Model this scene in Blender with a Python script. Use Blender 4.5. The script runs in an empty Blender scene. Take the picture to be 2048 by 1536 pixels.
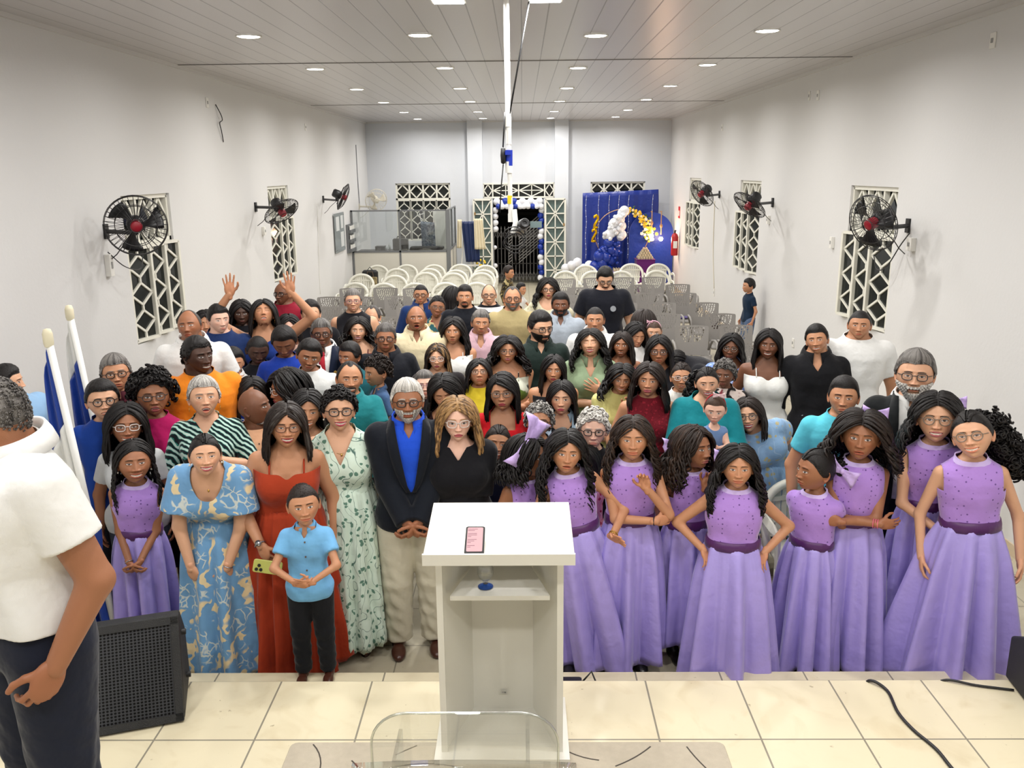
import bpy, math, random, itertools
import numpy as np
from mathutils import Matrix, Vector
# ------------------------------------------------------------------ camera, world, exposure
SC = bpy.context.scene
COL = SC.collection
F_PX, CAM_H = 1700.0, 2.8
def _rot(p, y, r):
    p, y, r = [math.radians(a) for a in (p, y, r)]
    a = math.pi/2 - p
    Rx = np.array([[1,0,0],[0,math.cos(a),-math.sin(a)],[0,math.sin(a),math.cos(a)]])
    Rz = np.array([[math.cos(y),-math.sin(y),0],[math.sin(y),math.cos(y),0],[0,0,1]])
    Rr = np.array([[math.cos(r),-math.sin(r),0],[math.sin(r),math.cos(r),0],[0,0,1]])
    return Rz@Rx@Rr
CR = _rot(14.13, 0.8, -0.6)
CP = np.array([0, 0, CAM_H])
cam = bpy.data.cameras.new('camera')
cam.sensor_width = 36; cam.lens = F_PX*36/2048; cam.clip_start = .05; cam.clip_end = 200
camo = bpy.data.objects.new('camera', cam); COL.objects.link(camo)
M4 = Matrix([list(CR[i])+[CP[i]] for i in range(3)]+[[0,0,0,1]])
camo.matrix_world = M4
SC.camera = camo
w = bpy.data.worlds.new('night'); SC.world = w; w.use_nodes = True
w.node_tree.nodes['Background'].inputs[0].default_value = (.03,.035,.05,1)
w.node_tree.nodes['Background'].inputs[1].default_value = .25
SC.view_settings.view_transform = 'Standard'; SC.view_settings.look = 'None'
SC.view_settings.gamma = 1; SC.view_settings.exposure = -0.9
try: SC.view_settings.use_curve_mapping = False
except Exception: pass
SC.cycles.max_bounces = 6; SC.cycles.diffuse_bounces = 3; SC.cycles.glossy_bounces = 2
SC.cycles.transmission_bounces = 4; SC.cycles.transparent_max_bounces = 12
SC.cycles.sample_clamp_indirect = 4.0
SC.cycles.caustics_reflective = False; SC.cycles.caustics_refractive = False
SC.cycles.use_adaptive_sampling = True; SC.cycles.adaptive_threshold = .04
def ray(px, py):
    d = CR@np.array([(px-1024)/F_PX, -(py-768)/F_PX, -1.]); return d/np.linalg.norm(d)
def on_z(px, py, z):
    d = ray(px, py); return CP+d*((z-CAM_H)/d[2])
def on_y(px, py, y):
    d = ray(px, py); return CP+d*(y/d[1])
def on_x(px, py, x):
    d = ray(px, py); return CP+d*(x/d[0])
# ceiling lamps: the regular grid of recessed downlights, its nearer rows continue above the stage
LAMP_X = (-2.36, -.88, .66, 2.13)
LAMP_Y = (7.9, 10.35, 12.87, 15.3, 17.9, 20.2)
NEAR_Y = (5.4, 2.9, .4)
CEIL = 3.95
XL, XR, YB, YF = -3.77, 3.6, 21.3, -1.6
STAGE_Z, STEP_Z, STAGE_Y, STEP_Y = .35, .17, 3.72, 4.07
LAMP_W = 24.0
def s2l(c):
    c = np.asarray(c, float)
    return np.where(c <= .04045, c/12.92, ((c+.055)/1.055)**2.4)
def rgb(r, g, b): return tuple(s2l(np.array([r, g, b])/255.))
def hx(s): return rgb(int(s[0:2],16), int(s[2:4],16), int(s[4:6],16))
# ------------------------------------------------------------------ mesh helpers
def mk_mesh(name, V, FL, mat=None, smooth=True, cols=None, fm=None, sharp=None):
    me = bpy.data.meshes.new(name)
    V = np.asarray(V, np.float32)
    FL = [np.asarray(f, np.int32) for f in FL if len(f)]
    nv = len(V); nf = sum(len(f) for f in FL); nl = sum(f.size for f in FL)
    me.vertices.add(nv); me.vertices.foreach_set('co', V.ravel())
    me.loops.add(nl); me.polygons.add(nf)
    if nf:
        me.loops.foreach_set('vertex_index', np.concatenate([f.ravel() for f in FL]))
        tot = np.concatenate([np.full(len(f), f.shape[1], np.int32) for f in FL])
        st = np.concatenate([[0], np.cumsum(tot)[:-1]]).astype(np.int32)
        me.polygons.foreach_set('loop_start', st)
        me.polygons.foreach_set('loop_total', tot)
        if fm is not None: me.polygons.foreach_set('material_index', np.asarray(fm, np.int32))
    me.update(calc_edges=True)
    me.validate()
    if nf: me.polygons.foreach_set('use_smooth', np.full(len(me.polygons), bool(smooth)))
    if cols is not None and len(me.vertices) == nv:
        a = me.color_attributes.new('Col', 'FLOAT_COLOR', 'POINT')
        c = np.ones((nv, 4), np.float32); c[:, :cols.shape[1]] = cols
        a.data.foreach_set('color', c.ravel())
    for m in (mat if isinstance(mat, (list, tuple)) else [mat]):
        if m: me.materials.append(m)
    return me
def link(name, me, parent=None):
    o = bpy.data.objects.new(name, me); COL.objects.link(o)
    if parent: o.parent = parent
    return o
def tag(o, label=None, cat=None, group=None, kind=None):
    if label: o['label'] = label
    if cat: o['category'] = cat
    if group: o['group'] = group
    if kind: o['kind'] = kind
    return o
def empty(name, loc=(0,0,0), rz=0, label=None, cat=None, group=None):
    o = bpy.data.objects.new(name, None); COL.objects.link(o)
    o.empty_display_size = .1
    o.location = [float(a) for a in loc]; o.rotation_euler = (0, 0, rz)
    return tag(o, label, cat, group)
def dup(o, loc=None, rz=None, label=None, parent=None):
    c = o.copy(); COL.objects.link(c)
    if parent: c.parent = parent
    if loc is not None: c.location = [float(a) for a in loc]
    if rz is not None: c.rotation_euler = (0, 0, rz)
    if label: c['label'] = label
    for ch in list(o.children): dup(ch, parent=c)
    return c
def rotm(ax, a):
    return np.array(Matrix.Rotation(a, 3, ax))
def frame_to(d):
    """rotation whose local z is d"""
    return np.array(Vector([float(a) for a in d]).normalized().to_track_quat('Z', 'Y').to_matrix())
class MB:
    def __init__(s): s.V = []; s.F = {}; s.n = 0; s.C = []
    def add(s, V, F, col=None):
        V = np.asarray(V, float).reshape(-1, 3)
        for f in (F if isinstance(F, list) else [F]):
            f = np.asarray(f, int)
            if f.size: s.F.setdefault(f.shape[1], []).append(f+s.n)
        s.V.append(V); s.n += len(V)
        if col is not None:
            col = np.asarray(col, float); s.C.append(np.broadcast_to(col, (len(V), 3)) if col.ndim == 1 else col)
        return s
    def box(s, c, d, R=None, col=None):
        d = np.array(d, float)/2
        v = np.array([[x, y, z] for x in (-1, 1) for y in (-1, 1) for z in (-1, 1)])*d
        if R is not None: v = v@np.asarray(R).T
        return s.add(v+np.array(c), np.array([[0,1,3,2],[4,6,7,5],[0,4,5,1],[2,3,7,6],[0,2,6,4],[1,5,7,3]]), col)
    def bbox(s, a, b, col=None):
        a, b = np.array(a, float), np.array(b, float); return s.box((a+b)/2, np.abs(b-a), None, col)
    def rbox(s, c, d, r=.01, R=None, col=None, n=3):
        """box with rounded vertical edges (local z) and slightly eased rims"""
        hx_, hy, hz = np.array(d, float)/2
        ring = []
        for cx, cy, a0 in ((1,1,0),(-1,1,90),(-1,-1,180),(1,-1,270)):
            for i in range(n+1):
                a = math.radians(a0+90*i/n); ring.append((cx*(hx_-r)+r*math.cos(a), cy*(hy-r)+r*math.sin(a)))
        ring = np.array(ring); m = len(ring); e = min(r*.5, hz*.5)
        sc = np.array([(hx_-e)/hx_, (hy-e)/hy])
        rows = [np.c_[ring*sc, np.full(m, -hz)], np.c_[ring, np.full(m, -hz+e)], np.c_[ring, np.full(m, hz-e)], np.c_[ring*sc, np.full(m, hz)]]
        V = np.vstack(rows)
        if R is not None: V = V@np.asarray(R).T
        F = [[i*m+j, i*m+(j+1) % m, (i+1)*m+(j+1) % m, (i+1)*m+j] for i in range(3) for j in range(m)]
        s.add(V+np.array(c), [np.array(F), np.array([list(range(m))[::-1]]), np.array([[3*m+j for j in range(m)]])], col)
        return s
    def tube(s, pts, r, n=6, cap=True, col=None, closed=False):
        p = np.array(pts, float); k = len(p)
        r = np.full(k, r, float) if np.isscalar(r) else np.array(r, float)
        if closed: t = np.roll(p, -1, 0)-np.roll(p, 1, 0)
        else: t = np.gradient(p, axis=0)
        t /= np.linalg.norm(t, axis=1)[:, None]+1e-12
        u = np.zeros_like(p); ref = np.array([0,0,1.]) if abs(t[0][2]) < .9 else np.array([1.,0,0])
        u0 = np.cross(t[0], ref); u0 /= np.linalg.norm(u0)
        for i in range(k):
            u0 = u0-t[i]*np.dot(u0, t[i]); u0 /= np.linalg.norm(u0)+1e-12; u[i] = u0
        v = np.cross(t, u)
        a = np.arange(n)*2*math.pi/n
        V = p[:, None]+r[:, None, None]*(np.cos(a)[None, :, None]*u[:, None]+np.sin(a)[None, :, None]*v[:, None])
        F = []
        kk = k if closed else k-1
        i, j = np.meshgrid(np.arange(kk), np.arange(n), indexing='ij'); i2 = (i+1) % k; j2 = (j+1) % n
        F = np.stack([i*n+j, i*n+j2, i2*n+j2, i2*n+j], -1).reshape(-1, 4)
        fl = [F]
        if cap and not closed: fl.append(np.array([list(range(n))[::-1], [(k-1)*n+q for q in range(n)]]))
        return s.add(V.reshape(-1, 3), fl, col)
    def cyl(s, a, b, r, r2=None, n=12, col=None): return s.tube([a, b], [r, r if r2 is None else r2], n, True, col)
    def lathe(s, prof, c=(0,0,0), R=None, n=24, col=None):
        p = np.array(prof, float); k = len(p); a = np.arange(n)*2*math.pi/n
        V = np.stack([p[:, 0][:, None]*np.cos(a), p[:, 0][:, None]*np.sin(a), np.repeat(p[:, 1][:, None], n, 1)], -1).reshape(-1, 3)
        if R is not None: V = V@np.asarray(R).T
        i, j = np.meshgrid(np.arange(k-1), np.arange(n), indexing='ij'); j2 = (j+1) % n
        return s.add(V+np.array(c), np.stack([i*n+j, i*n+j2, (i+1)*n+j2, (i+1)*n+j], -1).reshape(-1, 4), col)
    def sph(s, c, r, n=12, R=None, col=None):
        th = np.linspace(0, math.pi, n//2+2); r = np.broadcast_to(np.array(r, float), (3,))
        a = np.arange(n)*2*math.pi/n
        V = np.stack([np.sin(th)[:, None]*np.cos(a), np.sin(th)[:, None]*np.sin(a), np.repeat(np.cos(th)[:, None], n, 1)], -1).reshape(-1, 3)*r
        if R is not None: V = V@np.asarray(R).T
        k = len(th); i, j = np.meshgrid(np.arange(k-1), np.arange(n), indexing='ij'); j2 = (j+1) % n
        return s.add(V+np.array(c), np.stack([i*n+j, (i+1)*n+j, (i+1)*n+j2, i*n+j2], -1).reshape(-1, 4), col)
    def grid(s, P, col=None, closed=False):
        """P (a,b,3) surface"""
        a, b = P.shape[:2]; jb = b if closed else b-1
        i, j = np.meshgrid(np.arange(a-1), np.arange(jb), indexing='ij'); j2 = (j+1) % b
        return s.add(P.reshape(-1, 3), np.stack([i*b+j, i*b+j2, (i+1)*b+j2, (i+1)*b+j], -1).reshape(-1, 4), col)
    def prism(s, poly, y0, y1, tf=None, col=None):
        """convex polygon in (x,z) extruded along y"""
        n = len(poly); V = np.array([[x, y0, z] for x, z in poly]+[[x, y1, z] for x, z in poly], float)
        if tf is not None: V = tf(V)
        F = np.array([[i, (i+1) % n, n+(i+1) % n, n+i] for i in range(n)])
        return s.add(V, [F, np.array([list(range(n))[::-1], list(range(n, 2*n))])], col)
    def bar(s, a, b, w, d, up=(0,0,1), col=None):
        a, b = np.array(a, float), np.array(b, float); t = b-a; L = np.linalg.norm(t); t /= L
        up = np.array(up, float); u = np.cross(t, up); u /= np.linalg.norm(u); v = np.cross(u, t)
        return s.box((a+b)/2, (L, w, d), np.stack([t, u, v], 1), col)
    def mesh(s, name, mat=None, smooth=False):
        V = np.vstack(s.V); cols = np.vstack(s.C) if s.C and sum(len(c) for c in s.C) == len(V) else None
        return mk_mesh(name, V, [np.vstack(s.F[k]) for k in sorted(s.F)], mat, smooth, cols)
    def build(s, name, mat, parent=None, smooth=False, loc=None, label=None, auto=None):
        me = s.mesh(name, mat, smooth)
        o = link(name, me, parent)
        if auto and smooth:
            try: me.set_sharp_from_angle(angle=math.radians(auto))
            except Exception: pass
        if loc is not None: o.location = loc
        if label: o['label'] = label
        return o
def solidify(o, t, off=0):
    m = o.modifiers.new('s', 'SOLIDIFY'); m.thickness = t; m.offset = off; return o
def bevel(o, w, n=2):
    m = o.modifiers.new('b', 'BEVEL'); m.width = w; m.segments = n; m.limit_method = 'ANGLE'; return o
# ------------------------------------------------------------------ materials
MATS = {}
def _mat(name):
    m = bpy.data.materials.new(name); m.use_nodes = True
    nt = m.node_tree; b = nt.nodes['Principled BSDF']; return m, nt, b
def mat(name, col, rough=.5, metal=0, spec=.5, bump=0, bscale=60, emit=None, es=0, noise=0, nscale=5, alpha=1, trans=0, coat=0, sheen=0):
    if name in MATS: return MATS[name]
    m, nt, b = _mat(name)
    b.inputs['Base Color'].default_value = (*col, 1); b.inputs['Roughness'].default_value = rough
    b.inputs['Metallic'].default_value = metal; b.inputs['Specular IOR Level'].default_value = spec
    if coat: b.inputs['Coat Weight'].default_value = coat
    if sheen: b.inputs['Sheen Weight'].default_value = sheen
    if alpha < 1: b.inputs['Alpha'].default_value = alpha
    if trans: b.inputs['Transmission Weight'].default_value = trans
    if emit is not None:
        b.inputs['Emission Color'].default_value = (*emit, 1); b.inputs['Emission Strength'].default_value = es
    if noise or bump:
        tc = nt.nodes.new('ShaderNodeTexCoord')
    if noise:
        n = nt.nodes.new('ShaderNodeTexNoise'); n.inputs['Scale'].default_value = nscale; n.inputs['Detail'].default_value = 5
        nt.links.new(tc.outputs['Object'], n.inputs['Vector'])
        r = nt.nodes.new('ShaderNodeMix'); r.data_type = 'RGBA'
        r.inputs[6].default_value = (*[c*(1-noise) for c in col], 1); r.inputs[7].default_value = (*[min(1, c*(1+noise)) for c in col], 1)
        nt.links.new(n.outputs['Fac'], r.inputs[0]); nt.links.new(r.outputs[2], b.inputs['Base Color'])
    if bump:
        n = nt.nodes.new('ShaderNodeTexNoise'); n.inputs['Scale'].default_value = bscale; n.inputs['Detail'].default_value = 4
        nt.links.new(tc.outputs['Object'], n.inputs['Vector'])
        bp = nt.nodes.new('ShaderNodeBump'); bp.inputs['Strength'].default_value = bump; bp.inputs['Distance'].default_value = .01
        nt.links.new(n.outputs['Fac'], bp.inputs['Height']); nt.links.new(bp.outputs[0], b.inputs['Normal'])
    MATS[name] = m; return m
def glass(name, col=(1,1,1), gl=.12, rough=.03):
    if name in MATS: return MATS[name]
    m = bpy.data.materials.new(name); m.use_nodes = True; nt = m.node_tree; nt.nodes.clear()
    o = nt.nodes.new('ShaderNodeOutputMaterial'); t = nt.nodes.new('ShaderNodeBsdfTransparent'); g = nt.nodes.new('ShaderNodeBsdfGlossy')
    mx = nt.nodes.new('ShaderNodeMixShader'); t.inputs[0].default_value = (*col, 1); g.inputs['Roughness'].default_value = rough
    lw = nt.nodes.new('ShaderNodeLayerWeight'); lw.inputs[0].default_value = .25
    ma = nt.nodes.new('ShaderNodeMath'); ma.operation = 'MULTIPLY_ADD'; ma.inputs[1].default_value = .35; ma.inputs[2].default_value = gl*.3
    nt.links.new(lw.outputs[1], ma.inputs[0]); nt.links.new(ma.outputs[0], mx.inputs[0])
    nt.links.new(t.outputs[0], mx.inputs[1]); nt.links.new(g.outputs[0], mx.inputs[2]); nt.links.new(mx.outputs[0], o.inputs[0])
    MATS[name] = m; return m
def attr_mat(name, rough, spec=.5, bump=0, bscale=80, sheen=0, sub=0):
    if name in MATS: return MATS[name]
    m, nt, b = _mat(name)
    a = nt.nodes.new('ShaderNodeAttribute'); a.attribute_name = 'Col'
    nt.links.new(a.outputs['Color'], b.inputs['Base Color'])
    b.inputs['Roughness'].default_value = rough; b.inputs['Specular IOR Level'].default_value = spec
    if sheen: b.inputs['Sheen Weight'].default_value = sheen
    if bump:
        tc = nt.nodes.new('ShaderNodeTexCoord'); n = nt.nodes.new('ShaderNodeTexNoise'); n.inputs['Scale'].default_value = bscale
        nt.links.new(tc.outputs['Object'], n.inputs['Vector'])
        bp = nt.nodes.new('ShaderNodeBump'); bp.inputs['Strength'].default_value = bump; bp.inputs['Distance'].default_value = .005
        nt.links.new(n.outputs['Fac'], bp.inputs['Height']); nt.links.new(bp.outputs[0], b.inputs['Normal'])
    MATS[name] = m; return m
def nd(nt, t, **kw):
    n = nt.nodes.new('ShaderNode'+t)
    for k, v in kw.items():
        if k in ('i',):
            for kk, vv in v.items(): n.inputs[kk].default_value = vv
        else: setattr(n, k, v)
    return n
def ramp(nt, src, stops, const=False):
    r = nt.nodes.new('ShaderNodeValToRGB'); r.color_ramp.interpolation = 'CONSTANT' if const else 'LINEAR'
    e = r.color_ramp.elements
    while len(e) < len(stops): e.new(.5)
    for el, (p, c) in zip(e, stops): el.position = p; el.color = (*c, 1)
    nt.links.new(src, r.inputs[0]); return r.outputs[0]
def mix(nt, fac, a, b):
    m = nt.nodes.new('ShaderNodeMix'); m.data_type = 'RGBA'
    if isinstance(fac, float): m.inputs[0].default_value = fac
    else: nt.links.new(fac, m.inputs[0])
    for i, x in ((6, a), (7, b)):
        if isinstance(x, (tuple, list)): m.inputs[i].default_value = (*x[:3], 1)
        else: nt.links.new(x, m.inputs[i])
    return m.outputs[2]
def cloth(name, c, pat=None, c2=None, c3=None, scale=1., rough=.85, satin=0, trim=None):
    """fabric: base colour c, optional woven / printed pattern, optional trim colour driven by the 'Col' attribute"""
    if name in MATS: return MATS[name]
    m, nt, b = _mat(name)
    b.inputs['Roughness'].default_value = rough if not satin else .38
    b.inputs['Specular IOR Level'].default_value = .25 if not satin else .5
    b.inputs['Sheen Weight'].default_value = .15 if not satin else .3
    b.inputs['Sheen Roughness'].default_value = .4
    tc = nd(nt, 'TexCoord'); obj = tc.outputs['Object']; out = None
    def warp(sc_, amt):
        n = nd(nt, 'TexNoise', i={'Scale': sc_}); nt.links.new(obj, n.inputs['Vector'])
        v = nd(nt, 'VectorMath', operation='MULTIPLY_ADD'); v.inputs[1].default_value = (amt,)*3
        nt.links.new(n.outputs['Color'], v.inputs[0]); nt.links.new(obj, v.inputs[2]); return v.outputs[0]
    if pat == 'floral':      # leafy sprays and blotches
        v = warp(9, .12)
        n1 = nd(nt, 'TexWave', i={'Scale': 2.6*scale, 'Distortion': 14., 'Detail': 3., 'Detail Scale': 1.4}); nt.links.new(v, n1.inputs['Vector'])
        n2 = nd(nt, 'TexNoise', i={'Scale': 7.*scale, 'Detail': 1.5}); nt.links.new(obj, n2.inputs['Vector'])
        k1 = ramp(nt, n1.outputs['Fac'], [(0,(0,0,0)),(.66,(0,0,0)),(.72,(1,1,1)),(1,(1,1,1))])
        k2 = ramp(nt, n2.outputs['Fac'], [(0,(0,0,0)),(.50,(0,0,0)),(.55,(1,1,1)),(1,(1,1,1))])
        mm = nd(nt, 'Math', operation='MULTIPLY'); nt.links.new(k1, mm.inputs[0]); nt.links.new(k2, mm.inputs[1])
        out = mix(nt, mm.outputs[0], c, c2)
        vo = nd(nt, 'TexVoronoi', feature='DISTANCE_TO_EDGE', i={'Scale': 16.*scale}); nt.links.new(v, vo.inputs['Vector'])
        k3 = ramp(nt, vo.outputs['Distance'], [(0,(1,1,1)),(.05,(1,1,1)),(.09,(0,0,0)),(1,(0,0,0))])
        k4 = ramp(nt, n2.outputs['Fac'], [(0,(1,1,1)),(.42,(1,1,1)),(.47,(0,0,0)),(1,(0,0,0))])
        m2 = nd(nt, 'Math', operation='MULTIPLY'); nt.links.new(k3, m2.inputs[0]); nt.links.new(k4, m2.inputs[1])
        out = mix(nt, m2.outputs[0], out, c3 or c2)
    elif pat == 'sprig':     # small leaves on a twig
        v = warp(14, .05)
        vo = nd(nt, 'TexVoronoi', i={'Scale': 26.*scale, 'Randomness': 1.}); nt.links.new(v, vo.inputs['Vector'])
        k = ramp(nt, vo.outputs['Distance'], [(0,(1,1,1)),(.27,(1,1,1)),(.33,(0,0,0)),(1,(0,0,0))])
        out = mix(nt, k, c, c2)
        n1 = nd(nt, 'TexWave', i={'Scale': 3.5*scale, 'Distortion': 18., 'Detail': 2.}); nt.links.new(obj, n1.inputs['Vector'])
        k1 = ramp(nt, n1.outputs['Fac'], [(0,(0,0,0)),(.44,(0,0,0)),(.48,(1,1,1)),(.52,(1,1,1)),(.56,(0,0,0)),(1,(0,0,0))])
        out = mix(nt, k1, out, c3 or c2)
    elif pat == 'dots':
        vo = nd(nt, 'TexVoronoi', i={'Scale': 38.*scale, 'Randomness': .55}); nt.links.new(obj, vo.inputs['Vector'])
        k = ramp(nt, vo.outputs['Distance'], [(0,(1,1,1)),(.15,(1,1,1)),(.2,(0,0,0)),(1,(0,0,0))])
        out = mix(nt, k, c, c2)
        b.inputs['Sheen Weight'].default_value = .6
    elif pat == 'stripes':
        wv = nd(nt, 'TexWave', bands_direction='Z', i={'Scale': 3.2*scale, 'Distortion': .15}); nt.links.new(obj, wv.inputs['Vector'])
        out = mix(nt, ramp(nt, wv.outputs['Fac'], [(0,(0,0,0)),(.46,(0,0,0)),(.5,(1,1,1)),(1,(1,1,1))]), c, c2)
    elif pat == 'blotch':
        v = warp(12, .1)
        n2 = nd(nt, 'TexNoise', i={'Scale': 9.*scale, 'Detail': 2.}); nt.links.new(v, n2.inputs['Vector'])
        out = ramp(nt, n2.outputs['Fac'], [(0, c), (.44, c), (.47, c2), (.56, c2), (.59, c3 or c), (1, c3 or c)])
    elif pat == 'zig':
        wv = nd(nt, 'TexWave', wave_type='BANDS', bands_direction='DIAGONAL', i={'Scale': 14*scale, 'Distortion': 5., 'Detail': 2.}); nt.links.new(obj, wv.inputs['Vector'])
        out = ramp(nt, wv.outputs['Fac'], [(0, c), (.35, c), (.4, c2), (.62, c2), (.67, c3 or c), (1, c3 or c)])
    elif pat == 'denim':
        n2 = nd(nt, 'TexNoise', i={'Scale': 6.*scale, 'Detail': 6.}); nt.links.new(obj, n2.inputs['Vector'])
        out = mix(nt, n2.outputs['Fac'], c, c2)
    elif pat == 'block':     # one broad chest stripe
        sp = nd(nt, 'SeparateXYZ'); nt.links.new(obj, sp.inputs[0])
        out = ramp(nt, sp.outputs[2], [(0, c), (c3[0], c2), (c3[1], c)], True)
    if out is None: 
        n2 = nd(nt, 'TexNoise', i={'Scale': 4., 'Detail': 3.}); nt.links.new(obj, n2.inputs['Vector'])
        out = mix(nt, n2.outputs['Fac'], tuple(x*.94 for x in c), tuple(min(1, x*1.05) for x in c))
    if trim:
        a = nd(nt, 'Attribute', attribute_name='Col'); sp = nd(nt, 'SeparateColor'); nt.links.new(a.outputs['Color'], sp.inputs[0])
        k = ramp(nt, sp.outputs[0], [(0,(0,0,0)),(.45,(0,0,0)),(.55,(1,1,1)),(1,(1,1,1))])
        out = mix(nt, k, out, trim)
    nt.links.new(out, b.inputs['Base Color'])
    n3 = nd(nt, 'TexNoise', i={'Scale': 420.}); nt.links.new(obj, n3.inputs['Vector'])
    n4 = nd(nt, 'TexNoise', i={'Scale': 16., 'Detail': 2.}); nt.links.new(obj, n4.inputs['Vector'])
    ad = nd(nt, 'Math', operation='MULTIPLY_ADD'); ad.inputs[1].default_value = .06
    nt.links.new(n3.outputs['Fac'], ad.inputs[0]); nt.links.new(n4.outputs['Fac'], ad.inputs[2])
    bp = nd(nt, 'Bump', i={'Strength': .35, 'Distance': .02}); nt.links.new(ad.outputs[0], bp.inputs['Height']); nt.links.new(bp.outputs[0], b.inputs['Normal'])
    MATS[name] = m; return m
def text_mesh(name, body, size, ext, mt, parent):
    cu = bpy.data.curves.new(name, 'FONT'); cu.body = body; cu.size = size; cu.extrude = ext; cu.align_x = 'CENTER'; cu.resolution_u = 3
    t = bpy.data.objects.new('tmp', cu); COL.objects.link(t); bpy.context.view_layer.update()
    me = bpy.data.meshes.new_from_object(t.evaluated_get(bpy.context.evaluated_depsgraph_get())); bpy.data.objects.remove(t); me.materials.clear(); me.materials.append(mt)
    return link(name, me, parent)
# ------------------------------------------------------------------ light: recessed downlights
def tile_mat(name, c1, c2, rough):
    m, nt, b = _mat(name); g = nd(nt, 'NewGeometry'); mp = nd(nt, 'Mapping'); mp.inputs['Location'].default_value = (-.59+.45*20, -3.27+.45*20, 0)
    nt.links.new(g.outputs['Position'], mp.inputs['Vector'])
    br = nd(nt, 'TexBrick', offset=0., squash=1., i={'Scale': 1., 'Mortar Size': .0045, 'Mortar Smooth': .1, 'Brick Width': .45, 'Row Height': .45, 'Bias': 0.})
    nt.links.new(mp.outputs[0], br.inputs['Vector'])
    n = nd(nt, 'TexNoise', i={'Scale': 3.2, 'Detail': 8., 'Distortion': 1.6}); nt.links.new(mp.outputs[0], n.inputs['Vector'])
    n2 = nd(nt, 'TexNoise', i={'Scale': 22., 'Detail': 3.}); nt.links.new(mp.outputs[0], n2.inputs['Vector'])
    base = ramp(nt, n.outputs['Fac'], [(0, c2), (.42, c1), (.55, c1), (.8, c2)])
    sp = ramp(nt, n2.outputs['Fac'], [(0,(1,1,1)),(.24,(1,1,1)),(.28,(0,0,0)),(1,(0,0,0))])
    base = mix(nt, sp, base, tuple(x*.72 for x in c2))
    out = mix(nt, br.outputs['Fac'], base, rgb(140,134,118))
    nt.links.new(out, b.inputs['Base Color']); b.inputs['Roughness'].default_value = rough
    bp = nd(nt, 'Bump', i={'Strength': .3, 'Distance': .002}); bp.invert = True
    nt.links.new(br.outputs['Fac'], bp.inputs['Height']); nt.links.new(bp.outputs[0], b.inputs['Normal'])
    return m
M_tile = tile_mat('stage_tile', rgb(222,212,182), rgb(206,192,158), .32)
M_tile2 = tile_mat('nave_tile', rgb(186,178,156), rgb(166,156,134), .35)
M_wall = mat('wall_paint', rgb(219,218,217), .75, spec=.2, bump=.12, bscale=30, noise=.025, nscale=1.3)
M_wall2 = mat('back_wall_paint', rgb(212,215,220), .75, spec=.2, bump=.1, bscale=30, noise=.03, nscale=2)
M_white = mat('white_paint', rgb(236,234,228), .45)
M_frame = mat('window_frame_paint', rgb(232,230,218), .45)
M_dark = mat('night_dark', rgb(12,14,15), .3)
M_pane = mat('dark_pane', rgb(20,26,26), .08, spec=.6)
M_black = mat('black_plastic', rgb(22,22,24), .42)
M_blackm = mat('black_metal', rgb(16,15,16), .4, metal=.3)
M_em = mat('lamp_glow', (1,1,1), .5, emit=(1,.98,.94), es=28)
def ceil_mat():
    m, nt, b = _mat('ceiling_pvc'); g = nd(nt, 'NewGeometry'); sp = nd(nt, 'SeparateXYZ'); nt.links.new(g.outputs['Position'], sp.inputs[0])
    md = nd(nt, 'Math', operation='MODULO'); ad = nd(nt, 'Math', operation='ADD'); ad.inputs[1].default_value = 20.
    nt.links.new(sp.outputs[0], ad.inputs[0]); nt.links.new(ad.outputs[0], md.inputs[0]); md.inputs[1].default_value = .2
    k = ramp(nt, md.outputs[0], [(0,(1,1,1)),(.006,(1,1,1)),(.012,(0,0,0)),(1,(0,0,0))])
    out = mix(nt, k, rgb(200,197,198), rgb(130,126,128)); nt.links.new(out, b.inputs['Base Color'])
    md2 = nd(nt, 'Math', operation='MODULO'); nt.links.new(ad.outputs[0], md2.inputs[0]); md2.inputs[1].default_value = .02
    b.inputs['Roughness'].default_value = .28
    a2 = nd(nt, 'Math', operation='MULTIPLY_ADD'); a2.inputs[1].default_value = 6.; nt.links.new(md2.outputs[0], a2.inputs[0])
    iv = nd(nt, 'Math', operation='SUBTRACT'); iv.inputs[0].default_value = 1.
    s3 = nd(nt, 'SeparateColor'); nt.links.new(k, s3.inputs[0]); nt.links.new(s3.outputs[0], iv.inputs[1]); nt.links.new(iv.outputs[0], a2.inputs[2])
    bp = nd(nt, 'Bump', i={'Strength': .35, 'Distance': .004}); nt.links.new(a2.outputs[0], bp.inputs['Height']); nt.links.new(bp.outputs[0], b.inputs['Normal'])
    return m
M_ceil = ceil_mat()
def struct(o): o['kind'] = 'structure'; return o
# floor, stage, step
m = MB(); m.bbox((XL-.2, STEP_Y-.01, -.12), (XR+.2, YB+1.8, 0)); struct(m.build('floor', M_tile2))
m = MB(); m.bbox((XL-.2, YF-.2, -.12), (XR+.2, STAGE_Y, STAGE_Z)); bevel(struct(m.build('floor_stage', M_tile)), .004)
m = MB(); m.bbox((XL-.2, STAGE_Y-.02, -.12), (XR+.2, STEP_Y, STEP_Z)); struct(m.build('trim_1', M_tile))
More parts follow.
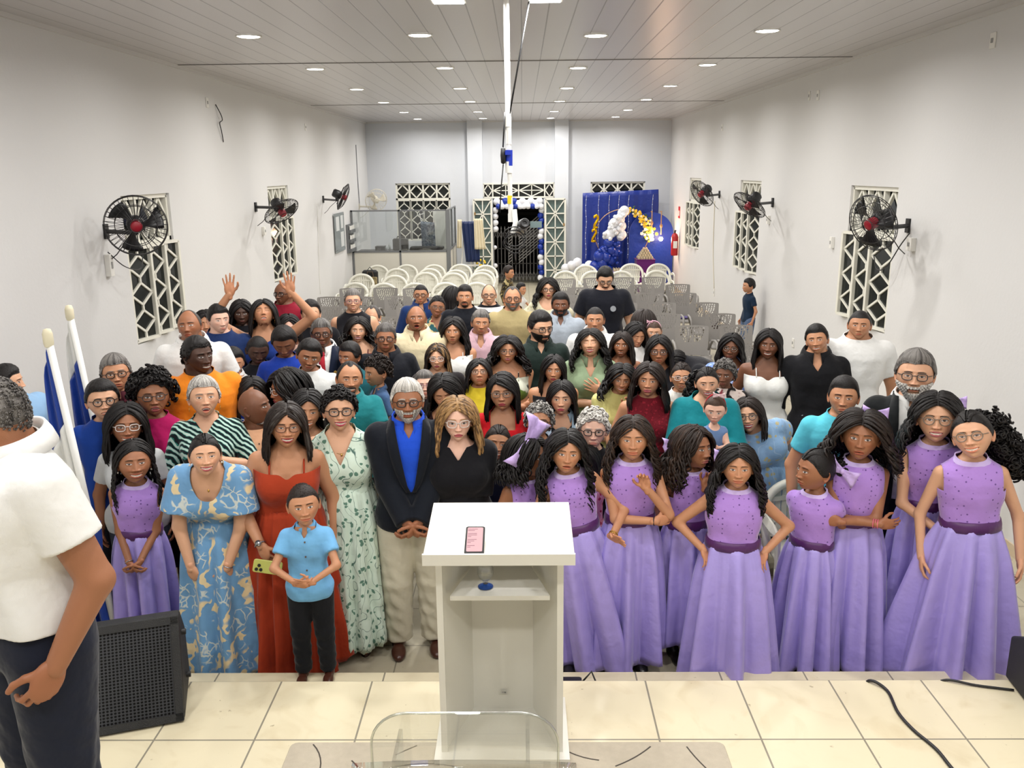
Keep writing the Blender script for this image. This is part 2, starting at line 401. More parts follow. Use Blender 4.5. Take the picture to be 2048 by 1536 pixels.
# ceiling with two joint strips
m = MB(); m.bbox((XL-.2, YF-.2, CEIL), (XR+.2, YB+.2, CEIL+.1)); struct(m.build('ceiling', M_ceil))
m = MB(); m.bbox((XL, 9.78, CEIL-.006), (XR, 9.81, CEIL)); m.bbox((XL, 15.78, CEIL-.006), (XR, 15.81, CEIL)); struct(m.build('trim_2', mat('joint_strip', rgb(120,116,114), .5)))
m = MB()
m.bbox((XL, YF, CEIL-.035), (XL+.03, YB, CEIL)); m.bbox((XR-.03, YF, CEIL-.035), (XR, YB, CEIL)); m.bbox((XL+.03, YB-.03, CEIL-.035), (XR-.03, YB, CEIL))
struct(m.build('trim_3', mat('cornice', rgb(214,212,210), .5)))
def holed(axis, const, thick, a0, a1, z0, z1, holes):
    m = MB(); A = sorted({a0, a1, *[h[0] for h in holes], *[h[1] for h in holes]}); Z = sorted({z0, z1, *[h[2] for h in holes], *[h[3] for h in holes]})
    for i in range(len(A)-1):
        for j in range(len(Z)-1):
            ca, cz = (A[i]+A[i+1])/2, (Z[j]+Z[j+1])/2
            if any(h[0] < ca < h[1] and h[2] < cz < h[3] for h in holes): continue
            if axis == 'x': m.bbox((const, A[i], Z[j]), (const+thick, A[i+1], Z[j+1]))
            else: m.bbox((A[i], const, Z[j]), (A[i+1], const+thick, Z[j+1]))
    return m
LW = [(8.12, 9.25), (12.86, 13.99)]
RW = [(8.38, 9.58), (13.18, 14.42), (17.6, 18.8)]
WZ0, WZM, WZ1 = 1.17, 2.13, 2.6
struct(holed('x', XL, -.16, YF, YB+.2, 0, CEIL, [(a, b, WZ0, WZ1) for a, b in LW]).build('wall_left', M_wall))
struct(holed('x', XR, .16, YF, YB+.2, 0, CEIL, [(a, b, WZ0, WZ1) for a, b in RW]).build('wall_right', M_wall))
BW = [(-3.1, -1.76, 1.12, 2.51), (-.97, .80, 2.13, 2.5), (-.72, .52, 0, 2.13), (1.67, 3.0, 1.12, 2.5)]
struct(holed('y', YB, .2, XL, XR, 0, CEIL, BW).build('wall_back', M_wall2))
m = MB(); m.bbox((XL-.2, YF-.16, 0), (XR+.2, YF, CEIL)); struct(m.build('wall_front', M_wall))
m = MB(); m.bbox((-1.31, YB-.16, 0), (-.95, YB+.01, CEIL)); m.bbox((.79, YB-.16, 0), (1.12, YB+.01, CEIL)); struct(m.build('trim_4', M_wall2))
M_base = mat('baseboard_tile', rgb(206,186,158), .35)
for nm, a, b in (('baseboard_left', (XL, STEP_Y, 0), (XL+.012, YB, .09)), ('baseboard_right', (XR-.012, STEP_Y, 0), (XR, YB, .09)), ('baseboard_back', (XL+.02, YB-.012, 0), (-1.32, YB, .09))):
    m = MB(); m.bbox(a, b); struct(m.build(nm, M_base))
# night street beyond the doors and windows
m = MB(); m.bbox((-6, YB+3.6, -.1), (6, YB+3.7, 4.2)); m.bbox((XL-.9, 6, 0), (XL-.8, 20, 4)); m.bbox((XR+.8, 6, 0), (XR+.9, 20, 4))
struct(m.build('wall_outside', mat('night_street', rgb(46,42,40), .9, noise=.4, nscale=2)))
m = MB(); m.bbox((-6, YB+.2, -.14), (6, YB+3.6, -.02)); struct(m.build('floor_outside', mat('pavement', rgb(90,86,80), .8)))
# lattice helpers: bars in a local (u, z) plane
def bars(m, segs, t, P, w=.028, d=.03):
    for (u0, z0), (u1, z1) in segs: m.bar(P(u0, z0), P(u1, z1), w, d, up=t)
def chain(u0, u1, z0, z1, n):
    """n lozenges joined by short vertical stubs"""
    H = (z1-z0)/(n+.45); c = (u0+u1)/2; s = []; st = H*.22; z = z0; e = .0
    s.append(((c, z), (c, z+st))); z += st
    for i in range(n):
        h = (z1-z0-st*(n+1))/n
        s += [((c, z), (u1, z+h/2)), ((u1, z+h/2), (c, z+h)), ((c, z+h), (u0, z+h/2)), ((u0, z+h/2), (c, z))]
        z += h; s.append(((c, z), (c, z+st))); z += st
    return s
def loz(u0, u1, z0, z1):
    c, k = (u0+u1)/2, (z0+z1)/2; return [((c, z0), (u1, k)), ((u1, k), (c, z1)), ((c, z1), (u0, k)), ((u0, k), (c, z0))]
def rect(u0, u1, z0, z1): return [((u0, z0), (u1, z0)), ((u1, z0), (u1, z1)), ((u1, z1), (u0, z1)), ((u0, z1), (u0, z0))]
wi = 0
def window(side, a, b, z0, zm, z1, ang, nsash, ntr):
    """lattice transom above a row of pivoting sashes"""
    global wi; wi += 1
    nx = {'L': 1, 'R': -1, 'B': 0}[side]
    X0 = {'L': XL-.06, 'R': XR+.06, 'B': YB+.07}[side]
    if side == 'B': P = lambda u, z, o=0: (u, X0-o, z); n = (0, -1, 0)
    else: P = lambda u, z, o=0: (X0+nx*o, u, z); n = (nx, 0, 0)
    m = MB(); root = None
    g = .02
    bars(m, rect(a+g, b-g, z0+g, z1-g)+[((a, zm), (b, zm))], n, P, .045, .07)
    cw = (b-a)/ntr
    for i in range(ntr):
        if i: bars(m, [((a+i*cw, zm), (a+i*cw, z1))], n, P, .04, .05)
        bars(m, loz(a+i*cw+.02, a+(i+1)*cw-.02, zm+.03, z1-.04), n, P, .03, .03)
    root = struct(m.build('window_%d' % wi, M_frame))
    m = MB()
    if side == 'B': m.bbox((a, X0+.05, z0), (b, X0+.06, z1))
    else: m.bbox((X0-nx*.075, a, z0), (X0-nx*.085, b, z1))
    m.build('pane', M_pane, root)
    sw = (b-a-.06)/nsash
    for i in range(nsash):
        c = a+.03+sw*(i+.5); R = rotm('Z', ang)
        m = MB(); hw = sw/2-.006; zz0, zz1 = z0+.03, zm-.03
        if side == 'B': o = np.array([c, X0-.01, 0]); P2 = lambda u, z: tuple(o+R@np.array([u, 0, 0])+np.array([0, 0, z])); n2 = R@np.array([0, -1., 0])
        else: o = np.array([X0+nx*.06, c, 0]); P2 = lambda u, z: tuple(o+R@np.array([0, u, 0])+np.array([0, 0, z])); n2 = R@np.array([nx, 0, 0.])
        bars(m, rect(-hw, hw, zz0, zz1), n2, P2, .03, .06)
        bars(m, chain(-hw+.02, hw-.02, zz0+.015, zz1-.015, 3), n2, P2, .021, .018)
        s = m.build('sash', M_frame, root)
        g_ = MB(); g_.bar(np.array(P2(0, zz0))-.012*np.array(n2), np.array(P2(0, zz1))-.012*np.array(n2), 2*hw, .004, up=n2); g_.build('sash_pane', M_pane, s)
for a, b in LW: window('L', a, b, WZ0, WZM, WZ1, math.radians(-14), 3, 3)
for a, b in RW: window('R', a, b, WZ0, WZM, WZ1, math.radians(14), 3, 3)
window('B', -3.1, -1.76, 1.12, 2.13, 2.51, 0, 4, 4)
window('B', 1.67, 3.0, 1.12, 2.13, 2.5, 0, 4, 4)
# transom over the doorway + two open lattice leaves
m = MB(); P = lambda u, z: (u, YB+.02, z); n = (0, -1, 0)
bars(m, rect(-.95, .78, 2.15, 2.48), n, P, .04, .06)
us = [-.95, -.72, -.085, .55, .78]
for i in range(4):
    if i: bars(m, [((us[i], 2.15), (us[i], 2.48))], n, P, .03, .04)
    bars(m, loz(us[i]+.015, us[i+1]-.015, 2.17, 2.46), n, P, .024, .025)
    if i in (1, 2):
        c = (us[i]+us[i+1])/2; bars(m, [((c, 2.17), (c, 2.46)), ((us[i], 2.315), (us[i+1], 2.315))], n, P, .02, .02)
o = struct(m.build('window_8', M_frame)); m = MB(); m.bbox((-.95, YB+.06, 2.15), (.78, YB+.065, 2.48)); m.build('pane', glass('door_glass', (.5,.56,.56), .2), o)
M_dg = mat('green_glass', rgb(96,112,110), .1, spec=.6)
for k, (u0, u1) in enumerate(((-1.2, -.73), (.54, 1.06))):
    m = MB(); yy = YB-.24; P = lambda u, z: (u, yy, z); u0 += .02; u1 -= .02; c = (u0+u1)/2
    bars(m, rect(u0, u1, .05, 2.11), n, P, .045, .05); bars(m, [((c, .05), (c, 2.11))], n, P, .026, .03)
    N = 6; h = (2.11-.05)/N
    for i in range(N):
        z = .05+i*h
        if i: bars(m, [((u0, z), (u1, z))], n, P, .028, .03)
        s = [((u0, z), (c, z+h)), ((u1, z), (c, z+h))] if i % 2 == (0 if k else 0) else [((u0, z+h), (c, z)), ((u1, z+h), (c, z))]
        bars(m, s, n, P, .026, .025)
    d = struct(m.build('door_%d' % (k+1), M_frame))
    m = MB(); m.bbox((u0, yy+.02, .06), (u1, yy+.026, 2.1)); m.build('pane', M_dg, d)
    m = MB(); x = u0+.03 if k == 0 else u1-.03; m.box((x, yy-.04, 1.78 if k == 0 else 1.5), (.03, .03, .07)); m.build('latch', mat('brass', rgb(170,130,70), .4, metal=.8), d)
# scissor gate
M_gate = mat('gate_iron', rgb(150,148,146), .45, metal=.2)
gt = empty('security_gate', (0, YB+.45, 0), 0, 'grey iron folding security gate with spear tips closing the doorway', 'gate')
m = MB(); x = -.72; i = 0
while x <= .56:
    m.cyl((x, 0, .03), (x, 0, 1.36), .008, n=5); m.cyl((x, 0, 1.36), (x, 0, 1.43), .016, .002, n=5)
    if x+.09 < .56:
        for a_, b_ in ((1.22, 1.32), (1.22, 1.12), (.18, .08), (.18, .28)):
            m.bar((x, .01, b_), (x+.045, .01, a_), .006, .006, up=(0,1,0)); m.bar((x+.045, .01, a_), (x+.09, .01, b_), .006, .006, up=(0,1,0))
    x += .0914
m.build('gate_bars', M_gate, gt)
m = MB()
for z in (.04, .48, .86): m.bbox((-.74, -.012, z), (.57, .012, z+.02))
m.build('gate_rails', mat('gate_rail', rgb(50,48,46), .5), gt)
m = MB()
for x0, x1 in ((-.36, -.26), (-.1, .52)):
    z = .5
    while z < 1.3:
        m.bar((x0, .03, z), (x1, .03, z+(x1-x0)*.85), .022, .006, up=(0,1,0)); z += .075
m.build('gate_slats', M_gate, gt)
m = MB()
for z in np.arange(1.55, 2.3, .12): m.bbox((-2.2, 0, z), (2.2, .06, z+.09))
o = m.build('shop_shutter', mat('shutter_brown', rgb(66,56,52), .7)); o.location = (0, YB+3.3, 0); tag(o, 'brown slatted shutter across the dark street behind the gate', 'shutter')
# ------------------------------------------------------------------ downlights
def make_lamp():
    r = empty('ceiling_downlight'); m = MB()
    m.lathe([(.085, 0), (.1, -.004), (.112, -.012), (.112, 0)], n=28); m.build('rim', M_white, r, True)
    m = MB(); m.lathe([(0, -.008), (.088, -.008), (.094, -.002)], n=28); m.build('diffuser', M_em, r, True)
    return r
lamp0 = make_lamp(); used = False
LD = bpy.data.lights.new('downlight', 'AREA'); LD.shape = 'DISK'; LD.size = .19; LD.energy = LAMP_W; LD.color = (1, .975, .94); LD.spread = math.radians(165)
LD2 = LD.copy(); LD2.energy = LAMP_W*.44
cols_ = ['leftmost column', 'column left of the hanging pole', 'column right of the hanging pole', 'rightmost column']
rows_ = ['nearest visible row', 'second row', 'third row', 'fourth row', 'fifth row', 'farthest row']
for j, y in enumerate(LAMP_Y+NEAR_Y):
    for i, x in enumerate(LAMP_X):
        yy = y+(-.05, 0, .15, 0)[i]
        o = dup(lamp0, (x, yy, CEIL-.001), 0) if used else lamp0
        used = True; o.location = (x, yy, CEIL-.001)
        tag(o, ('round ceiling downlight, %s, %s' % (cols_[i], rows_[j])) if j < 6 else 'round downlight above the stage, %s, %s row' % (cols_[i], ['farthest','middle','nearest'][j-6]), 'ceiling light', 'recessed round ceiling downlights')
        l = bpy.data.objects.new('downlight_light', LD if j < 6 else LD2); COL.objects.link(l); l.parent = o; l.location = (0, 0, -.02)
for i, x in enumerate((-.5, .17)):
    r = empty('ceiling_panel_light', (x, 6.32, CEIL-.001), 0, ('left' if i == 0 else 'right')+' rectangular lit ceiling panel at the top edge of the view', 'ceiling light', 'square ceiling panels near the pole')
    m = MB(); m.box((0, 0, -.008), (.24, .2, .016)); m.build('frame', M_white, r)
    m = MB(); m.box((0, 0, -.018), (.21, .17, .004)); m.build('diffuser', M_em, r)
    l = bpy.data.objects.new('panel_light', bpy.data.lights.new('panel', 'AREA')); l.data.shape = 'RECTANGLE'; l.data.size = .2; l.data.size_y = .16; l.data.energy = 60; l.data.color = (1, .985, .96)
    COL.objects.link(l); l.parent = r; l.location = (0, 0, -.03)
# stage floods on the ceiling just behind the photographer, aimed at the group
for i, x in enumerate((-1.9, 1.7)):
    r = empty('stage_flood', (x, 1.4, CEIL-.02), 0, ('left' if i == 0 else 'right')+' stage flood lamp on the ceiling above the platform', 'lamp', 'stage flood lamps')
    m = MB(); R = rotm('X', math.radians(38)); m.box((0, 0, -.12), (.3, .22, .05), R); m.box((0, 0, -.04), (.04, .04, .1)); m.build('housing', M_black, r)
    m = MB(); m.box(R@np.array([0, 0, -.03])+np.array([0, 0, -.12]), (.26, .18, .004), R); m.build('diffuser', M_em, r)
    l = bpy.data.objects.new('flood_light', bpy.data.lights.new('flood', 'AREA')); l.data.shape = 'RECTANGLE'; l.data.size = .3; l.data.size_y = .2; l.data.energy = 27; l.data.color = (1, .96, .9)
    COL.objects.link(l); l.parent = r; l.location = (0, .03, -.17); l.rotation_euler = (math.radians(38), 0, 0)
# ------------------------------------------------------------------ wall fans
M_cage = mat('fan_cage_wire', rgb(26,24,26), .4); M_blade = mat('fan_blade', rgb(24,24,27), .35); M_red = mat('fan_hub_red', rgb(150,20,40), .35)
def make_fan(white=False):
    r = empty('wall_fan'); Mb = mat('white_fan_plastic', rgb(222,216,200), .45) if white else M_black
    Mc = Mb if white else M_cage; R0 = .255
    m = MB()
    for k in range(36 if not white else 24):   # domed wire cage, axis +z of the local frame
        a = k*2*math.pi/(36 if not white else 24); ca, sa = math.cos(a), math.sin(a)
        for s_, h in ((1, .075), (-1, .065)):
            pts = [(ca*q*R0, sa*q*R0, s_*h*(1-q**3)) for q in (.2, .5, .75, .92, 1)]
            m.tube(pts, .0022, 4, False)
    for q, h in ((1, 0), (.97, .012), (.66, .055), (.2, .075)):
        for s_ in ((1, -1) if q < 1 else (1,)):
            m.tube([(math.cos(t)*R0*q, math.sin(t)*R0*q, s_*h) for t in np.linspace(0, 2*math.pi, 40, False)], .0035, 5, closed=True)
    m.build('cage', Mc, r)
    m = MB()
    for k in range(3):
        a0 = k*2*math.pi/3; P = np.zeros((7, 6, 3))
        for i, q in enumerate(np.linspace(.16, .88, 7)):
            for j, s_ in enumerate(np.linspace(-1, 1, 6)):
                a = a0+s_*(.34+.1*q)*min(1, .35+q)+.35*q; P[i, j] = (math.cos(a)*q*R0, math.sin(a)*q*R0, -s_*.022)
        m.grid(P)
    b = m.build('blades', M_blade if not white else Mb, r, True); solidify(b, .004)
    m = MB(); m.lathe([(0, .072), (.035, .07), (.05, .06), (.052, .02), (.05, -.02)], n=20); m.build('hub', M_red if not white else Mb, r, True)
    m = MB(); m.lathe([(0, -.2), (.05, -.2), (.072, -.18), (.078, -.1), (.07, -.045), (.05, -.03), (0, -.03)], n=20); m.build('motor', Mb, r, True)
    return r
def set_fan(r, hub, axis, wall, label, rollref=None):
    q = Vector(axis).normalized().to_track_quat('Z', 'Y'); r.rotation_mode = 'QUATERNION'; r.rotation_quaternion = q
    r.location = [float(a) for a in hub]
    R = np.array(q.to_matrix()); back = np.array(hub)+R@np.array([0, 0, -.13]); wl = np.array(wall, float)
    Ri = R.T; m = MB()
    L = lambda p: Ri@(np.array(p, float)-np.array(hub))
    j = np.array([back[0], back[1], wl[2]])
    m.tube([L(back), L(j)], .022, 8); m.tube([L(j), L(wl)], .02, 8); n = np.array([1 if wl[0] > 0 else -1, 0, 0.])
    if abs(wl[1]-YB) < .1: n = np.array([0, 1, 0.])
    m.box(L(wl-n*.01), (.11 if n[1] else .02, .02 if n[1] else .07, .13), Ri)
    br = m.build('bracket', M_black if 'white' not in label else MATS['white_fan_plastic'], r)
    m = MB(); m.tube([L(j+[0, 0, -.01]), L((j+wl)/2+np.array([0, 0, -.13])), L((j*.3+wl*.7)+np.array([0, 0, -.2])), L(wl+np.array([0, -.02, -.26])-n*.02)], .005, 5); m.build('power_cord', M_black if 'white' not in label else MATS['white_fan_plastic'], r)
    return tag(r, label, 'fan', 'oscillating wall fans')
FANS = [((-3.32, 7.38, 2.37), (.42, -.88, -.06), (XL, 7.74, 2.3), 'black wall fan facing the camera over the front left window'),
        ((-3.3, 11.84, 2.28), (.55, -.36, -.75), (XL, 12.2, 2.33), 'black wall fan tilted downward beside the second left window'),
        ((-3.25, 15.75, 2.36), (.85, .2, -.42), (XL, 16.4, 2.3), 'black wall fan seen from behind above the clear wall panel'),
        ((3.12, 7.72, 2.31), (-.84, -.46, -.28), (XR, 8.08, 2.26), 'black wall fan on the right wall nearest the stage, red hub showing'),
        ((3.12, 11.96, 2.3), (-.62, -.25, -.72), (XR, 12.5, 2.31), 'middle of the three black wall fans on the right wall'),
        ((3.12, 15.15, 2.37), (-.72, -.42, -.5), (XR, 15.9, 2.33), 'farthest black wall fan on the right wall near the blue backdrop')]
f0 = make_fan()
fl_ = [f0]+[dup(f0) for _ in FANS[1:]]
for r, a in zip(fl_, FANS): set_fan(r, *a)
set_fan(make_fan(True), (-3.3, 19.6, 2.17), (.45, -.85, -.25), (XL, 20.0, 2.02), 'white wall fan in the back left corner behind the glass booth')
# outlets, junction boxes, cables on the walls
def plate(y, z, side, label, w_=.075, h_=.115, d=.012):
    x = XL if side == 'L' else XR; s_ = 1 if side == 'L' else -1
    r = empty('wall_outlet', (x, y, z), 0, label, 'outlet', 'white wall plates')
    m = MB(); m.box((s_*d/2, 0, 0), (d, w_, h_)); bevel(m.build('plate', M_white, r), .003)
    m = MB(); m.box((s_*(d+.002), 0, 0), (.004, w_*.4, h_*.3)); m.build('socket', mat('socket_grey', rgb(150,150,148), .5), r)
for a in ((10.65, 3.62, 'L', 'white wall plate high on the left wall beside the loose wire'), (15.4, 3.56, 'L', 'small wall plate high on the far left wall near the ceiling'),
          (7.69, 2.0, 'L', 'white junction box below the front left fan', .07, .2, .05), (12.46, 1.98, 'L', 'white junction box below the second left fan', .08, .12, .04),
          (6.96, 3.72, 'R', 'wall plate at the top right corner of the right wall'), (10.89, 3.64, 'R', 'nearer of two wall plates high on the right wall'), (11.21, 3.66, 'R', 'farther of two wall plates high on the right wall', .05, .11),
          (15.94, 3.5, 'R', 'wall plate high on the far right wall'), (9.98, 1.95, 'R', 'white doorbell box on the right wall beside the front window', .06, .13, .04), (7.94, 2.1, 'R', 'white junction box below the front right fan', .1, .12, .05),
          (12.63, 2.06, 'R', 'white junction box below the middle right fan', .07, .12, .04), (11.16, .53, 'R', 'beige socket low on the right wall behind the young people'), (15.95, .53, 'R', 'beige socket at the end of the cable on the right wall', .04, .14)):
    plate(*a)
def cable(name, pts, r, mt, label, cat='cable', smooth=True, n=6):
    p = np.array(pts, float)
    if smooth and len(p) > 2:   # catmull-rom
        q = np.vstack([p[0]*2-p[1], p, p[-1]*2-p[-2]]); out = []
        for i in range(1, len(q)-2):
            for t in np.linspace(0, 1, 7, False):
                a, b, c, d = q[i-1], q[i], q[i+1], q[i+2]
                out.append(.5*((2*b)+(-a+c)*t+(2*a-5*b+4*c-d)*t*t+(-a+3*b-3*c+d)*t**3))
        out.append(p[-1]); p = np.array(out)
    m = MB(); m.tube(p, r, n); return tag(m.build(name, mt, None, True), label, cat)
e_ = .008
cable('wall_cable', [(XL+e_, 10.93, 3.62), (XL+.05, 10.97, 3.5), (XL+.03, 11.06, 3.44), (XL+.04, 10.93, 3.4), (XL+.03, 11.0, 3.3), (XL+e_, 11.1, 3.18)], .006, M_black, 'loose looped wire hanging high on the left wall')
cable('wall_cable', [(XL+e_, 19.97, 3.39), (XL+e_, 19.97, 2.7), (XL+e_+.01, 19.99, 2.0)], .009, mat('grey_cable', rgb(110,112,116), .5), 'grey vertical cable down the back left corner')
cable('wall_cable', [(XL+e_, 15.9, 2.2), (XL+e_, 15.75, 1.3), (XL+e_, 15.68, .6)], .005, M_white, 'thin white cable running down the left wall below the third fan')
cable('wall_cable', [(XR-e_, 16.26, 2.2), (XR-e_, 16.2, 1.3), (XR-e_, 15.97, .6)], .007, mat('cream_cable', rgb(214,206,184), .5), 'cream cable running down the right wall below the farthest fan')
cable('wall_cable', [(XL+.03, 7.68, 2.12), (XL+.12, 7.78, 1.98), (XL+.16, 8.0, 1.93), (XL+.15, 8.12, 2.05)], .005, M_black, 'thin wire sagging from the junction box under the front left fan')
cable('wall_cable', [(XR-.04, 7.96, 2.2), (XR-.05, 8.1, 2.08), (XR-.1, 8.25, 1.86), (XR-.12, 8.42, 1.82), (XR-.13, 8.5, 1.95)], .006, M_black, 'black wire sagging from the junction box under the front right fan')
# clear panel + brochure rack on left wall
r = empty('wall_display_panel', (XL, 17.6, 1.6), 0, 'clear acrylic notice panel fixed to the left wall by the booth', 'display panel')
m = MB(); m.box((.03, 0, 0), (.008, .95, .78)); m.build('sheet', mat('acrylic_grey', rgb(160,168,170), .12, alpha=.75), r)
m = MB(); m.box((.037, -.2, .18), (.004, .3, .28)); m.box((.037, .2, -.15), (.004, .3, .3)); m.box((.037, .22, .2), (.004, .22, .26)); m.build('notice', mat('paper_grey', rgb(205,208,208), .6), r)
m = MB()
for y in (-.42, .42):
    for z in (-.34, .34): m.cyl((0, y, z), (.045, y, z), .012)
m.build('standoff', mat('steel', rgb(170,170,172), .3, metal=.9), r)
r = empty('brochure_rack', (XL, 18.62, 1.4), 0, 'grey wall rack with three pockets of leaflets beside the booth', 'rack')
m = MB(); m.bbox((0, -.27, -.3), (.05, .27, .3)); 
for z in (-.28, -.08, .12): m.bbox((.05, -.25, z), (.11, .25, z+.07))
m.build('rack_body', mat('rack_grey', rgb(110,112,114), .5), r)
m = MB()
for z in (-.24, -.04, .16): 
    for y in (-.15, .02, .16): m.box((.08, y, z+.06), (.02, .13, .1), rotm('X', y))
m.build('leaflets', M_white, r)
# hanging camera pole
r = empty('camera_pole', (-.09, 6.35, 0), 0, 'white pipe hanging from the ceiling that carries the video camera', 'pole')
M_pvc = mat('pvc_white', rgb(236,236,232), .35)
m = MB(); m.cyl((-.012, 0, CEIL), (-.004, 0, 2.98), .02, n=12); m.cyl((-.004, 0, 2.98), (.006, 0, 2.43), .017, n=12); m.cyl((-.005, 0, 2.86), (-.004, 0, 2.78), .026, n=12); m.cyl((-.01, 0, 3.1), (-.01, 0, 3.17), .026, n=12); m.build('pipe', M_pvc, r, True, auto=40)
m = MB(); m.cyl((-.004, 0, 2.83), (-.003, 0, 2.94), .026, n=12); m.box((-.01, -.03, 2.92), (.04, .03, .03)); m.build('blue_joint', mat('blue_plastic', rgb(20,50,170), .4), r, True, auto=40)
m = MB(); m.cyl((.0, 0, 2.56), (.001, 0, 2.62), .0185, n=12); m.build('yellow_tape', mat('yellow_tape', rgb(240,215,30), .5), r)
m = MB(); m.lathe([(0, -.06), (.016, -.05), (.02, 0), (.016, .05), (0, .06)], (-.045, -.02, 2.9), None, 10)
m.tube([(-.03, -.02, 3.2), (-.045, -.02, 2.96)], .006, 6); m.tube([(-.045, -.02, 2.84), (-.06, -.02, 2.7), (-.075, -.02, 2.5)], .005, 6); m.build('cord_with_switch', M_black, r, True)
r = empty('video_camera', (-.02, 6.33, 2.4), 0, 'silver and black camcorder mounted at the foot of the hanging pipe', 'camera')
R = rotm('Z', .25)@rotm('X', -.35); m = MB(); m.rbox(R@np.array([.02, .03, .0]), (.07, .17, .08), .03, R); m.build('camera_body', mat('camera_silver', rgb(150,152,156), .3, metal=.4), r, True, auto=40)
m = MB(); Rl = R@rotm('X', math.pi/2); m.lathe([(0, .075), (.012, .075), (.014, .082), (.03, .085), (.036, .08), (.036, 0), (0, 0)], R@np.array([.02, .0, .0])+np.array([0, 0, 0]), Rl, 24); m.build('lens', M_black, r, True, auto=40)
m = MB(); m.box((.12, .01, .01), (.085, .015, .045)); m.build('flip_screen', mat('screen_grey', rgb(120,140,142), .15), r)
m = MB(); m.box((-.07, .02, .06), (.03, .03, .06)); m.tube([(-.04, .01, .12), (-.03, 0, .02), (-.05, -.01, -.05)], .02, 8); m.build('mount', M_pvc, r, True, auto=40)
cable('cable_coil', [(-.06+.075*math.cos(t)*(1+.12*math.sin(3.3*t)), 6.30+.01*math.sin(t*2), 2.34+.065*math.sin(t)-.004*t) for t in np.linspace(0, 18, 60)]+[(-.06, 6.3, 2.2), (-.05, 6.3, 2.12)], .005, M_black, 'coil of black cable hanging below the video camera', smooth=False)
cable('ceiling_cable', [(.06, 6.38, CEIL), (-.085, 6.34, 3.19)], .007, M_black, 'black cord slanting from the ceiling to the pipe joint')
# ------------------------------------------------------------------ back of the hall: booth, easel, backdrop
M_al = mat('booth_frame_grey', rgb(120,122,124), .4, metal=.3); M_pan = mat('booth_panel', rgb(214,210,198), .6)
r = empty('glass_booth', (0, 0, 0), 0, 'office partition booth with clear glass above beige panels', 'partition')
X0, X1, X2, Y0, Y1, T, MZ = XL+.01, -2.7, -1.63, 18.9, 20.9, 1.98, 1.08
m = MB()
for x in (X0+.02, X1, X1+1.07-.03): m.bbox((x-.02, Y0-.02, 0), (x+.02, Y0+.02, T))
m.bbox((X0, Y0-.02, T-.03), (X2, Y0+.02, T)); m.bbox((X0, Y0-.02, MZ-.02), (X2, Y0+.02, MZ+.02)); m.bbox((X2-.04, Y0-.03, 0), (X2+.04, Y0+.05, T))
m.bbox((X2-.02, Y0+.1, T-.03), (X2+.02, Y1, T)); m.bbox((X2-.02, Y0+.05, MZ-.02), (X2+.02, Y1, MZ+.02))
for y in (Y0+1., Y1): m.bbox((X2-.02, y-.02, 0), (X2+.02, y+.02, T))
m.build('booth_frame', M_al, r)
for a, b in (((X0+.04, Y0-.01, .02), (X1-.02, Y0+.01, MZ-.02)), ((X1+.02, Y0-.01, .02), (X2-.04, Y0+.01, MZ-.02)), ((X2-.01, Y0+.05, .02), (X2+.01, Y1-.02, MZ-.02))):
    m = MB(); m.bbox(a, b); m.build('booth_panel', M_pan, r)
Mg = glass('booth_glass', (.93,.95,.95), .35)
for a, b in (((X0+.04, Y0-.003, MZ+.02), (X1-.02, Y0+.003, T-.03)), ((X1+.02, Y0-.003, MZ+.02), (X2-.04, Y0+.003, T-.03)), ((X2-.003, Y0+.05, MZ+.02), (X2+.003, Y1-.02, T-.03))):
    m = MB(); m.bbox(a, b); m.build('glass_pane', Mg, r)
r = empty('booth_counter', (-2.7, 19.35, 0), 0, 'dark counter behind the booth glass carrying audio equipment', 'counter')
m = MB(); m.box((0, 0, 1.05), (2.0, .55, .04)); m.build('counter_top', mat('counter_dark', rgb(40,40,42), .4), r)
m = MB()
for x in (-.95, .95): m.box((x, 0, .515), (.05, .5, 1.03))
m.build('counter_leg', M_al, r)
r = empty('portable_speaker', (-2.75, 19.35, 1.07), 0, 'black equipment case on the booth counter', 'speaker')
m = MB(); m.rbox((0, 0, .13), (.34, .22, .26), .04); m.build('body', M_black, r); m = MB(); m.tube([(-.08, 0, .25), (-.07, 0, .3), (.07, 0, .3), (.08, 0, .25)], .015, 6); m.build('handle', M_black, r)
m = MB(); m.rbox((0, 0, .05), (.22, .2, .1), .01); o = m.build('audio_box', M_black); o.location = (-3.2, 19.3, 1.07); tag(o, 'small black box at the left end of the booth counter', 'audio box')
for i, (x, h) in enumerate(((-3.05, .13), (-2.98, .17))):
    m = MB(); m.lathe([(0, 0), (.025, 0), (.027, h*.7), (.01, h*.85), (.01, h), (0, h)], n=12); o = m.build('bottle', mat('bottle_clear', rgb(200,204,204), .2), None, True); o.location = (x, 19.2, 1.07)
    tag(o, ('shorter' if i == 0 else 'taller')+' pale bottle on the booth counter', 'bottle', 'bottles on the booth counter')
m = MB(); m.rbox((0, 0, .04), (.75, .3, .08), .03); o = m.build('mixing_console', M_black); o.location = (-2.15, 19.3, 1.07); tag(o, 'long low black mixing console on the booth counter', 'audio mixer')
r = empty('leaning_whiteboard', (-1.92, 20.6, 0), 0, 'white board standing upright inside the booth by the window', 'board')
m = MB(); m.box((0, 0, 1.3), (.42, .03, 1.2)); m.build('sheet', mat('board_white', rgb(222,222,214), .5), r); m = MB(); m.box((0, .03, .66), (.1, .03, 1.3)); m.build('stand', M_al, r)
r = empty('mic_stand', (-2.35, 20.2, 0), 0, 'white microphone stand inside the booth before the window', 'stand')
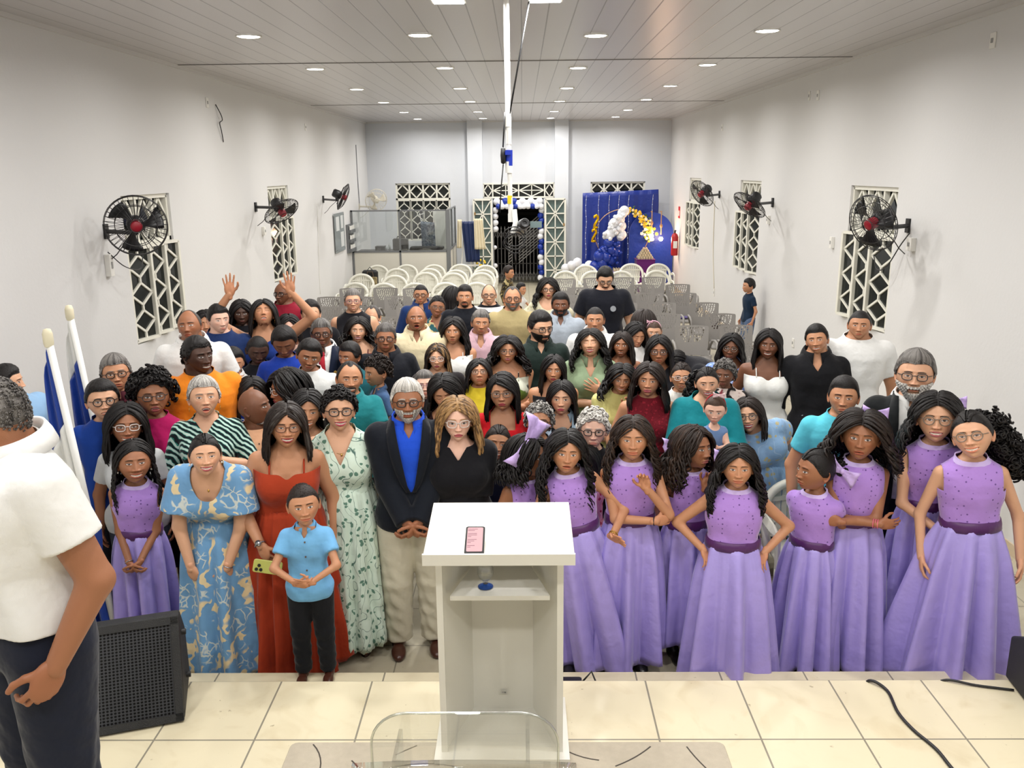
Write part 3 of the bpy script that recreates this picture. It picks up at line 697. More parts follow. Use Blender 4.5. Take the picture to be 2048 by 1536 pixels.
m = MB(); m.cyl((.25, 0, .02), (-.05, 0, 1.85), .01, n=6); m.cyl((-.08, 0, 1.8), (.06, 0, 1.84), .01, n=6); m.build('pole', M_white, r); m = MB(); m.lathe([(0, 0), (.15, 0), (.15, .02), (0, .03)], (.25, 0, 0)); m.build('base', M_black, r)
m = MB(); P = np.zeros((10, 8, 3))
for i in range(10):
    for j in range(8): P[i, j] = (-.16+.32*j/7+.02*i/9, .02*math.sin(j*2.), 1.66-.62*i/9-.03*(j/7))
m.grid(P); o = m.build('hanging_cloth', cloth('shawl', rgb(70,84,100), 'blotch', rgb(120,130,140), rgb(60,70,90), 1.5), None, True); o.location = (-2.22, 20.15, 0); solidify(o, .01); tag(o, 'patterned grey blue cloth hanging on the booth stand', 'cloth')
# draped easel left of the doorway
r = empty('easel', (-1.22, 20.1, 0), 0, 'white wooden easel hidden under draped fabric beside the open door', 'easel')
m = MB()
for a, b in (((-.28, -.1, 0), (-.12, 0, 1.6)), ((.28, -.1, 0), (.12, 0, 1.6)), ((0, .3, 0), (0, .02, 1.6))): m.cyl(a, b, .014, n=6)
m.bbox((-.26, -.09, .62), (.26, -.06, .66)); m.build('frame', M_white, r)
def drape(name, x0, x1, z0, z1, y, n, amp, mt, taper=0, sw=0, ph=0.):
    m = MB(); P = np.zeros((14, n*6, 3))
    for i in range(14):
        t = i/13
        for j in range(n*6):
            s_ = j/(n*6-1); xx = x0+(x1-x0)*s_; c = (x0+x1)/2
            P[i, j] = (c+(xx-c)*(1-taper*t)+sw*t, y+amp*math.sin(j/6*2*math.pi+ph)*(.4+.6*t)-.02*t, z1+(z0-z1)*t)
    m.grid(P); o = m.build(name, mt, None, True); solidify(o, .006); return o
tag(drape('blue_drape', -1.42, -1.02, .72, 1.66, 20.0, 4, .02, cloth('navy_satin', rgb(16,38,84), satin=1), .18, .06), 'dark blue cloth draped over the easel by the door', 'cloth')
tag(drape('cream_drape', -1.12, -.92, 1.02, 1.72, 19.94, 4, .025, cloth('cream_tulle', rgb(232,220,190)), -.3, .04), 'cream fringed cloth hanging over the right of the easel', 'cloth')
tag(drape('cream_drape', -1.5, -1.4, 1.05, 1.7, 19.96, 2, .02, cloth('cream_tulle', rgb(232,220,190)), -.2, -.02), 'cream fringed cloth hanging over the left of the easel', 'cloth')
def plant(name, c, n, h, cols, label, cat='plant', fl=None):
    rnd = random.Random(3); r = empty(name, c, 0, label, cat); m = MB()
    for i in range(n):
        a = rnd.random()*6.28; l = h*(.6+.4*rnd.random()); d = np.array([math.cos(a)*.5, math.sin(a)*.5, 1.])*l; side = np.array([-math.sin(a), math.cos(a), 0])*.018
        m.grid(np.array([[d*t-side*math.sin(math.pi*t)-np.array([0, 0, t*t*l*.3]), d*t+side*math.sin(math.pi*t)-np.array([0, 0, t*t*l*.3])] for t in np.linspace(0, 1, 6)]))
    m.build('leaves', mat('leaf_green', rgb(52,84,40), .5), r, True)
    m = MB(); m.lathe([(0, 0), (.07, 0), (.1, -.0), (.1, -.15), (.07, -.25), (0, -.25)], (0, 0, .02)); m.build('pot', M_white, r, True)
    if fl:
        for i in range(7): m = MB(); m.sph((rnd.uniform(-.1, .1), rnd.uniform(-.1, .1), h*.6+rnd.random()*h*.5), .028, 8); m.build('flower', fl, r, True)
    return r
M_yel = mat('flower_yellow', rgb(240,200,50), .6); M_cream = mat('flower_cream', rgb(240,232,205), .6)
plant('potted_plant', (-.98, 20.0, .3), 40, .5, None, 'leafy plant with yellow flowers beside the open door leaf', fl=M_yel)
# blue backdrop, arch, balloons, flowers
def backdrop():
    m = MB(); P = np.zeros((20, 60, 3))
    for i in range(20):
        t = i/19
        for j in range(60):
            s_ = j/59; z1 = 2.25+.07*s_; P[i, j] = (1.44+1.8*s_+.015*math.sin(9*t)*(s_ > .9), 20.75+.012*math.sin(j*.9+2*t)*(.3+t)+.01*math.sin(j*.31), z1*(1-t)+.02*t)
    m.grid(P); o = m.build('backdrop_cloth', cloth('royal_blue', rgb(14,42,132), satin=1), None, True); solidify(o, .006); tag(o, 'large royal blue cloth backdrop hung over the right back window', 'backdrop')
    m = MB(); pts = []
    for t in np.linspace(0, math.pi, 24): pts.append((3.05-.52*math.cos(t), 1.3+.5*math.sin(t)))
    pts = [(2.53, 0.02)]+pts+[(3.57, .02)]
    m.prism(pts, 20.42, 20.46); o = m.build('arch_panel', cloth('royal_blue2', rgb(18,52,150), satin=1)); tag(o, 'round topped panel covered in shiny blue fabric by the right wall', 'panel')
backdrop()
M_gold = mat('hoop_gold', rgb(190,150,110), .35, metal=.7)
r = empty('hoop_arch', (2.35, 20.36, 0), 0, 'thin gold hoop arch in front of the blue backdrop', 'arch')
m = MB(); m.tube([(.63*math.cos(t), 0, 1.28+.63*math.sin(t)*.95) for t in np.linspace(-.55, math.pi+.55, 40)], .01, 6); m.build('hoop', M_gold, r, True)
m = MB(); m.tube([(-.56, 0, .95), (-.3, 0, .02)], .01, 6); m.tube([(.56, 0, .95), (.3, 0, .02)], .01, 6); m.build('stand', M_gold, r)
M_bw = mat('balloon_white', rgb(232,233,238), .25, spec=.5); M_bb = mat('balloon_blue', rgb(22,52,150), .22, spec=.5)
def nth(i): return ['first','second','third','fourth','fifth','sixth','seventh','eighth','ninth','tenth','eleventh','twelfth'][i] if i < 12 else '%dth' % (i+1) if (i+1) % 10 not in (1, 2, 3) or i < 20 else '%d%s' % (i+1, {1:'st',2:'nd',3:'rd'}[(i+1) % 10])
def balloon_cluster(spec, grp, place, order='down'):
    rnd = random.Random(5); base = {}; cnt = {}
    for i, (x, y, z, rr, c) in enumerate(sorted(spec, key=(lambda t: -t[2]) if order == 'down' else (lambda t: t[0]))):
        if c not in base:
            m = MB(); m.lathe([(0, 1.02), (.35, .95), (.7, .73), (.95, .32), (1, 0), (.93, -.4), (.66, -.82), (.3, -1.08), (.06, -1.2), (.08, -1.27), (0, -1.24)][::-1], n=20); base[c] = m.mesh('balloon', M_bw if c == 'w' else M_bb, True)
        o = link('balloon', base[c]); o.location = (x, y, z); o.scale = (rr,)*3; o.rotation_euler = (rnd.uniform(-.8, .8), rnd.uniform(-.8, .8), rnd.random()*6)
        big = rr > .07; k = cnt.get((c, big), 0); cnt[(c, big)] = k+1
        tag(o, '%s %s balloon %s, %s %s' % ({True: 'large', False: 'small'}[big], {'w': 'white', 'b': 'blue'}[c], place, nth(k), 'from the top' if order == 'down' else 'from left'), 'balloon', grp)
rnd = random.Random(11); S = []
def blob(cx, cz, n, sx, sz, rs, c, y=20.22):
    for _ in range(n):
        rr = rnd.choice(rs); S.append((cx+rnd.uniform(-sx, sx), y-rnd.uniform(0, .1)-(.1 if rr < .06 else 0), cz+rnd.uniform(-sz, sz), rr, c))
for cx, cz, c in ((2.33, 1.83, 'w'), (2.25, 1.7, 'w'), (2.15, 1.55, 'w'), (2.28, 1.5, 'w'), (2.05, 1.4, 'w'), (2.2, 1.36, 'w'), (2.33, 1.3, 'w'), (2.0, 1.3, 'w')): blob(cx, cz, 2, .05, .04, (.11, .12, .1), c); blob(cx, cz, 4, .1, .08, (.035, .045, .05), c)
for cx, cz, c in ((2.0, 1.13, 'b'), (2.2, 1.06, 'b'), (2.08, .98, 'b'), (1.9, .95, 'b'), (2.2, .88, 'b'), (1.95, .8, 'b'), (1.78, .82, 'b'), (2.1, .72, 'b'), (1.85, .62, 'b'), (1.72, .58, 'b'), (2.0, .5, 'b'), (1.8, .4, 'b')): blob(cx, cz, 1, .03, .03, (.13, .12, .14), c); blob(cx, cz, 2, .13, .09, (.04, .05, .035), c)
balloon_cluster(S, 'balloons of the backdrop arch', 'in the backdrop garland')
S = [(1.02+.14*i, 20.3-.05*(i % 2), .52+.07*(i % 3), .11, 'w') for i in range(5)]; balloon_cluster(S, 'white balloons on the floor by the backdrop', 'on the floor left of the backdrop', 'left')
S = []
for i, t in enumerate(np.linspace(-.62, .42, 11)): S.append((t, YB-.12, 2.03+.025*(-1)**i, .09, 'w' if i not in (2, 3, 4) else 'b')); S.append((t+.04, YB-.2, 1.94, .065, 'w' if i % 4 else 'b'))
balloon_cluster(S, 'balloons over the doorway', 'along the top of the doorway', 'left')
S = [(.46+.015*(-1)**i, YB-.12, z, .078, 'wbbbwwbbbwwbbw'[i]) for i, z in enumerate(np.linspace(1.84, .2, 14))]
balloon_cluster(S, 'balloons down the right of the doorway', 'down the right side of the doorway')
S = [(-.66, YB-.12, z, .075, 'w') for z in np.linspace(1.85, 1.4, 4)]+[(-.68, YB-.12, .95, .05, 'w'), (-.68, YB-.12, .5, .06, 'w')]
balloon_cluster(S, 'balloons down the left of the doorway', 'down the left side of the doorway')
# garland of flowers on the right of the hoop
m = MB(); m2 = MB(); m3 = MB(); rnd = random.Random(8)
for i in range(120):
    t = rnd.random(); a = math.pi*(.44-.5*t); x = 2.35+.63*math.cos(a)+rnd.gauss(0, .05+.02*t); z = 1.28+.6*math.sin(a)+rnd.gauss(0, .05); y = 20.3-rnd.random()*.06
    q = m if (i % 3 or t < .3 and i % 2) else m2
    if i % 4 == 3: m3.sph((x, y+.03, z), (.045, .01, .02), 6, rotm('Y', rnd.random()*3)); continue
    rr = rnd.uniform(.022, .036)
    for k in range(5): q.sph((x+rr*.6*math.cos(k*1.256), y, z+rr*.6*math.sin(k*1.256)), (rr*.55, rr*.3, rr*.55), 6)
r = empty('flower_garland', (0, 0, 0), 0, 'garland of yellow and cream flowers on the right of the gold hoop', 'flowers')
m.build('yellow_flowers', M_yel, r, True); m2.build('cream_flowers', M_cream, r, True); m3.build('leaves', MATS['leaf_green'], r, True)
# gold foil figure balloons: 2 over 2
def digit2(c, label):
    p = [(-.5, .55), (-.35, .85), (0, 1), (.38, .82), (.42, .45), (.1, .05), (-.3, -.4), (-.5, -.85), (0, -.85), (.5, -.85)]
    pts = np.array([(c[0]+x*.1, c[1], c[2]+z*.15) for x, z in p]); m = MB(); q = []
    for i in range(len(pts)-1):
        for t in (0, .5): q.append(pts[i]*(1-t)+pts[i+1]*t)
    q.append(pts[-1]); rr = [.014]+[.034 if i % 2 else .03 for i in range(len(q)-2)]+[.012]
    m.tube(q, rr, 10); tag(m.build('foil_balloon', mat('gold_foil', rgb(232,180,30), .18, metal=.9), None, True), label, 'balloon', 'gold figure balloons')
digit2((1.73, 20.28, 1.6), 'gold foil balloon shaped as a 2, upper of the pair'); digit2((1.69, 20.28, 1.28), 'gold foil balloon shaped as a 2, lower of the pair')
# string lights on the backdrop, rope lamps
for k, x in enumerate((1.52, 1.82, 2.07, 2.3, 2.53, 3.1)):
    m = MB(); m.tube([(x+.01*math.sin(z*9), 20.68, z) for z in np.linspace(2.2, .7, 12)], .0025, 4); r = m.build('string_light', M_white); tag(r, 'string of tiny lights down the blue cloth, %s strand from the left' % ('first', 'second', 'third', 'fourth', 'fifth', 'sixth')[k], 'string light', 'strings of tiny lights on the backdrop')
    m = MB()
    for z in np.arange(.8, 2.2, .13): m.sph((x+.01*math.sin(z*9), 20.672, z), .006, 5)
    m.build('bulb', mat('tiny_bulb', (1,1,1), .5, emit=(.8,.9,1), es=3), r)
for k, (x, z) in enumerate(((3.02, 1.27), (3.24, 1.2))):
    r = empty('rope_pendant', (x, 20.18, 0), 0, '%s rope pendant lamp glowing in front of the blue arch panel' % ('left', 'right')[k], 'lamp', 'rope pendant lamps')
    m = MB(); m.tube([(0, .2, 1.82), (0, .02, 1.84), (0, 0, z+.1)], .012, 6); m.sph((0, 0, z+.3), (.035, .02, .05), 8); m.build('rope', mat('rope', rgb(170,130,90), .8), r, True)
    m = MB(); m.sph((0, 0, z), .05, 12); m.build('bulb', mat('warm_bulb', (1,1,1), .5, emit=(1,.68,.42), es=90), r, True)
    l = bpy.data.objects.new('pendant_light', bpy.data.lights.new('pend', 'POINT')); l.data.energy = 22; l.data.color = (1,.6,.36); l.data.shadow_soft_size = .04; COL.objects.link(l); l.parent = r; l.location = (0, -.06, z)
# pedestals with sweets
def pedestal(c, w_, h, col, label, nb):
    r = empty('pedestal', c, 0, label, 'pedestal', 'party pedestals'); m = MB(); m.bbox((-w_/2, -w_/2, 0), (w_/2, w_/2, h)); m.build('column', cloth('ped'+label[:6], col), r); m = MB(); m.bbox((-w_/2-.01, -w_/2-.01, h), (w_/2+.01, w_/2+.01, h+.015)); m.build('top', cloth('ped'+label[:6], col), r)
    rnd = random.Random(2); lay = 0; k = 0; z = h+.04
    Ms = mat('sweet_wrap', rgb(196,180,150), .35, noise=.5, nscale=40)
    m = MB(); m.rbox((0, 0, 0), (.05, .05, .045), .008); m.sph((0, 0, .03), (.018, .018, .012), 6); me = m.mesh('sweet', Ms)
    while k < nb and lay < 6:
        n_ = max(1, int(w_/.062)-lay)
        for i in range(n_):
            for j in range(n_):
                if k >= nb: break
                o = link('sweet_box', me); o.location = (c[0]+(i-(n_-1)/2)*.06, c[1]+(j-(n_-1)/2)*.06, c[2]+z); o.rotation_euler = (0, 0, rnd.uniform(-.3, .3)); k += 1
                tag(o, 'wrapped sweet on %s, %s layer, %s row, %s from left' % ('purple pedestal' if 'purple' in label else 'lilac pedestal', ['bottom', 'second', 'third', 'fourth', 'fifth', 'top'][lay], ['front', 'second', 'third', 'fourth', 'fifth', 'sixth'][j], nth(i)), 'sweet box', 'sweets on the '+label.split(' with')[0])
        lay += 1; z += .05
pedestal((2.86, 20.05, 0), .42, .74, rgb(96,34,104), 'purple pedestal with a pyramid of sweets', 90)
pedestal((2.3, 20.05, 0), .4, .46, rgb(170,156,206), 'pale lilac pedestal with wrapped gifts', 24)
# extinguisher and sign on the right wall
r = empty('fire_extinguisher', (XR-.1, 19.8, .85), 0, 'red fire extinguisher hanging on the right wall beyond the blue panel', 'fire extinguisher')
m = MB(); m.lathe([(0, 0), (.075, 0), (.08, .03), (.08, .42), (.06, .48), (.025, .51), (0, .51)], n=20); m.build('cylinder', mat('ext_red', rgb(176,26,30), .3), r, True)
m = MB(); m.cyl((0, 0, .5), (0, 0, .56), .02); m.box((0, -.04, .57), (.03, .12, .02)); m.tube([(0, .03, .54), (.0, .09, .48), (0, .09, .2)], .01, 6); m.build('valve', M_black, r)
m = MB(); m.box((-.0, -.079, .25), (.09, .006, .16)); m.build('label', M_white, r)
r = empty('wall_sign', (XR, 19.9, 1.82), 0, 'small red and white safety sign above the fire extinguisher', 'sign'); m = MB(); m.box((-.004, 0, 0), (.008, .2, .26)); m.build('plate', mat('sign_red', rgb(190,30,36), .5), r); m = MB(); m.box((-.009, 0, -.02), (.003, .12, .12)); m.build('pictogram', M_white, r)
# ------------------------------------------------------------------ implicit surfaces
def ss(a, b, x): t = np.clip((x-a)/(b-a), 0, 1); return t*t*(3-2*t)
def surfnets(G, lo, h):
    S = G < 0; nx, ny, nz = G.shape
    c = [(i, j, k) for i in (0, 1) for j in (0, 1) for k in (0, 1)]
    cnt = np.zeros((nx-1, ny-1, nz-1), np.int8)
    for i, j, k in c: cnt += S[i:nx-1+i, j:ny-1+j, k:nz-1+k]
    act = (cnt > 0) & (cnt < 8); I = np.argwhere(act); idx = np.full(act.shape, -1, np.int32); idx[act] = np.arange(len(I))
    if not len(I): return np.zeros((0, 3)), np.zeros((0, 4), int)
    vals = np.stack([G[I[:, 0]+i, I[:, 1]+j, I[:, 2]+k] for i, j, k in c], 1); cc = np.array(c, float)
    acc = np.zeros((len(I), 3)); n = np.zeros(len(I))
    for a in range(8):
        for b in range(a+1, 8):
            if abs(cc[a]-cc[b]).sum() != 1: continue
            va, vb = vals[:, a], vals[:, b]; mk = (va < 0) != (vb < 0)
            t = np.where(mk, va/np.where(mk, va-vb, 1), 0)[:, None]
            acc += np.where(mk[:, None], cc[a]+t*(cc[b]-cc[a]), 0); n += mk
    V = lo+h*(I+acc/n[:, None]); Q = []
    for ax in range(3):
        sl = [slice(None)]*3; s1 = list(sl); s0 = list(sl); s0[ax] = slice(0, -1); s1[ax] = slice(1, None)
        A, B = S[tuple(s0)], S[tuple(s1)]; E = np.argwhere(A != B)
        u, v = [(1, 2), (2, 0), (0, 1)][ax]
        ok = (E[:, u] > 0) & (E[:, v] > 0) & (E[:, u] < G.shape[u]-1) & (E[:, v] < G.shape[v]-1); E = E[ok]
        if not len(E): continue
        q = []
        for du, dv in ((-1, -1), (0, -1), (0, 0), (-1, 0)):
            e = E.copy(); e[:, u] += du; e[:, v] += dv; q.append(idx[e[:, 0], e[:, 1], e[:, 2]])
        q = np.stack(q, 1); fl = ~A[E[:, 0], E[:, 1], E[:, 2]]; q[fl] = q[fl][:, ::-1]; Q.append(q)
    Q = np.vstack(Q); return V, Q[(Q >= 0).all(1)]
def seg(a, b, ra, rb, k=.015, fa=False, fb=False):
    a, b = np.array(a, float), np.array(b, float); L = np.linalg.norm(b-a)+1e-9; d = (b-a)/L; r = max(ra, rb)
    def f(x, y, z):
        px, py, pz = x-a[0], y-a[1], z-a[2]; u = (px*d[0]+py*d[1]+pz*d[2]); t = np.clip(u/L, 0, 1); s_ = t*L
        D = np.sqrt((px-d[0]*s_)**2+(py-d[1]*s_)**2+(pz-d[2]*s_)**2)-(ra+(rb-ra)*t)
        if fb: D = np.maximum(D, u-L)
        if fa: D = np.maximum(D, -u)
        return D
    return (np.minimum(a, b)-r, np.maximum(a, b)+r, f, k)
def ell(c, r, R=None, k=.015):
    c, r = np.array(c, float), np.array(r, float); m = r.max()
    def f(x, y, z):
        px, py, pz = x-c[0], y-c[1], z-c[2]
        if R is not None: px, py, pz = [px*R[0, i]+py*R[1, i]+pz*R[2, i] for i in range(3)]
        return (np.sqrt((px/r[0])**2+(py/r[1])**2+(pz/r[2])**2)-1)*r.min()
    return (c-m, c+m, f, k)
def sdf_mesh(prims, h):
    lo = np.min([p[0] for p in prims], 0)-2.5*h; hi = np.max([p[1] for p in prims], 0)+2.5*h
    n = np.ceil((hi-lo)/h).astype(int)+1; G = np.full(n, .06, np.float32)
    ax = [lo[i]+h*np.arange(n[i]) for i in range(3)]
    for a, b, f, k in prims:
        m = k+2*h; i0 = np.maximum(0, np.floor((a-m-lo)/h).astype(int)); i1 = np.minimum(n, np.ceil((b+m-lo)/h).astype(int)+1)
        x, y, z = ax[0][i0[0]:i1[0], None, None], ax[1][None, i0[1]:i1[1], None], ax[2][None, None, i0[2]:i1[2]]
        D = f(x, y, z); s_ = G[i0[0]:i1[0], i0[1]:i1[1], i0[2]:i1[2]]
        if k > 0:
            t = np.clip(.5+.5*(s_-D)/k, 0, 1); s_[...] = s_*(1-t)+D*t-k*t*(1-t)
        else: s_[...] = np.minimum(s_, D)
    return surfnets(G, lo, h)
def tris(F):
    F = np.asarray(F)
    return F if F.shape[1] == 3 else np.vstack([F[:, [0, 1, 2]], F[:, [0, 2, 3]]])
def clip_mesh(V, F, f, C=None):
    """keep the part where f < 0, cut exactly along f = 0"""
    A = V if C is None else np.hstack([V, C]); T = tris(F); s = f > 0; k = s[T].sum(1)
    out = [T[k == 0]]; nv = len(V); new = []; base = nv
    def crossing(a, b):
        nonlocal base
        lo_, hi_ = np.minimum(a, b), np.maximum(a, b); key = lo_.astype(np.int64)*nv+hi_
        return key
    keys = []; jobs = []
    for cnt in (1, 2):
        t = T[k == cnt]
        if not len(t): continue
        sg = s[t]; odd = sg if cnt == 1 else ~sg; p = odd.argmax(1); r = np.arange(len(t))
        a, b, c = t[r, p], t[r, (p+1) % 3], t[r, (p+2) % 3]
        k1, k2 = crossing(a, b), crossing(a, c); keys += [k1, k2]; jobs.append((cnt, a, b, c, k1, k2))
    if keys:
        uk = np.unique(np.concatenate(keys)); i, j = uk//nv, uk % nv; t = (f[i]/(f[i]-f[j]))[:, None]
        A = np.vstack([A, A[i]+t*(A[j]-A[i])])
        for cnt, a, b, c, k1, k2 in jobs:
            e1, e2 = nv+np.searchsorted(uk, k1), nv+np.searchsorted(uk, k2)
            if cnt == 1: out += [np.stack([e1, b, c], 1), np.stack([e1, c, e2], 1)]
            else: out.append(np.stack([a, e1, e2], 1))
    T = np.vstack(out); u, inv = np.unique(T, return_inverse=True); A = A[u]; T = inv.reshape(T.shape)
    return (A, T) if C is None else (A[:, :3], T, A[:, 3:])
def tubes(P, R, n=5):
    """many tubes at once, P (L,k,3), R (L,k)"""
    L, k = P.shape[:2]; t = np.gradient(P, axis=1); t /= np.linalg.norm(t, axis=2, keepdims=True)+1e-9
    ref = np.zeros_like(t); ref[..., 1] = 1.; bad = np.abs(t[..., 1]) > .93; ref[bad] = (1, 0, 0)
    u = np.cross(t, ref); u /= np.linalg.norm(u, axis=2, keepdims=True)+1e-9; v = np.cross(t, u)
    a = np.arange(n)*2*math.pi/n
    V = P[:, :, None]+R[:, :, None, None]*(np.cos(a)[:, None]*u[:, :, None]+np.sin(a)[:, None]*v[:, :, None])
    l, i, j = np.meshgrid(np.arange(L), np.arange(k-1), np.arange(n), indexing='ij'); j2 = (j+1) % n; b = l*k*n
    F = np.stack([b+i*n+j, b+i*n+j2, b+(i+1)*n+j2, b+(i+1)*n+j], -1).reshape(-1, 4)
    return V.reshape(-1, 3), F
# ------------------------------------------------------------------ head
_hg = {}
def head_grid(res):
    if res in _hg: return _hg[res]
    nf, nb, zf, zb = {2: (84, 22, 84, 30), 1: (56, 18, 56, 22), 0: (34, 14, 34, 16)}[res]
    u = np.concatenate([np.linspace(-1.05, 1.05, nf), np.linspace(1.05, 2*math.pi-1.05, nb+2)[1:-1]])
    z = np.concatenate([np.linspace(0, .95, zb//2), np.linspace(.95, 2.45, zf+2)[1:-1], np.linspace(2.45, math.pi, zb//2)])
    th = np.repeat(z[:, None], len(u), 1); uu = np.repeat(u[None], len(z), 0)
    a, b = th.shape; i, j = np.meshgrid(np.arange(a-1), np.arange(b), indexing='ij'); j2 = (j+1) % b
    F = np.stack([i*b+j, (i+1)*b+j, (i+1)*b+j2, i*b+j2], -1).reshape(-1, 4)
    _hg[res] = (th.ravel(), uu.ravel(), F); return _hg[res]
EYE_Z, EYE_X = .0, .0315
def head_shape(th, u, q):
    """unit head 0.225 high, face towards -y"""
    x = .0775*q.get('wide', 1)*np.sin(th)*np.sin(u); y = -.095*np.sin(th)*np.cos(u); z = .1125*np.cos(th)
    fr = ss(.01, -.05, y); low = ss(.01, -.105, z)
    x *= 1-(q.get('jaw', .3)-.06)*low**1.5; x *= 1+.05*ss(.1, .03, z)*ss(-.05, .03, z)
    y = np.where(y < 0, -.095*np.abs(y/.095)**.86, y)
    y = np.where(y > 0, y*(1-.5*ss(.0, -.1, z)), y*(1+.22*low**2))
    y = np.where((y < 0) & (z > .05), y*(1-.10*ss(.05, .11, z)), y)
    z = z+.03*ss(-.095, -.1125, z)*(y > -.05)
    y0 = y.copy(); ax = np.abs(x)
    g = lambda cx, cz, sx, sz: np.exp(-((ax-cx)/sx)**2-((z-cz)/sz)**2)
    d = np.zeros_like(x)
    sm, age, op = q.get('smile', 0), q.get('age', 0), q.get('open', 0)
    t = np.clip((.016-z)/.05, 0, 1); prof = (t**1.15)*.0215*q.get('nose', 1)*ss(-.046, -.036, z)*(z < .02)
    sx = (.0062+.0068*t)*q.get('nwide', 1)
    d += prof*np.exp(-(ax/sx)**2)
    d += .0085*np.exp(-((ax-.0125*q.get('nwide', 1))/.0062)**2-((z+.0355)/.0062)**2)
    d -= .0085*g(EYE_X, .003, .016, .011)+.003*g(.015, .008, .007, .012)
    d += .0042*g(.027, .023, .02, .007)
    d += .005*g(.043, -.02, .017, .016)*(1+.3*q.get('fat', 0))+.006*sm*g(.036, -.034, .013, .011)+.005*q.get('fat', 0)*g(.045, -.06, .02, .02)
    ln = np.abs((ax-.017)-(-(z+.036))*.62); d -= (.0012+.0016*max(sm, age))*np.exp(-(ln/.0028)**2)*ss(-.068, -.06, z)*ss(-.034, -.042, z)
    mw = .0250+.0085*sm-.003*op; zc = -.0640+.0095*sm*(ax/mw)**2-.002*(1-sm)*(ax/mw)**2
    wm = ss(mw+.002, mw-.008, ax); lp = q.get('lip', 1)
    gap = (.0125*op+.0078*(sm > .55)*(1 if op < .2 else 0))*np.sqrt(np.clip(1-(ax/(mw*.92))**2, 0, 1))
    zu, zl = zc+gap*.45, zc-gap*(.55+.5*op)
    up = np.exp(-((z-zu-.0045)/.0045)**2); lo_ = np.exp(-((z-zl+.006)/.0052)**2)
    d += wm*(.0048*up+.0055*lo_)*lp
    inside = (z < zu) & (z > zl) & (ax < mw*.92); d -= .002*wm*np.exp(-((z-zc)/.002)**2)
    d = np.where(inside, d-(.010*op+.001), d)
    d -= .0035*g(0, -.08, .022, .006); d += .006*g(0, -.098, .018, .013)
    # eyeball
    er = np.sqrt(((ax-EYE_X)/.0165)**2+((z-EYE_Z)/.0115)**2); d += .0058*np.clip(1-er**2, 0, 1)**.6
    y = y0-d*fr
    return x, y, z, dict(ax=ax, mw=mw, zc=zc, zu=zu, zl=zl, inside=inside, wm=wm, lp=lp, fr=fr)
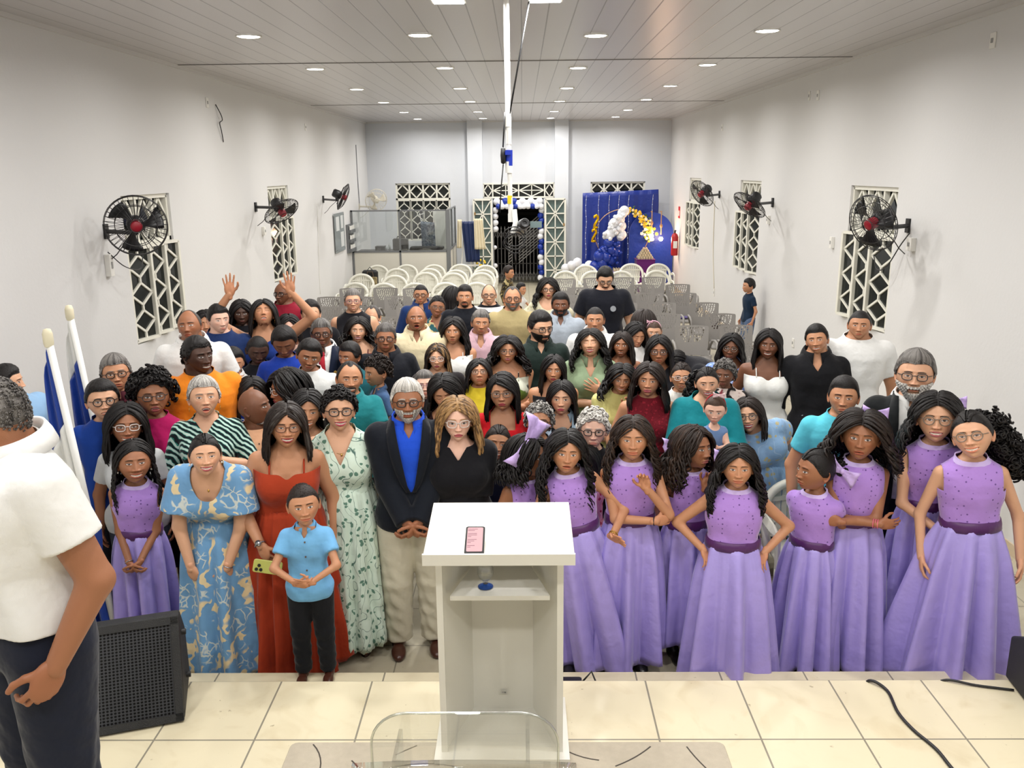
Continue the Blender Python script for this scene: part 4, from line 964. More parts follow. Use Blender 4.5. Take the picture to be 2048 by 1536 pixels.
def make_head(q, res, skin, hairc, rnd):
    th, u, F = head_grid(res); x, y, z, m = head_shape(th, u, q); ax = m['ax']; front = y < -.03
    C = np.repeat(np.array(skin)[None], len(x), 0).astype(float); skin = np.array(skin)
    g = lambda cx, cz, sx, sz: np.exp(-((ax-cx)/sx)**2-((z-cz)/sz)**2)*front
    red = skin*np.array([1.08, .82, .78])
    def blend(k, c):
        nonlocal C
        k = np.clip(k, 0, 1)[:, None]; C = C*(1-k)+np.array(c)*k
    blend(.5*g(.04, -.028, .016, .014)+.4*g(0, -.034, .012, .01), red)
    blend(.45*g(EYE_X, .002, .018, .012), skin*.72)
    if q.get('age', 0) > .4: blend(.25*g(.03, -.014, .014, .004), skin*.7)
    # lips and mouth
    lc = np.array(q.get('lipc', skin*np.array([.95, .52, .5])+np.array([.03, 0, 0])))
    fi = ss(m['mw']+.001, m['mw']-.002, ax)
    ul = ((z >= m['zu']) & (z < m['zu']+.0075*m['lp']*(1-(ax/m['mw'])**2*.9)))*1.; ll = ((z <= m['zl']) & (z > m['zl']-.0095*m['lp']*(1-(ax/m['mw'])**2)))*1.
    blend((ul+ll)*fi*front*(.95 if 'lipc' in q else .75), lc)
    ml = np.exp(-((z-m['zc'])/.0014)**2)*fi*front; blend(ml*.7*(not m['inside'].any()), lc*.3)
    if m['inside'].any():
        blend(m['inside']*front*1., rgb(58, 16, 18))
        if q.get('teeth', 1): blend((m['inside'] & (z > m['zu']-.0072) & (z > m['zl']+.0006))*front*(ax < m['mw']*.8), rgb(240, 234, 222))
        if q.get('open', 0) > .5: blend((m['inside'] & (z < m['zl']+.006))*front*(ax < m['mw']*.6), rgb(150, 60, 62))
    # nostrils
    blend(.75*np.exp(-((ax-.0068)/.003)**2-((z+.0415)/.0022)**2)*front, skin*.2)
    # eyes
    sgn = np.sign(x); gx, gz = q.get('gaze', (0, 0)); xe = (ax-EYE_X)/.0156; tilt = .0016*xe
    E_ = .86*q.get('eye', 1.)*(1-.22*q.get('smile', 0)); top = EYE_Z+tilt+.0056*E_*np.clip(1-xe**2, 0, 1)**.75; bot = EYE_Z+tilt-.0046*E_*np.clip(1-xe**2, 0, 1)
    al = (np.abs(xe) < 1) & (z < top) & (z > bot) & front
    if q.get('closed', 0) < .5:
        blend(al*1., rgb(206, 196, 190))
        ir = np.sqrt((ax-EYE_X-gx*sgn)**2+(z-EYE_Z-.0006-gz)**2)
        blend(al & (ir < .0062), q.get('iris', rgb(50, 28, 18))); blend(al & (ir < .0031), rgb(6, 5, 5))
        ca = np.sqrt((ax-EYE_X-gx*sgn-.0018)**2+(z-EYE_Z-gz-.0026)**2); blend(al & (ca < .0009), (.8, .8, .8))  # catchlight: a small glint of light painted into the eye colour
        k = np.exp(-((z-top)/.0013)**2)*(np.abs(xe) < 1.05)*front; blend(k*(.95 if q.get('fem') else .75), rgb(16, 10, 8))
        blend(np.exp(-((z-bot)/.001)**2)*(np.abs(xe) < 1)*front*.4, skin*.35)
    else:
        zc = EYE_Z-.0018-.0018*(1-xe**2); blend(np.exp(-((z-zc)/.0016)**2)*(np.abs(xe) < 1.05)*front*.95, rgb(14, 9, 8))
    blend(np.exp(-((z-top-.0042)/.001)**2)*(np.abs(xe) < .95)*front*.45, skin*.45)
    # brows
    xb = (ax-.03)/.019; bz = .0175+.0040*(1-xb**2)-.0004*xb+q.get('browz', 0); bt = .0036*q.get('brow', 1)*(1-.35*np.clip(xb, 0, 1))
    k = ss(1.05, .9, np.abs(xb))*ss(bt*1.25, bt*.75, np.abs(z-bz))*front; blend(k*.88, np.array(q.get('browc', hairc))*.9)
    # stubble / shaved scalp
    if q.get('stubble'):
        bm = beard_mask(ax, z, y, m['zc'], 'full'); blend(np.clip(bm, 0, 1)*q['stubble'], np.array(q.get('browc', hairc))*.8+skin*.15)
    if q.get('scalp'):
        hlz = hairline(u, 'short'); blend(ss(-.004, .006, z-hlz)*q['scalp'], np.array(hairc)*.7+skin*.25)
    V = np.stack([x, y, z], 1); FF = [F]; n = len(V); VV = [V]; CC = [C]
    er = 10 if res else 7      # ears
    for s in (-1, 1):
        a = np.linspace(0, 2*math.pi, er*2, False); rr = np.array([0, .45, .72, .88, 1., .9])
        hgt = np.array([-.002, -.001, .001, .0065, .004, -.004])
        ey = np.outer(rr, np.cos(a)); ez = np.outer(rr, np.sin(a)); w_ = .0175*(1-.28*(ez < 0)*np.abs(ez))
        P = np.stack([np.repeat(hgt[:, None], len(a), 1), ey*w_, ez*.0315], -1).reshape(-1, 3)
        R = rotm('Z', -.42)@rotm('X', -.15); P = P@R.T; P[:, 0] *= s; P += np.array([s*.0775*q.get('wide', 1), .009, -.009])
        k = len(rr); i, j = np.meshgrid(np.arange(k-1), np.arange(len(a)), indexing='ij'); j2 = (j+1) % len(a); b = len(a)
        f = np.stack([i*b+j, i*b+j2, (i+1)*b+j2, (i+1)*b+j], -1).reshape(-1, 4)
        if s < 0: f = f[:, ::-1]
        FF.append(f+n); VV.append(P); n += len(P)
        cc = np.repeat((skin*np.array([1.0, .88, .84]))[None], len(P), 0); cc[:len(a)*2] *= .75; CC.append(cc)  # ear hollow darkened in the vertex colour, as painted shade
    return np.vstack(VV), np.vstack(FF), np.vstack(CC), (x, y, z, u)
def hairline(u, kind):
    a = np.degrees(np.abs(((u+math.pi) % (2*math.pi))-math.pi))
    P = {'short': ([0, 30, 48, 62, 72, 84, 92, 104, 118, 150, 180], [.058, .060, .057, .042, .0, -.012, .012, .0, -.032, -.05, -.052]),
         'fem': ([0, 25, 45, 60, 72, 85, 100, 118, 150, 180], [.066, .062, .052, .032, .008, -.012, -.012, -.04, -.06, -.065]),
         'recede': ([0, 14, 32, 50, 62, 74, 84, 92, 104, 118, 150, 180], [.082, .088, .098, .086, .05, .0, -.012, .012, .0, -.032, -.05, -.052]),
         'bald': ([0, 60, 68, 80, 86, 94, 104, 118, 150, 180], [.13, .13, .04, -.005, -.012, .012, .0, -.032, -.05, -.052])}[kind]
    return np.interp(a, *P)
def beard_mask(ax, z, y, zc, kind):
    fr = (y < -.005)*1.
    jaw = ss(-.028, -.046, z-.35*(ax-.05)*(ax > .05))*ss(.018, .034, ax+np.clip(-.078-z, 0, 1)*2.5)
    mou = ss(.03, .026, ax)*ss(-.046, -.0505, z)*ss(-.0605, -.0575, z)
    chin = ss(.03, .024, ax)*ss(-.078, -.083, z)
    side = ss(.024, .03, ax)*ss(.034, .03, ax)*ss(-.048, -.055, z)
    if kind == 'goatee': return np.clip(mou+chin+side*.8, 0, 1)*fr*ss(.04, .034, ax)
    return np.clip(jaw+mou+chin+side, 0, 1)*fr
def cap_hair(hs, kind, thick, noise, rnd, top=1., q=None, res=1, bald_top=False):
    th, u, F = head_grid(min(res, 1)); x, y, z, m = head_shape(th, u, {**(q or {}), 'smile': 0, 'open': 0})
    V = np.stack([x, y, z], 1); hl = hairline(u, kind); f = hl-z
    if bald_top: f = np.maximum(f, z-.045-.03*ss(0, .09, y))
    c = np.array([0, .008, .01]); n = (V-c)/np.array([.078, .098, .11])**2; n /= np.linalg.norm(n, axis=1)[:, None]
    e = ss(.0, -.022, f)
    s_ = np.sin(x*170+rnd.random()*6)*np.sin(y*150+rnd.random()*6)*np.sin(z*160)+.6*np.sin(x*310+z*90+rnd.random()*9)*np.sin(y*290+z*120)
    t = thick*(.25+.75*e)*(1+(top-1)*ss(.03, .1, z))+noise*s_*e
    V2 = V+n*t[:, None]; inner = V+n*.0004
    A, T, C = clip_mesh(V2, F, f, np.c_[x, y, z])
    return A, T, C
_sn = {}
def hair_col(V, c, c2=None, amt=0, seed=0, ctr=None):
    """colour varies lock by lock around the head"""
    r = np.random.RandomState(seed); ctr = V.mean(0) if ctr is None else ctr; nb = 150
    b = ((np.arctan2(V[:, 0]-ctr[0], V[:, 1]-ctr[1])/(2*math.pi)+.5)*nb+(V[:, 2]*9)).astype(int) % nb
    k = r.rand(nb)[b]; C = np.repeat(np.array(c)[None], len(V), 0).astype(float)*(.8+.4*r.rand(nb)[b])[:, None]
    if c2 is not None:
        a = np.clip((amt-k)*5+.5, 0, 1)[:, None]*.85; C = C*(1-a)+np.array(c2)*a
    return C
def locks(hc, R, s, spec, rnd, q, shz, gv=None):
    """hair strands: hc head centre, R head rotation, s scale; returns V,F in person space"""
    kind = spec['k']; n = int(spec.get('n', 80)*spec.get('dens', 1)); L = spec.get('len', .3); vol = spec.get('vol', .012); curl = spec.get('curl', 0); K = spec.get('seg', 22)
    rs = np.random.RandomState(spec.get('seed', 1)); part = spec.get('part', 0.); amin = spec.get('amin', 58)
    phi = np.radians(np.linspace(amin, 360-amin, n)+rs.uniform(-3, 3, n)); lay = rs.rand(n)
    T = np.linspace(0, 1, K)[None]; a1 = .42
    dx, dy = np.sin(phi), -np.cos(phi)
    pdeg = np.degrees(np.minimum(phi, 2*math.pi-phi)); sy = np.interp(pdeg, [amin, 95, 180], [-.074, -.035, .045])+rs.uniform(-.012, .012, n); st = np.stack([part+.006*np.sign(dx), sy, .112*np.sqrt(np.clip(1-(sy/.1)**2, .05, 1))], 1)
    sd = np.stack([dx*(.078+vol), dy*(.098+vol)+.004, -.02+rs.uniform(-.012, .012, n)], 1)
    t1 = np.clip(T/a1, 0, 1)[..., None]
    A = (st/np.array([.078, .098, .112])); B = sd/np.array([.078+vol, .098+vol, .112]); 
    D = A[:, None]*(1-t1)+B[:, None]*t1; D /= np.linalg.norm(D, axis=2, keepdims=True)
    nb = np.linalg.norm(B, axis=1)[:, None, None]; D *= 1+(nb-1)*t1
    off = (.004+.010*lay)[:, None, None]+vol*np.sin(t1*math.pi/2)
    P = D*np.array([.078, .098, .112])+np.array([0, .006, 0])+off*D/np.linalg.norm(D, axis=2, keepdims=True)
    if kind == 'tied':   # pulled back to a knot
        tie = np.array([0, .105, spec.get('tz', .03)]); tt = T[..., None]; mid = np.stack([dx*.082, dy*.05+.045, np.full(n, .04)+.05*np.abs(np.cos(phi))], 1)
        P = (1-tt)**2*st[:, None]+2*tt*(1-tt)*mid[:, None]*1.12+tt**2*tie
        nrm = P/np.array([.078, .098, .114]); l = np.linalg.norm(nrm, axis=2, keepdims=True); P = np.where(l < 1.05, P*1.05/l, P)
        P = P@(R.T)*s+hc; rad = np.full((n, K), .0062)*s; return tubes(P, rad, 5)
    P = P@R.T*s+hc
    t2 = np.clip((T-a1)/(1-a1), 0, 1)[..., None]; Li = (L*(1-.22*rs.rand(n)*spec.get('rag', 1)))[:, None, None]
    end = P[:, [int(a1*K)]]; P = np.where(T[..., None] <= a1, P, end)
    out = np.stack([dx, dy, np.zeros(n)], 1)[:, None]; fl = spec.get('flare', .03)
    drop = Li*t2; P = P+np.array([0, 0, -1.])*drop+out*fl*np.sin(t2*math.pi*.5)
    below = np.clip((shz+.02-P[..., 2])/.10, 0, 1)
    frontness = (np.degrees(np.minimum(phi, 2*math.pi-phi)) < spec.get('fsplit', 92))
    tgt = np.where(frontness[:, None], hc[1]-.035, hc[1]+.10)
    P[..., 1] += (tgt-P[..., 1])*below*.75*1
    P[..., 0] = np.where(below > 0, hc[0]+(P[..., 0]-hc[0])*(1-.12*below), P[..., 0])
    if curl:
        ph = rs.rand(n)[:, None]*6.28; fq = spec.get('freq', 34); am = curl*np.clip(T*2.2-.25, 0, 1)
        w_ = ph+fq*T*(L+.12)*2.2; P[..., 0] += am*np.cos(w_); P[..., 1] += am*np.sin(w_); P[..., 2] += am*.4*np.sin(w_*1.3)
    else:
        P[..., 0] += .006*np.sin(T*9+rs.rand(n)[:, None]*6)*T; 
    rad = (spec.get('r', .0105)*(.7+.5*rs.rand(n))[:, None])*(1-.65*ss(.75, 1, T))*s*np.ones((n, K))
    return tubes(P, rad, 5)
def bun(c, r, R, rs, curl=1, n=60, coil=.009, tr=.005, K=14):
    d = rs.randn(n, 3); d /= np.linalg.norm(d, axis=1)[:, None]; T = np.linspace(0, 1, K)[None]; ph = rs.rand(n)[:, None]*6.28
    e1 = np.cross(d, [0, 0, 1.]); e1 /= np.linalg.norm(e1, axis=1)[:, None]+1e-6; e2 = np.cross(d, e1)
    P = (d[:, None]*(np.array(r)*(.55+.5*rs.rand(n)[:, None, None]))*(.8+.3*T[..., None]))+coil*curl*(np.cos(ph+T*11)[..., None]*e1[:, None]+np.sin(ph+T*11)[..., None]*e2[:, None])
    P = P@R.T+c; return tubes(P, np.full((n, K), tr), 5)
def scalp_curls(hc, R, s, rs, vol, kind='fem', n=260, coil=.010, tr=.0048, K=9):
    V = []; out = []
    d = rs.randn(n*3, 3); d /= np.linalg.norm(d, axis=1)[:, None]; u = np.arctan2(d[:, 0], -d[:, 1]); z = d[:, 2]*.112
    d = d[z > hairline(u, kind)][:n]; n = len(d); T = np.linspace(0, 1, K)[None]; ph = rs.rand(n)[:, None]*6.28
    e1 = np.cross(d, [.1, .2, 1.]); e1 /= np.linalg.norm(e1, axis=1)[:, None]+1e-6; e2 = np.cross(d, e1)
    base = d*np.array([.079, .099, .114])+np.array([0, .004, 0])
    lay = rs.rand(n)[:, None, None]; P = base[:, None]+d[:, None]*(vol*lay)+coil*(np.cos(ph+T*7)[..., None]*e1[:, None]+np.sin(ph+T*7)[..., None]*e2[:, None])+d[:, None]*coil*.6*np.sin(T*4)[..., None]
    P = P@R.T*s+hc; return tubes(P, np.full((n, K), tr)*s*(1-.4*np.abs(T-.5)), 4)
# ------------------------------------------------------------------ hands (built once per pose, palm towards -z, thumb towards +y)
_hand = {}
def hand_mesh(pose, h=.0042):
    if pose in _hand: return _hand[pose]
    curl = {'relax': (.25, .35, .3), 'open': (.03, .05, .05), 'fist': (1.25, 1.45, .9), 'hold': (.75, .8, .5), 'clasp': (.55, .7, .4)}[pose]
    P = [seg((-.03, 0, 0), (.0, 0, 0), .021, .0235, .01), ell((.045, .004, 0), (.05, .038, .0145), k=.012), ell((.022, .022, -.006), (.03, .018, .016), k=.012), ell((.03, -.018, -.004), (.032, .017, .014), k=.01)]
    sp = .14 if pose == 'open' else .04
    for i, (y, L, r) in enumerate(((.029, .072, .0085), (.010, .080, .0088), (-.0095, .074, .0084), (-.028, .058, .0074))):
        a = (1.5-i)*sp; x0 = .082-.004*abs(i-1.2)*1.5; p = np.array([x0-.012, y, 0.]); ang = 0
        for j, (fr, c) in enumerate(zip((.45, .3, .25), curl)):
            ang += c*(1+.06*i); d = np.array([math.cos(ang)*math.cos(a), math.cos(ang)*math.sin(a), -math.sin(ang)]); q = p+d*L*(fr+(.17 if j == 0 else 0))
            P.append(seg(p, q, r*(1-.08*j), r*(1-.08*(j+1)), .003)); p = q
    tc = {'open': .25, 'fist': .75, 'hold': .6, 'relax': .35, 'clasp': .5}[pose]
    p = np.array([.018, .026, -.006]); dirs = [(.62, .72, -.25), (.85, .42, -.35-tc*.3), (.95, .1-tc*.3, -.3-tc*.4)]
    for (d, L, r) in zip(dirs, (.038, .032, .025), (.0115, .0102, .0092)):
        d = np.array(d); d /= np.linalg.norm(d); q = p+d*L; P.append(seg(p, q, r, r*.92, .005)); p = q
    V, F = sdf_mesh(P, h); _hand[pose] = (V, F); return V, F
def build_hand(wr, fdir, thumb, side, s, pose):
    V, F = hand_mesh(pose); X = np.array(fdir, float); X /= np.linalg.norm(X); Y = np.array(thumb, float); Y -= X*Y.dot(X)
    if np.linalg.norm(Y) < 1e-3: Y = np.cross(X, [1, 0, 0.])
    Y /= np.linalg.norm(Y); Z = np.cross(X, Y)
    if side > 0: Z = -Z; F = F[:, ::-1]
    return V*s@np.stack([X, Y, Z])+wr, F
# ------------------------------------------------------------------ chairs
M_wp = mat('white_chair_plastic', rgb(224,222,210), .4); M_gp = mat('grey_chair_plastic', rgb(136,132,128), .5)
def sweep(m, pts, w, d, n=10, up=(0, 0, 1)):
    """flat strip swept along pts"""
    p = np.array(pts, float); k = len(p); t = np.gradient(p, axis=0); t /= np.linalg.norm(t, axis=1)[:, None]; up = np.array(up, float)
    V = []
    for i in range(k):
        u = np.cross(t[i], up); u /= np.linalg.norm(u)+1e-9; v = np.cross(u, t[i]); V.append([p[i]+u*a*w/2+v*b*d/2 for a, b in ((-1, -1), (1, -1), (1, 1), (-1, 1))])
    V = np.array(V).reshape(-1, 3); i, j = np.meshgrid(np.arange(k-1), np.arange(4), indexing='ij'); j2 = (j+1) % 4
    m.add(V, [np.stack([i*4+j, i*4+j2, (i+1)*4+j2, (i+1)*4+j], -1).reshape(-1, 4), np.array([[3, 2, 1, 0], [(k-1)*4+q for q in range(4)]])])
def white_chair():
    r = empty('plastic_armchair'); m = MB()
    a = np.linspace(0, math.pi, 22); pts = [(-.25, -.02, .44)]+[(-.245*math.cos(t), .10+.10*math.sin(t)**.8+.0, .56+.25*math.sin(t)**.75) for t in a]+[(.25, -.02, .44)]
    m.tube(pts, .028, 8); m.build('back_frame', M_wp, r, True)
    m = MB()
    for i in range(9):
        x = -.16+.04*i; top = .56+.245*math.sqrt(max(0, 1-(x/.24)**2))**.8
        sweep(m, [(x, .17, .44), (x*1.05, .20, .60), (x*1.08, .2, top)], .035, .01, up=(0, 1, 0))
    for z in (.70, .55): sweep(m, [(-.2, .17, z), (0, .21, z), (.2, .17, z)], .012, .03)
    m.build('back_slats', M_wp, r)
    m = MB(); P = np.zeros((8, 8, 3))
    for i in range(8):
        for j in range(8): u, v = i/7*2-1, j/7*2-1; P[i, j] = (u*(.215+.015*(1-v)), v*.21-.03, .42-.018*(1-u*u)*(1-v*v)-.02*(v+1)/2)
    m.grid(P); s = m.build('seat', M_wp, r, True); solidify(s, .018)
    for sx in (-1, 1):
        m = MB(); sweep(m, [(sx*.245, .12, .60), (sx*.27, .0, .635), (sx*.275, -.14, .635), (sx*.265, -.22, .60), (sx*.26, -.235, .40)], .05, .018, up=(sx*1., 0, .4)); m.build('armrest', M_wp, r)
        m = MB(); m.tube([(sx*.24, -.2, .42), (sx*.262, -.24, .0)], [.026, .018], 7); m.build('leg', M_wp, r, True)
        m = MB(); m.tube([(sx*.22, .16, .42), (sx*.25, .22, .0)], [.026, .018], 7); m.build('leg', M_wp, r, True)
    return r
def grey_chair():
    r = empty('stacking_armchair'); nx_, nz_ = 40, 36; P = np.zeros((nz_, nx_, 3)); uv = np.zeros((nz_, nx_, 2))
    for i in range(nz_):
        for j in range(nx_):
            t, s_ = i/(nz_-1), j/(nx_-1)*2-1; hw = .205+.015*t; z = .43+.38*t-.012*(s_*s_) ; P[i, j] = (s_*hw, .17+.09*t+.03*(1-s_*s_)*.6, z); uv[i, j] = (s_*hw, z)
    i, j = np.meshgrid(np.arange(nz_-1), np.arange(nx_-1), indexing='ij'); F = np.stack([i*nx_+j, i*nx_+j+1, (i+1)*nx_+j+1, (i+1)*nx_+j], -1).reshape(-1, 4)
    V = P.reshape(-1, 3); U_ = uv.reshape(-1, 2); rnd = random.Random(4); f = np.full(len(V), -1.); k = 0
    for row in range(7):
        z = .775-row*.028; w_ = .155*math.sqrt(max(0, 1-((.79-z)/.215)**2)); n = max(1, int(2*w_/.034))
        for c in range(n+1):
            x = (-w_+2*w_*c/n) if n else 0; a = -.9*x/.16+rnd.uniform(-.2, .2); ca, sa = math.cos(a), math.sin(a); dx, dz = U_[:, 0]-x, U_[:, 1]-z-rnd.uniform(-.004, .004)
            f = np.maximum(f, 1-np.sqrt(((dx*ca-dz*sa)/.0112)**2+((dx*sa+dz*ca)/.0122)**2))
    cr = np.sqrt(np.clip(np.abs(U_[:, 0])-.185, 0, 1)**2+np.clip(U_[:, 1]-.775, 0, 1)**2)-.034; f = np.maximum(f, cr*20)
    V, F = clip_mesh(V, F, f); b = link('backrest', mk_mesh('backrest', V, [F], M_gp, False), r); solidify(b, .012)
    m = MB(); P = np.zeros((7, 7, 3))
    for i in range(7):
        for j in range(7): u, v = i/6*2-1, j/6*2-1; P[i, j] = (u*.21, v*.2-.03, .435-.012*(1-u*u)-.02*(v > .9)-.03*(v < -.9))
    m.grid(P); s = m.build('seat', M_gp, r, True); solidify(s, .02)
    for sx in (-1, 1):
        m = MB(); m.tube([(sx*.215, .19, .5), (sx*.255, .15, .63), (sx*.27, .05, .645), (sx*.27, -.12, .64), (sx*.262, -.19, .60), (sx*.25, -.22, .42)], .017, 7); m.build('armrest', M_gp, r, True)
        for y0, y1 in ((-.2, -.24), (.16, .24)):
            m = MB(); m.tube([(sx*.235, y0, .43), (sx*.25, y1, .0)], [.024, .016], 7); m.build('leg', M_gp, r, True)
    return r
WC = [(752,534),(810,533),(867,533),(919,532),(970,534),(791,541),(861,541),(909,544),(963,544),(719,552),(786,555),(849,549),(905,550),(959,549),(717,570),(773,571),(826,571),(882,570),(939,570),(898,583)]
WR = [(1173,534),(1264,531),(1320,531),(1137,546),(1184,546),(1242,546),(1317,545)]
GR = [(1143,561),(1188,559),(1249,558),(1302,557),(1161,579),(1289,573),(1362,572),(1159,595),(1307,590),(1368,590),(1154,613),(1329,610),(1415,610),(1250,610),(1153,637),(1258,633),(1332,633),(1449,633),(1390,658),(1483,657),(1506,692)]
GL = [(699,580),(767,579),(826,580),(665,598),(733,598),(786,597),(838,599),(656,619),(816,617),(779,640)]
def rows_by_depth(L, zt, side, kind):
    """label chairs by row (counted from the back of the hall) and place in the row"""
    pts = sorted([tuple(on_z(x, y, zt)[:2]) for x, y in L], key=lambda p: -p[1]); rows = []
    for p in pts:
        if rows and rows[-1][0][1]-p[1] < .42: rows[-1].append(p)
        else: rows.append([p])
    od = ['first', 'second', 'third', 'fourth', 'fifth', 'sixth', 'seventh', 'eighth', 'ninth', 'tenth']; out = []
    for i, rw in enumerate(rows):
        rw.sort()
        for j, p in enumerate(rw):
            pos = 'only one' if len(rw) == 1 else ('leftmost' if j == 0 else 'rightmost' if j == len(rw)-1 else od[j]+'-from-left')
            out.append((p, '%s plastic armchair on %s, %s of the %s row from back' % (kind, side, pos, od[i])))
    return out
base = white_chair(); first = True
def sep(P, dmin):
    P = np.array(P, float)
    for _ in range(60):
        for i in range(len(P)):
            for j in range(i):
                d = P[i]-P[j]
                if abs(d[0]) < .56 and abs(d[1]) < dmin:
                    if abs(d[0])/.56 > abs(d[1])/dmin: s_ = (.56-abs(d[0]))/2*(1 if d[0] > 0 else -1); P[i, 0] += s_; P[j, 0] -= s_
                    else: s_ = (dmin-abs(d[1]))/2*(1 if d[1] > 0 else -1); P[i, 1] += s_; P[j, 1] -= s_
    return [tuple(p) for p in P]
def place(lst, base, grp):
    P = sep([p for p, _ in lst], .52)
    for k, ((_, lb_), (x, y)) in enumerate(zip(lst, P)):
        o = base if k == 0 else dup(base); rnd = random.Random(k); o.location = (x, y, 0); o.rotation_euler = (0, 0, rnd.uniform(-.06, .06)); tag(o, lb_, 'chair', grp)
place(rows_by_depth(WC, .81, 'left', 'white'), base, 'white plastic chairs on the left'); b2 = dup(base)
place(rows_by_depth(WR, .81, 'right', 'white'), b2, 'white plastic chairs on the right')
c_ = dup(base); c_.location = (1.8, 5.05, 0); tag(c_, 'white plastic armchair glimpsed in the crowd between blue dress and aqua tee', 'chair', 'white plastic chairs on the right')
gb = grey_chair(); place(rows_by_depth(GR, .81, 'right', 'grey'), gb, 'grey perforated chairs on the right'); gb2 = dup(gb)
place(rows_by_depth(GL, .81, 'left', 'grey'), gb2, 'grey perforated chairs on the left')
# a few things left on chairs
p_ = on_z(742, 548, .78); r = empty('backpack', (p_[0], p_[1]-.10, .43), 0, 'black rounded backpack propped on the leftmost white chair', 'bag')
m = MB(); m.rbox((0, 0, .22), (.32, .16, .44), .07); m.build('bag_body', mat('bag_black', rgb(20,20,22), .7), r, True, auto=40)
m = MB(); m.tube([(-.05, 0, .44), (0, 0, .5), (.05, 0, .44)], .01, 6); m.build('handle', M_black, r)
r = empty('tote_bag', (p_[0]+.02, p_[1]-.25, .43), 0, 'olive brown cloth bag in front of the black backpack', 'bag')
m = MB(); m.rbox((0, 0, .16), (.28, .1, .32), .03, rotm('X', -.15)); m.build('bag_body', cloth('olive_bag', rgb(140,124,86), 'blotch', rgb(120,106,74), rgb(150,134,98)), r)
m = MB(); m.tube([(-.07, .02, .3), (-.05, .03, .42), (.05, .03, .42), (.07, .02, .3)], .008, 5); m.build('strap', mat('strap_brown', rgb(90,70,50), .6), r)
p_ = on_z(795, 566, .5); m = MB(); rnd = random.Random(6)
for k in range(5): m.tube([(.06*math.cos(t+k)+.02*rnd.random(), .06*math.sin(t)+.01*k, .08+.05*math.sin(t*2+k)) for t in np.linspace(0, 5.5, 18)], .006, 5)
o = m.build('cable_bundle', M_black, None, True); o.location = (p_[0], p_[1], .44); tag(o, 'bundle of black cable lying on a white chair at the left', 'cable')
p_ = on_z(1372, 634, .46); m = MB(); m.box((0, 0, .008), (.2, .15, .016)); o = m.build('booklet', mat('booklet_violet', rgb(96,84,140), .5)); o.location = (p_[0], p_[1], .45); tag(o, 'violet booklet lying on a grey chair seat on the right', 'booklet')
p_ = on_z(1440, 672, .46); r = empty('handbag', (p_[0], p_[1], .45), 0, 'brown checked handbag on a grey chair at the right', 'bag')
m = MB(); m.rbox((0, 0, .09), (.26, .12, .18), .03, rotm('X', -.2)); m.build('bag_body', cloth('brown_bag', rgb(64,48,44), 'zig', rgb(96,76,66), rgb(60,46,42), 1.), r); m = MB(); m.tube([(-.08, 0, .17), (0, 0, .26), (.08, 0, .17)], .008, 6); m.build('handle', mat('bag_handle', rgb(50,36,32), .5), r)
# ------------------------------------------------------------------ lectern
M_lec = mat('lectern_white', rgb(226,224,214), .35); M_lec2 = mat('lectern_edge', rgb(198,196,188), .5)
r = empty('lectern', (-.1, 3.3, STAGE_Z), 0, 'white wooden lectern with open back seen from behind, phone on its desk', 'lectern')
m = MB(); L_ = [(-.245, -.15), (.24, -.15)]; B_ = [(-.14, .16), (.135, .16)]
def panel(m, a, b, z0, z1, t=.012):
    a, b = np.array(a, float), np.array(b, float); d = b-a; n_ = np.array([-d[1], d[0]])/np.linalg.norm(d)*t
    V = [(p[0], p[1], z) for z in (z0, z1) for p in (a, b, b+n_, a+n_)]; m.add(V, np.array([[0, 1, 2, 3][::-1], [4, 5, 6, 7], [0, 1, 5, 4], [1, 2, 6, 5], [2, 3, 7, 6], [3, 0, 4, 7]]))
ZT = .955
m = MB(); panel(m, L_[0], B_[0], 0.02, ZT); m.build('side_panel', M_lec, r); m = MB(); panel(m, B_[1], L_[1], 0.02, ZT); m.build('side_panel', M_lec, r)
m = MB(); panel(m, B_[0], B_[1], .02, ZT); m.build('front_panel', M_lec, r)
m = MB(); m.bbox((-.262, -.152, .02), (-.236, -.128, ZT)); m.bbox((.231, -.152, .02), (.257, -.128, ZT)); m.build('edge_strip', M_lec, r)
m = MB(); m.prism([(0, 0), (1, 0), (1, 1), (0, 1)], 0, 1, lambda V: np.array([(( -.205+.41*x)*(1-.36*y)-.003, -.13+.27*y, .735+.02*z) for x, y, z in V])); m.build('shelf', M_lec, r)
m = MB(); m.bbox((-.29, -.2, 0), (.285, .24, .03)); m.build('base', M_lec, r)
m = MB(); tf = lambda V: np.array([(-.292+.584*x, -.3+.43*y, .982+.045*y+.034*z-.0*y) for x, y, z in V])
m.prism([(0, 0), (1, 0), (1, 1), (0, 1)], 0, 1, tf); bevel(m.build('desk_top', M_lec, r), .003)
m = MB(); m.prism([(0, 0), (1, 0), (1, 1), (0, 1)], 0, 1, lambda V: np.array([(-.294+.588*x, -.308+.012*y, .978+.046*z) for x, y, z in V])); m.build('desk_lip', M_lec, r)
m = MB(); m.box((.0, .148, .12), (.03, .003, .014)); m.build('number_sticker', mat('sticker', rgb(200,198,190), .5), r)
to = text_mesh('printed_text', '116', .012, .0005, M_black, r); to.location = (0, .1455, .116); to.rotation_euler = (math.pi/2, 0, 0)
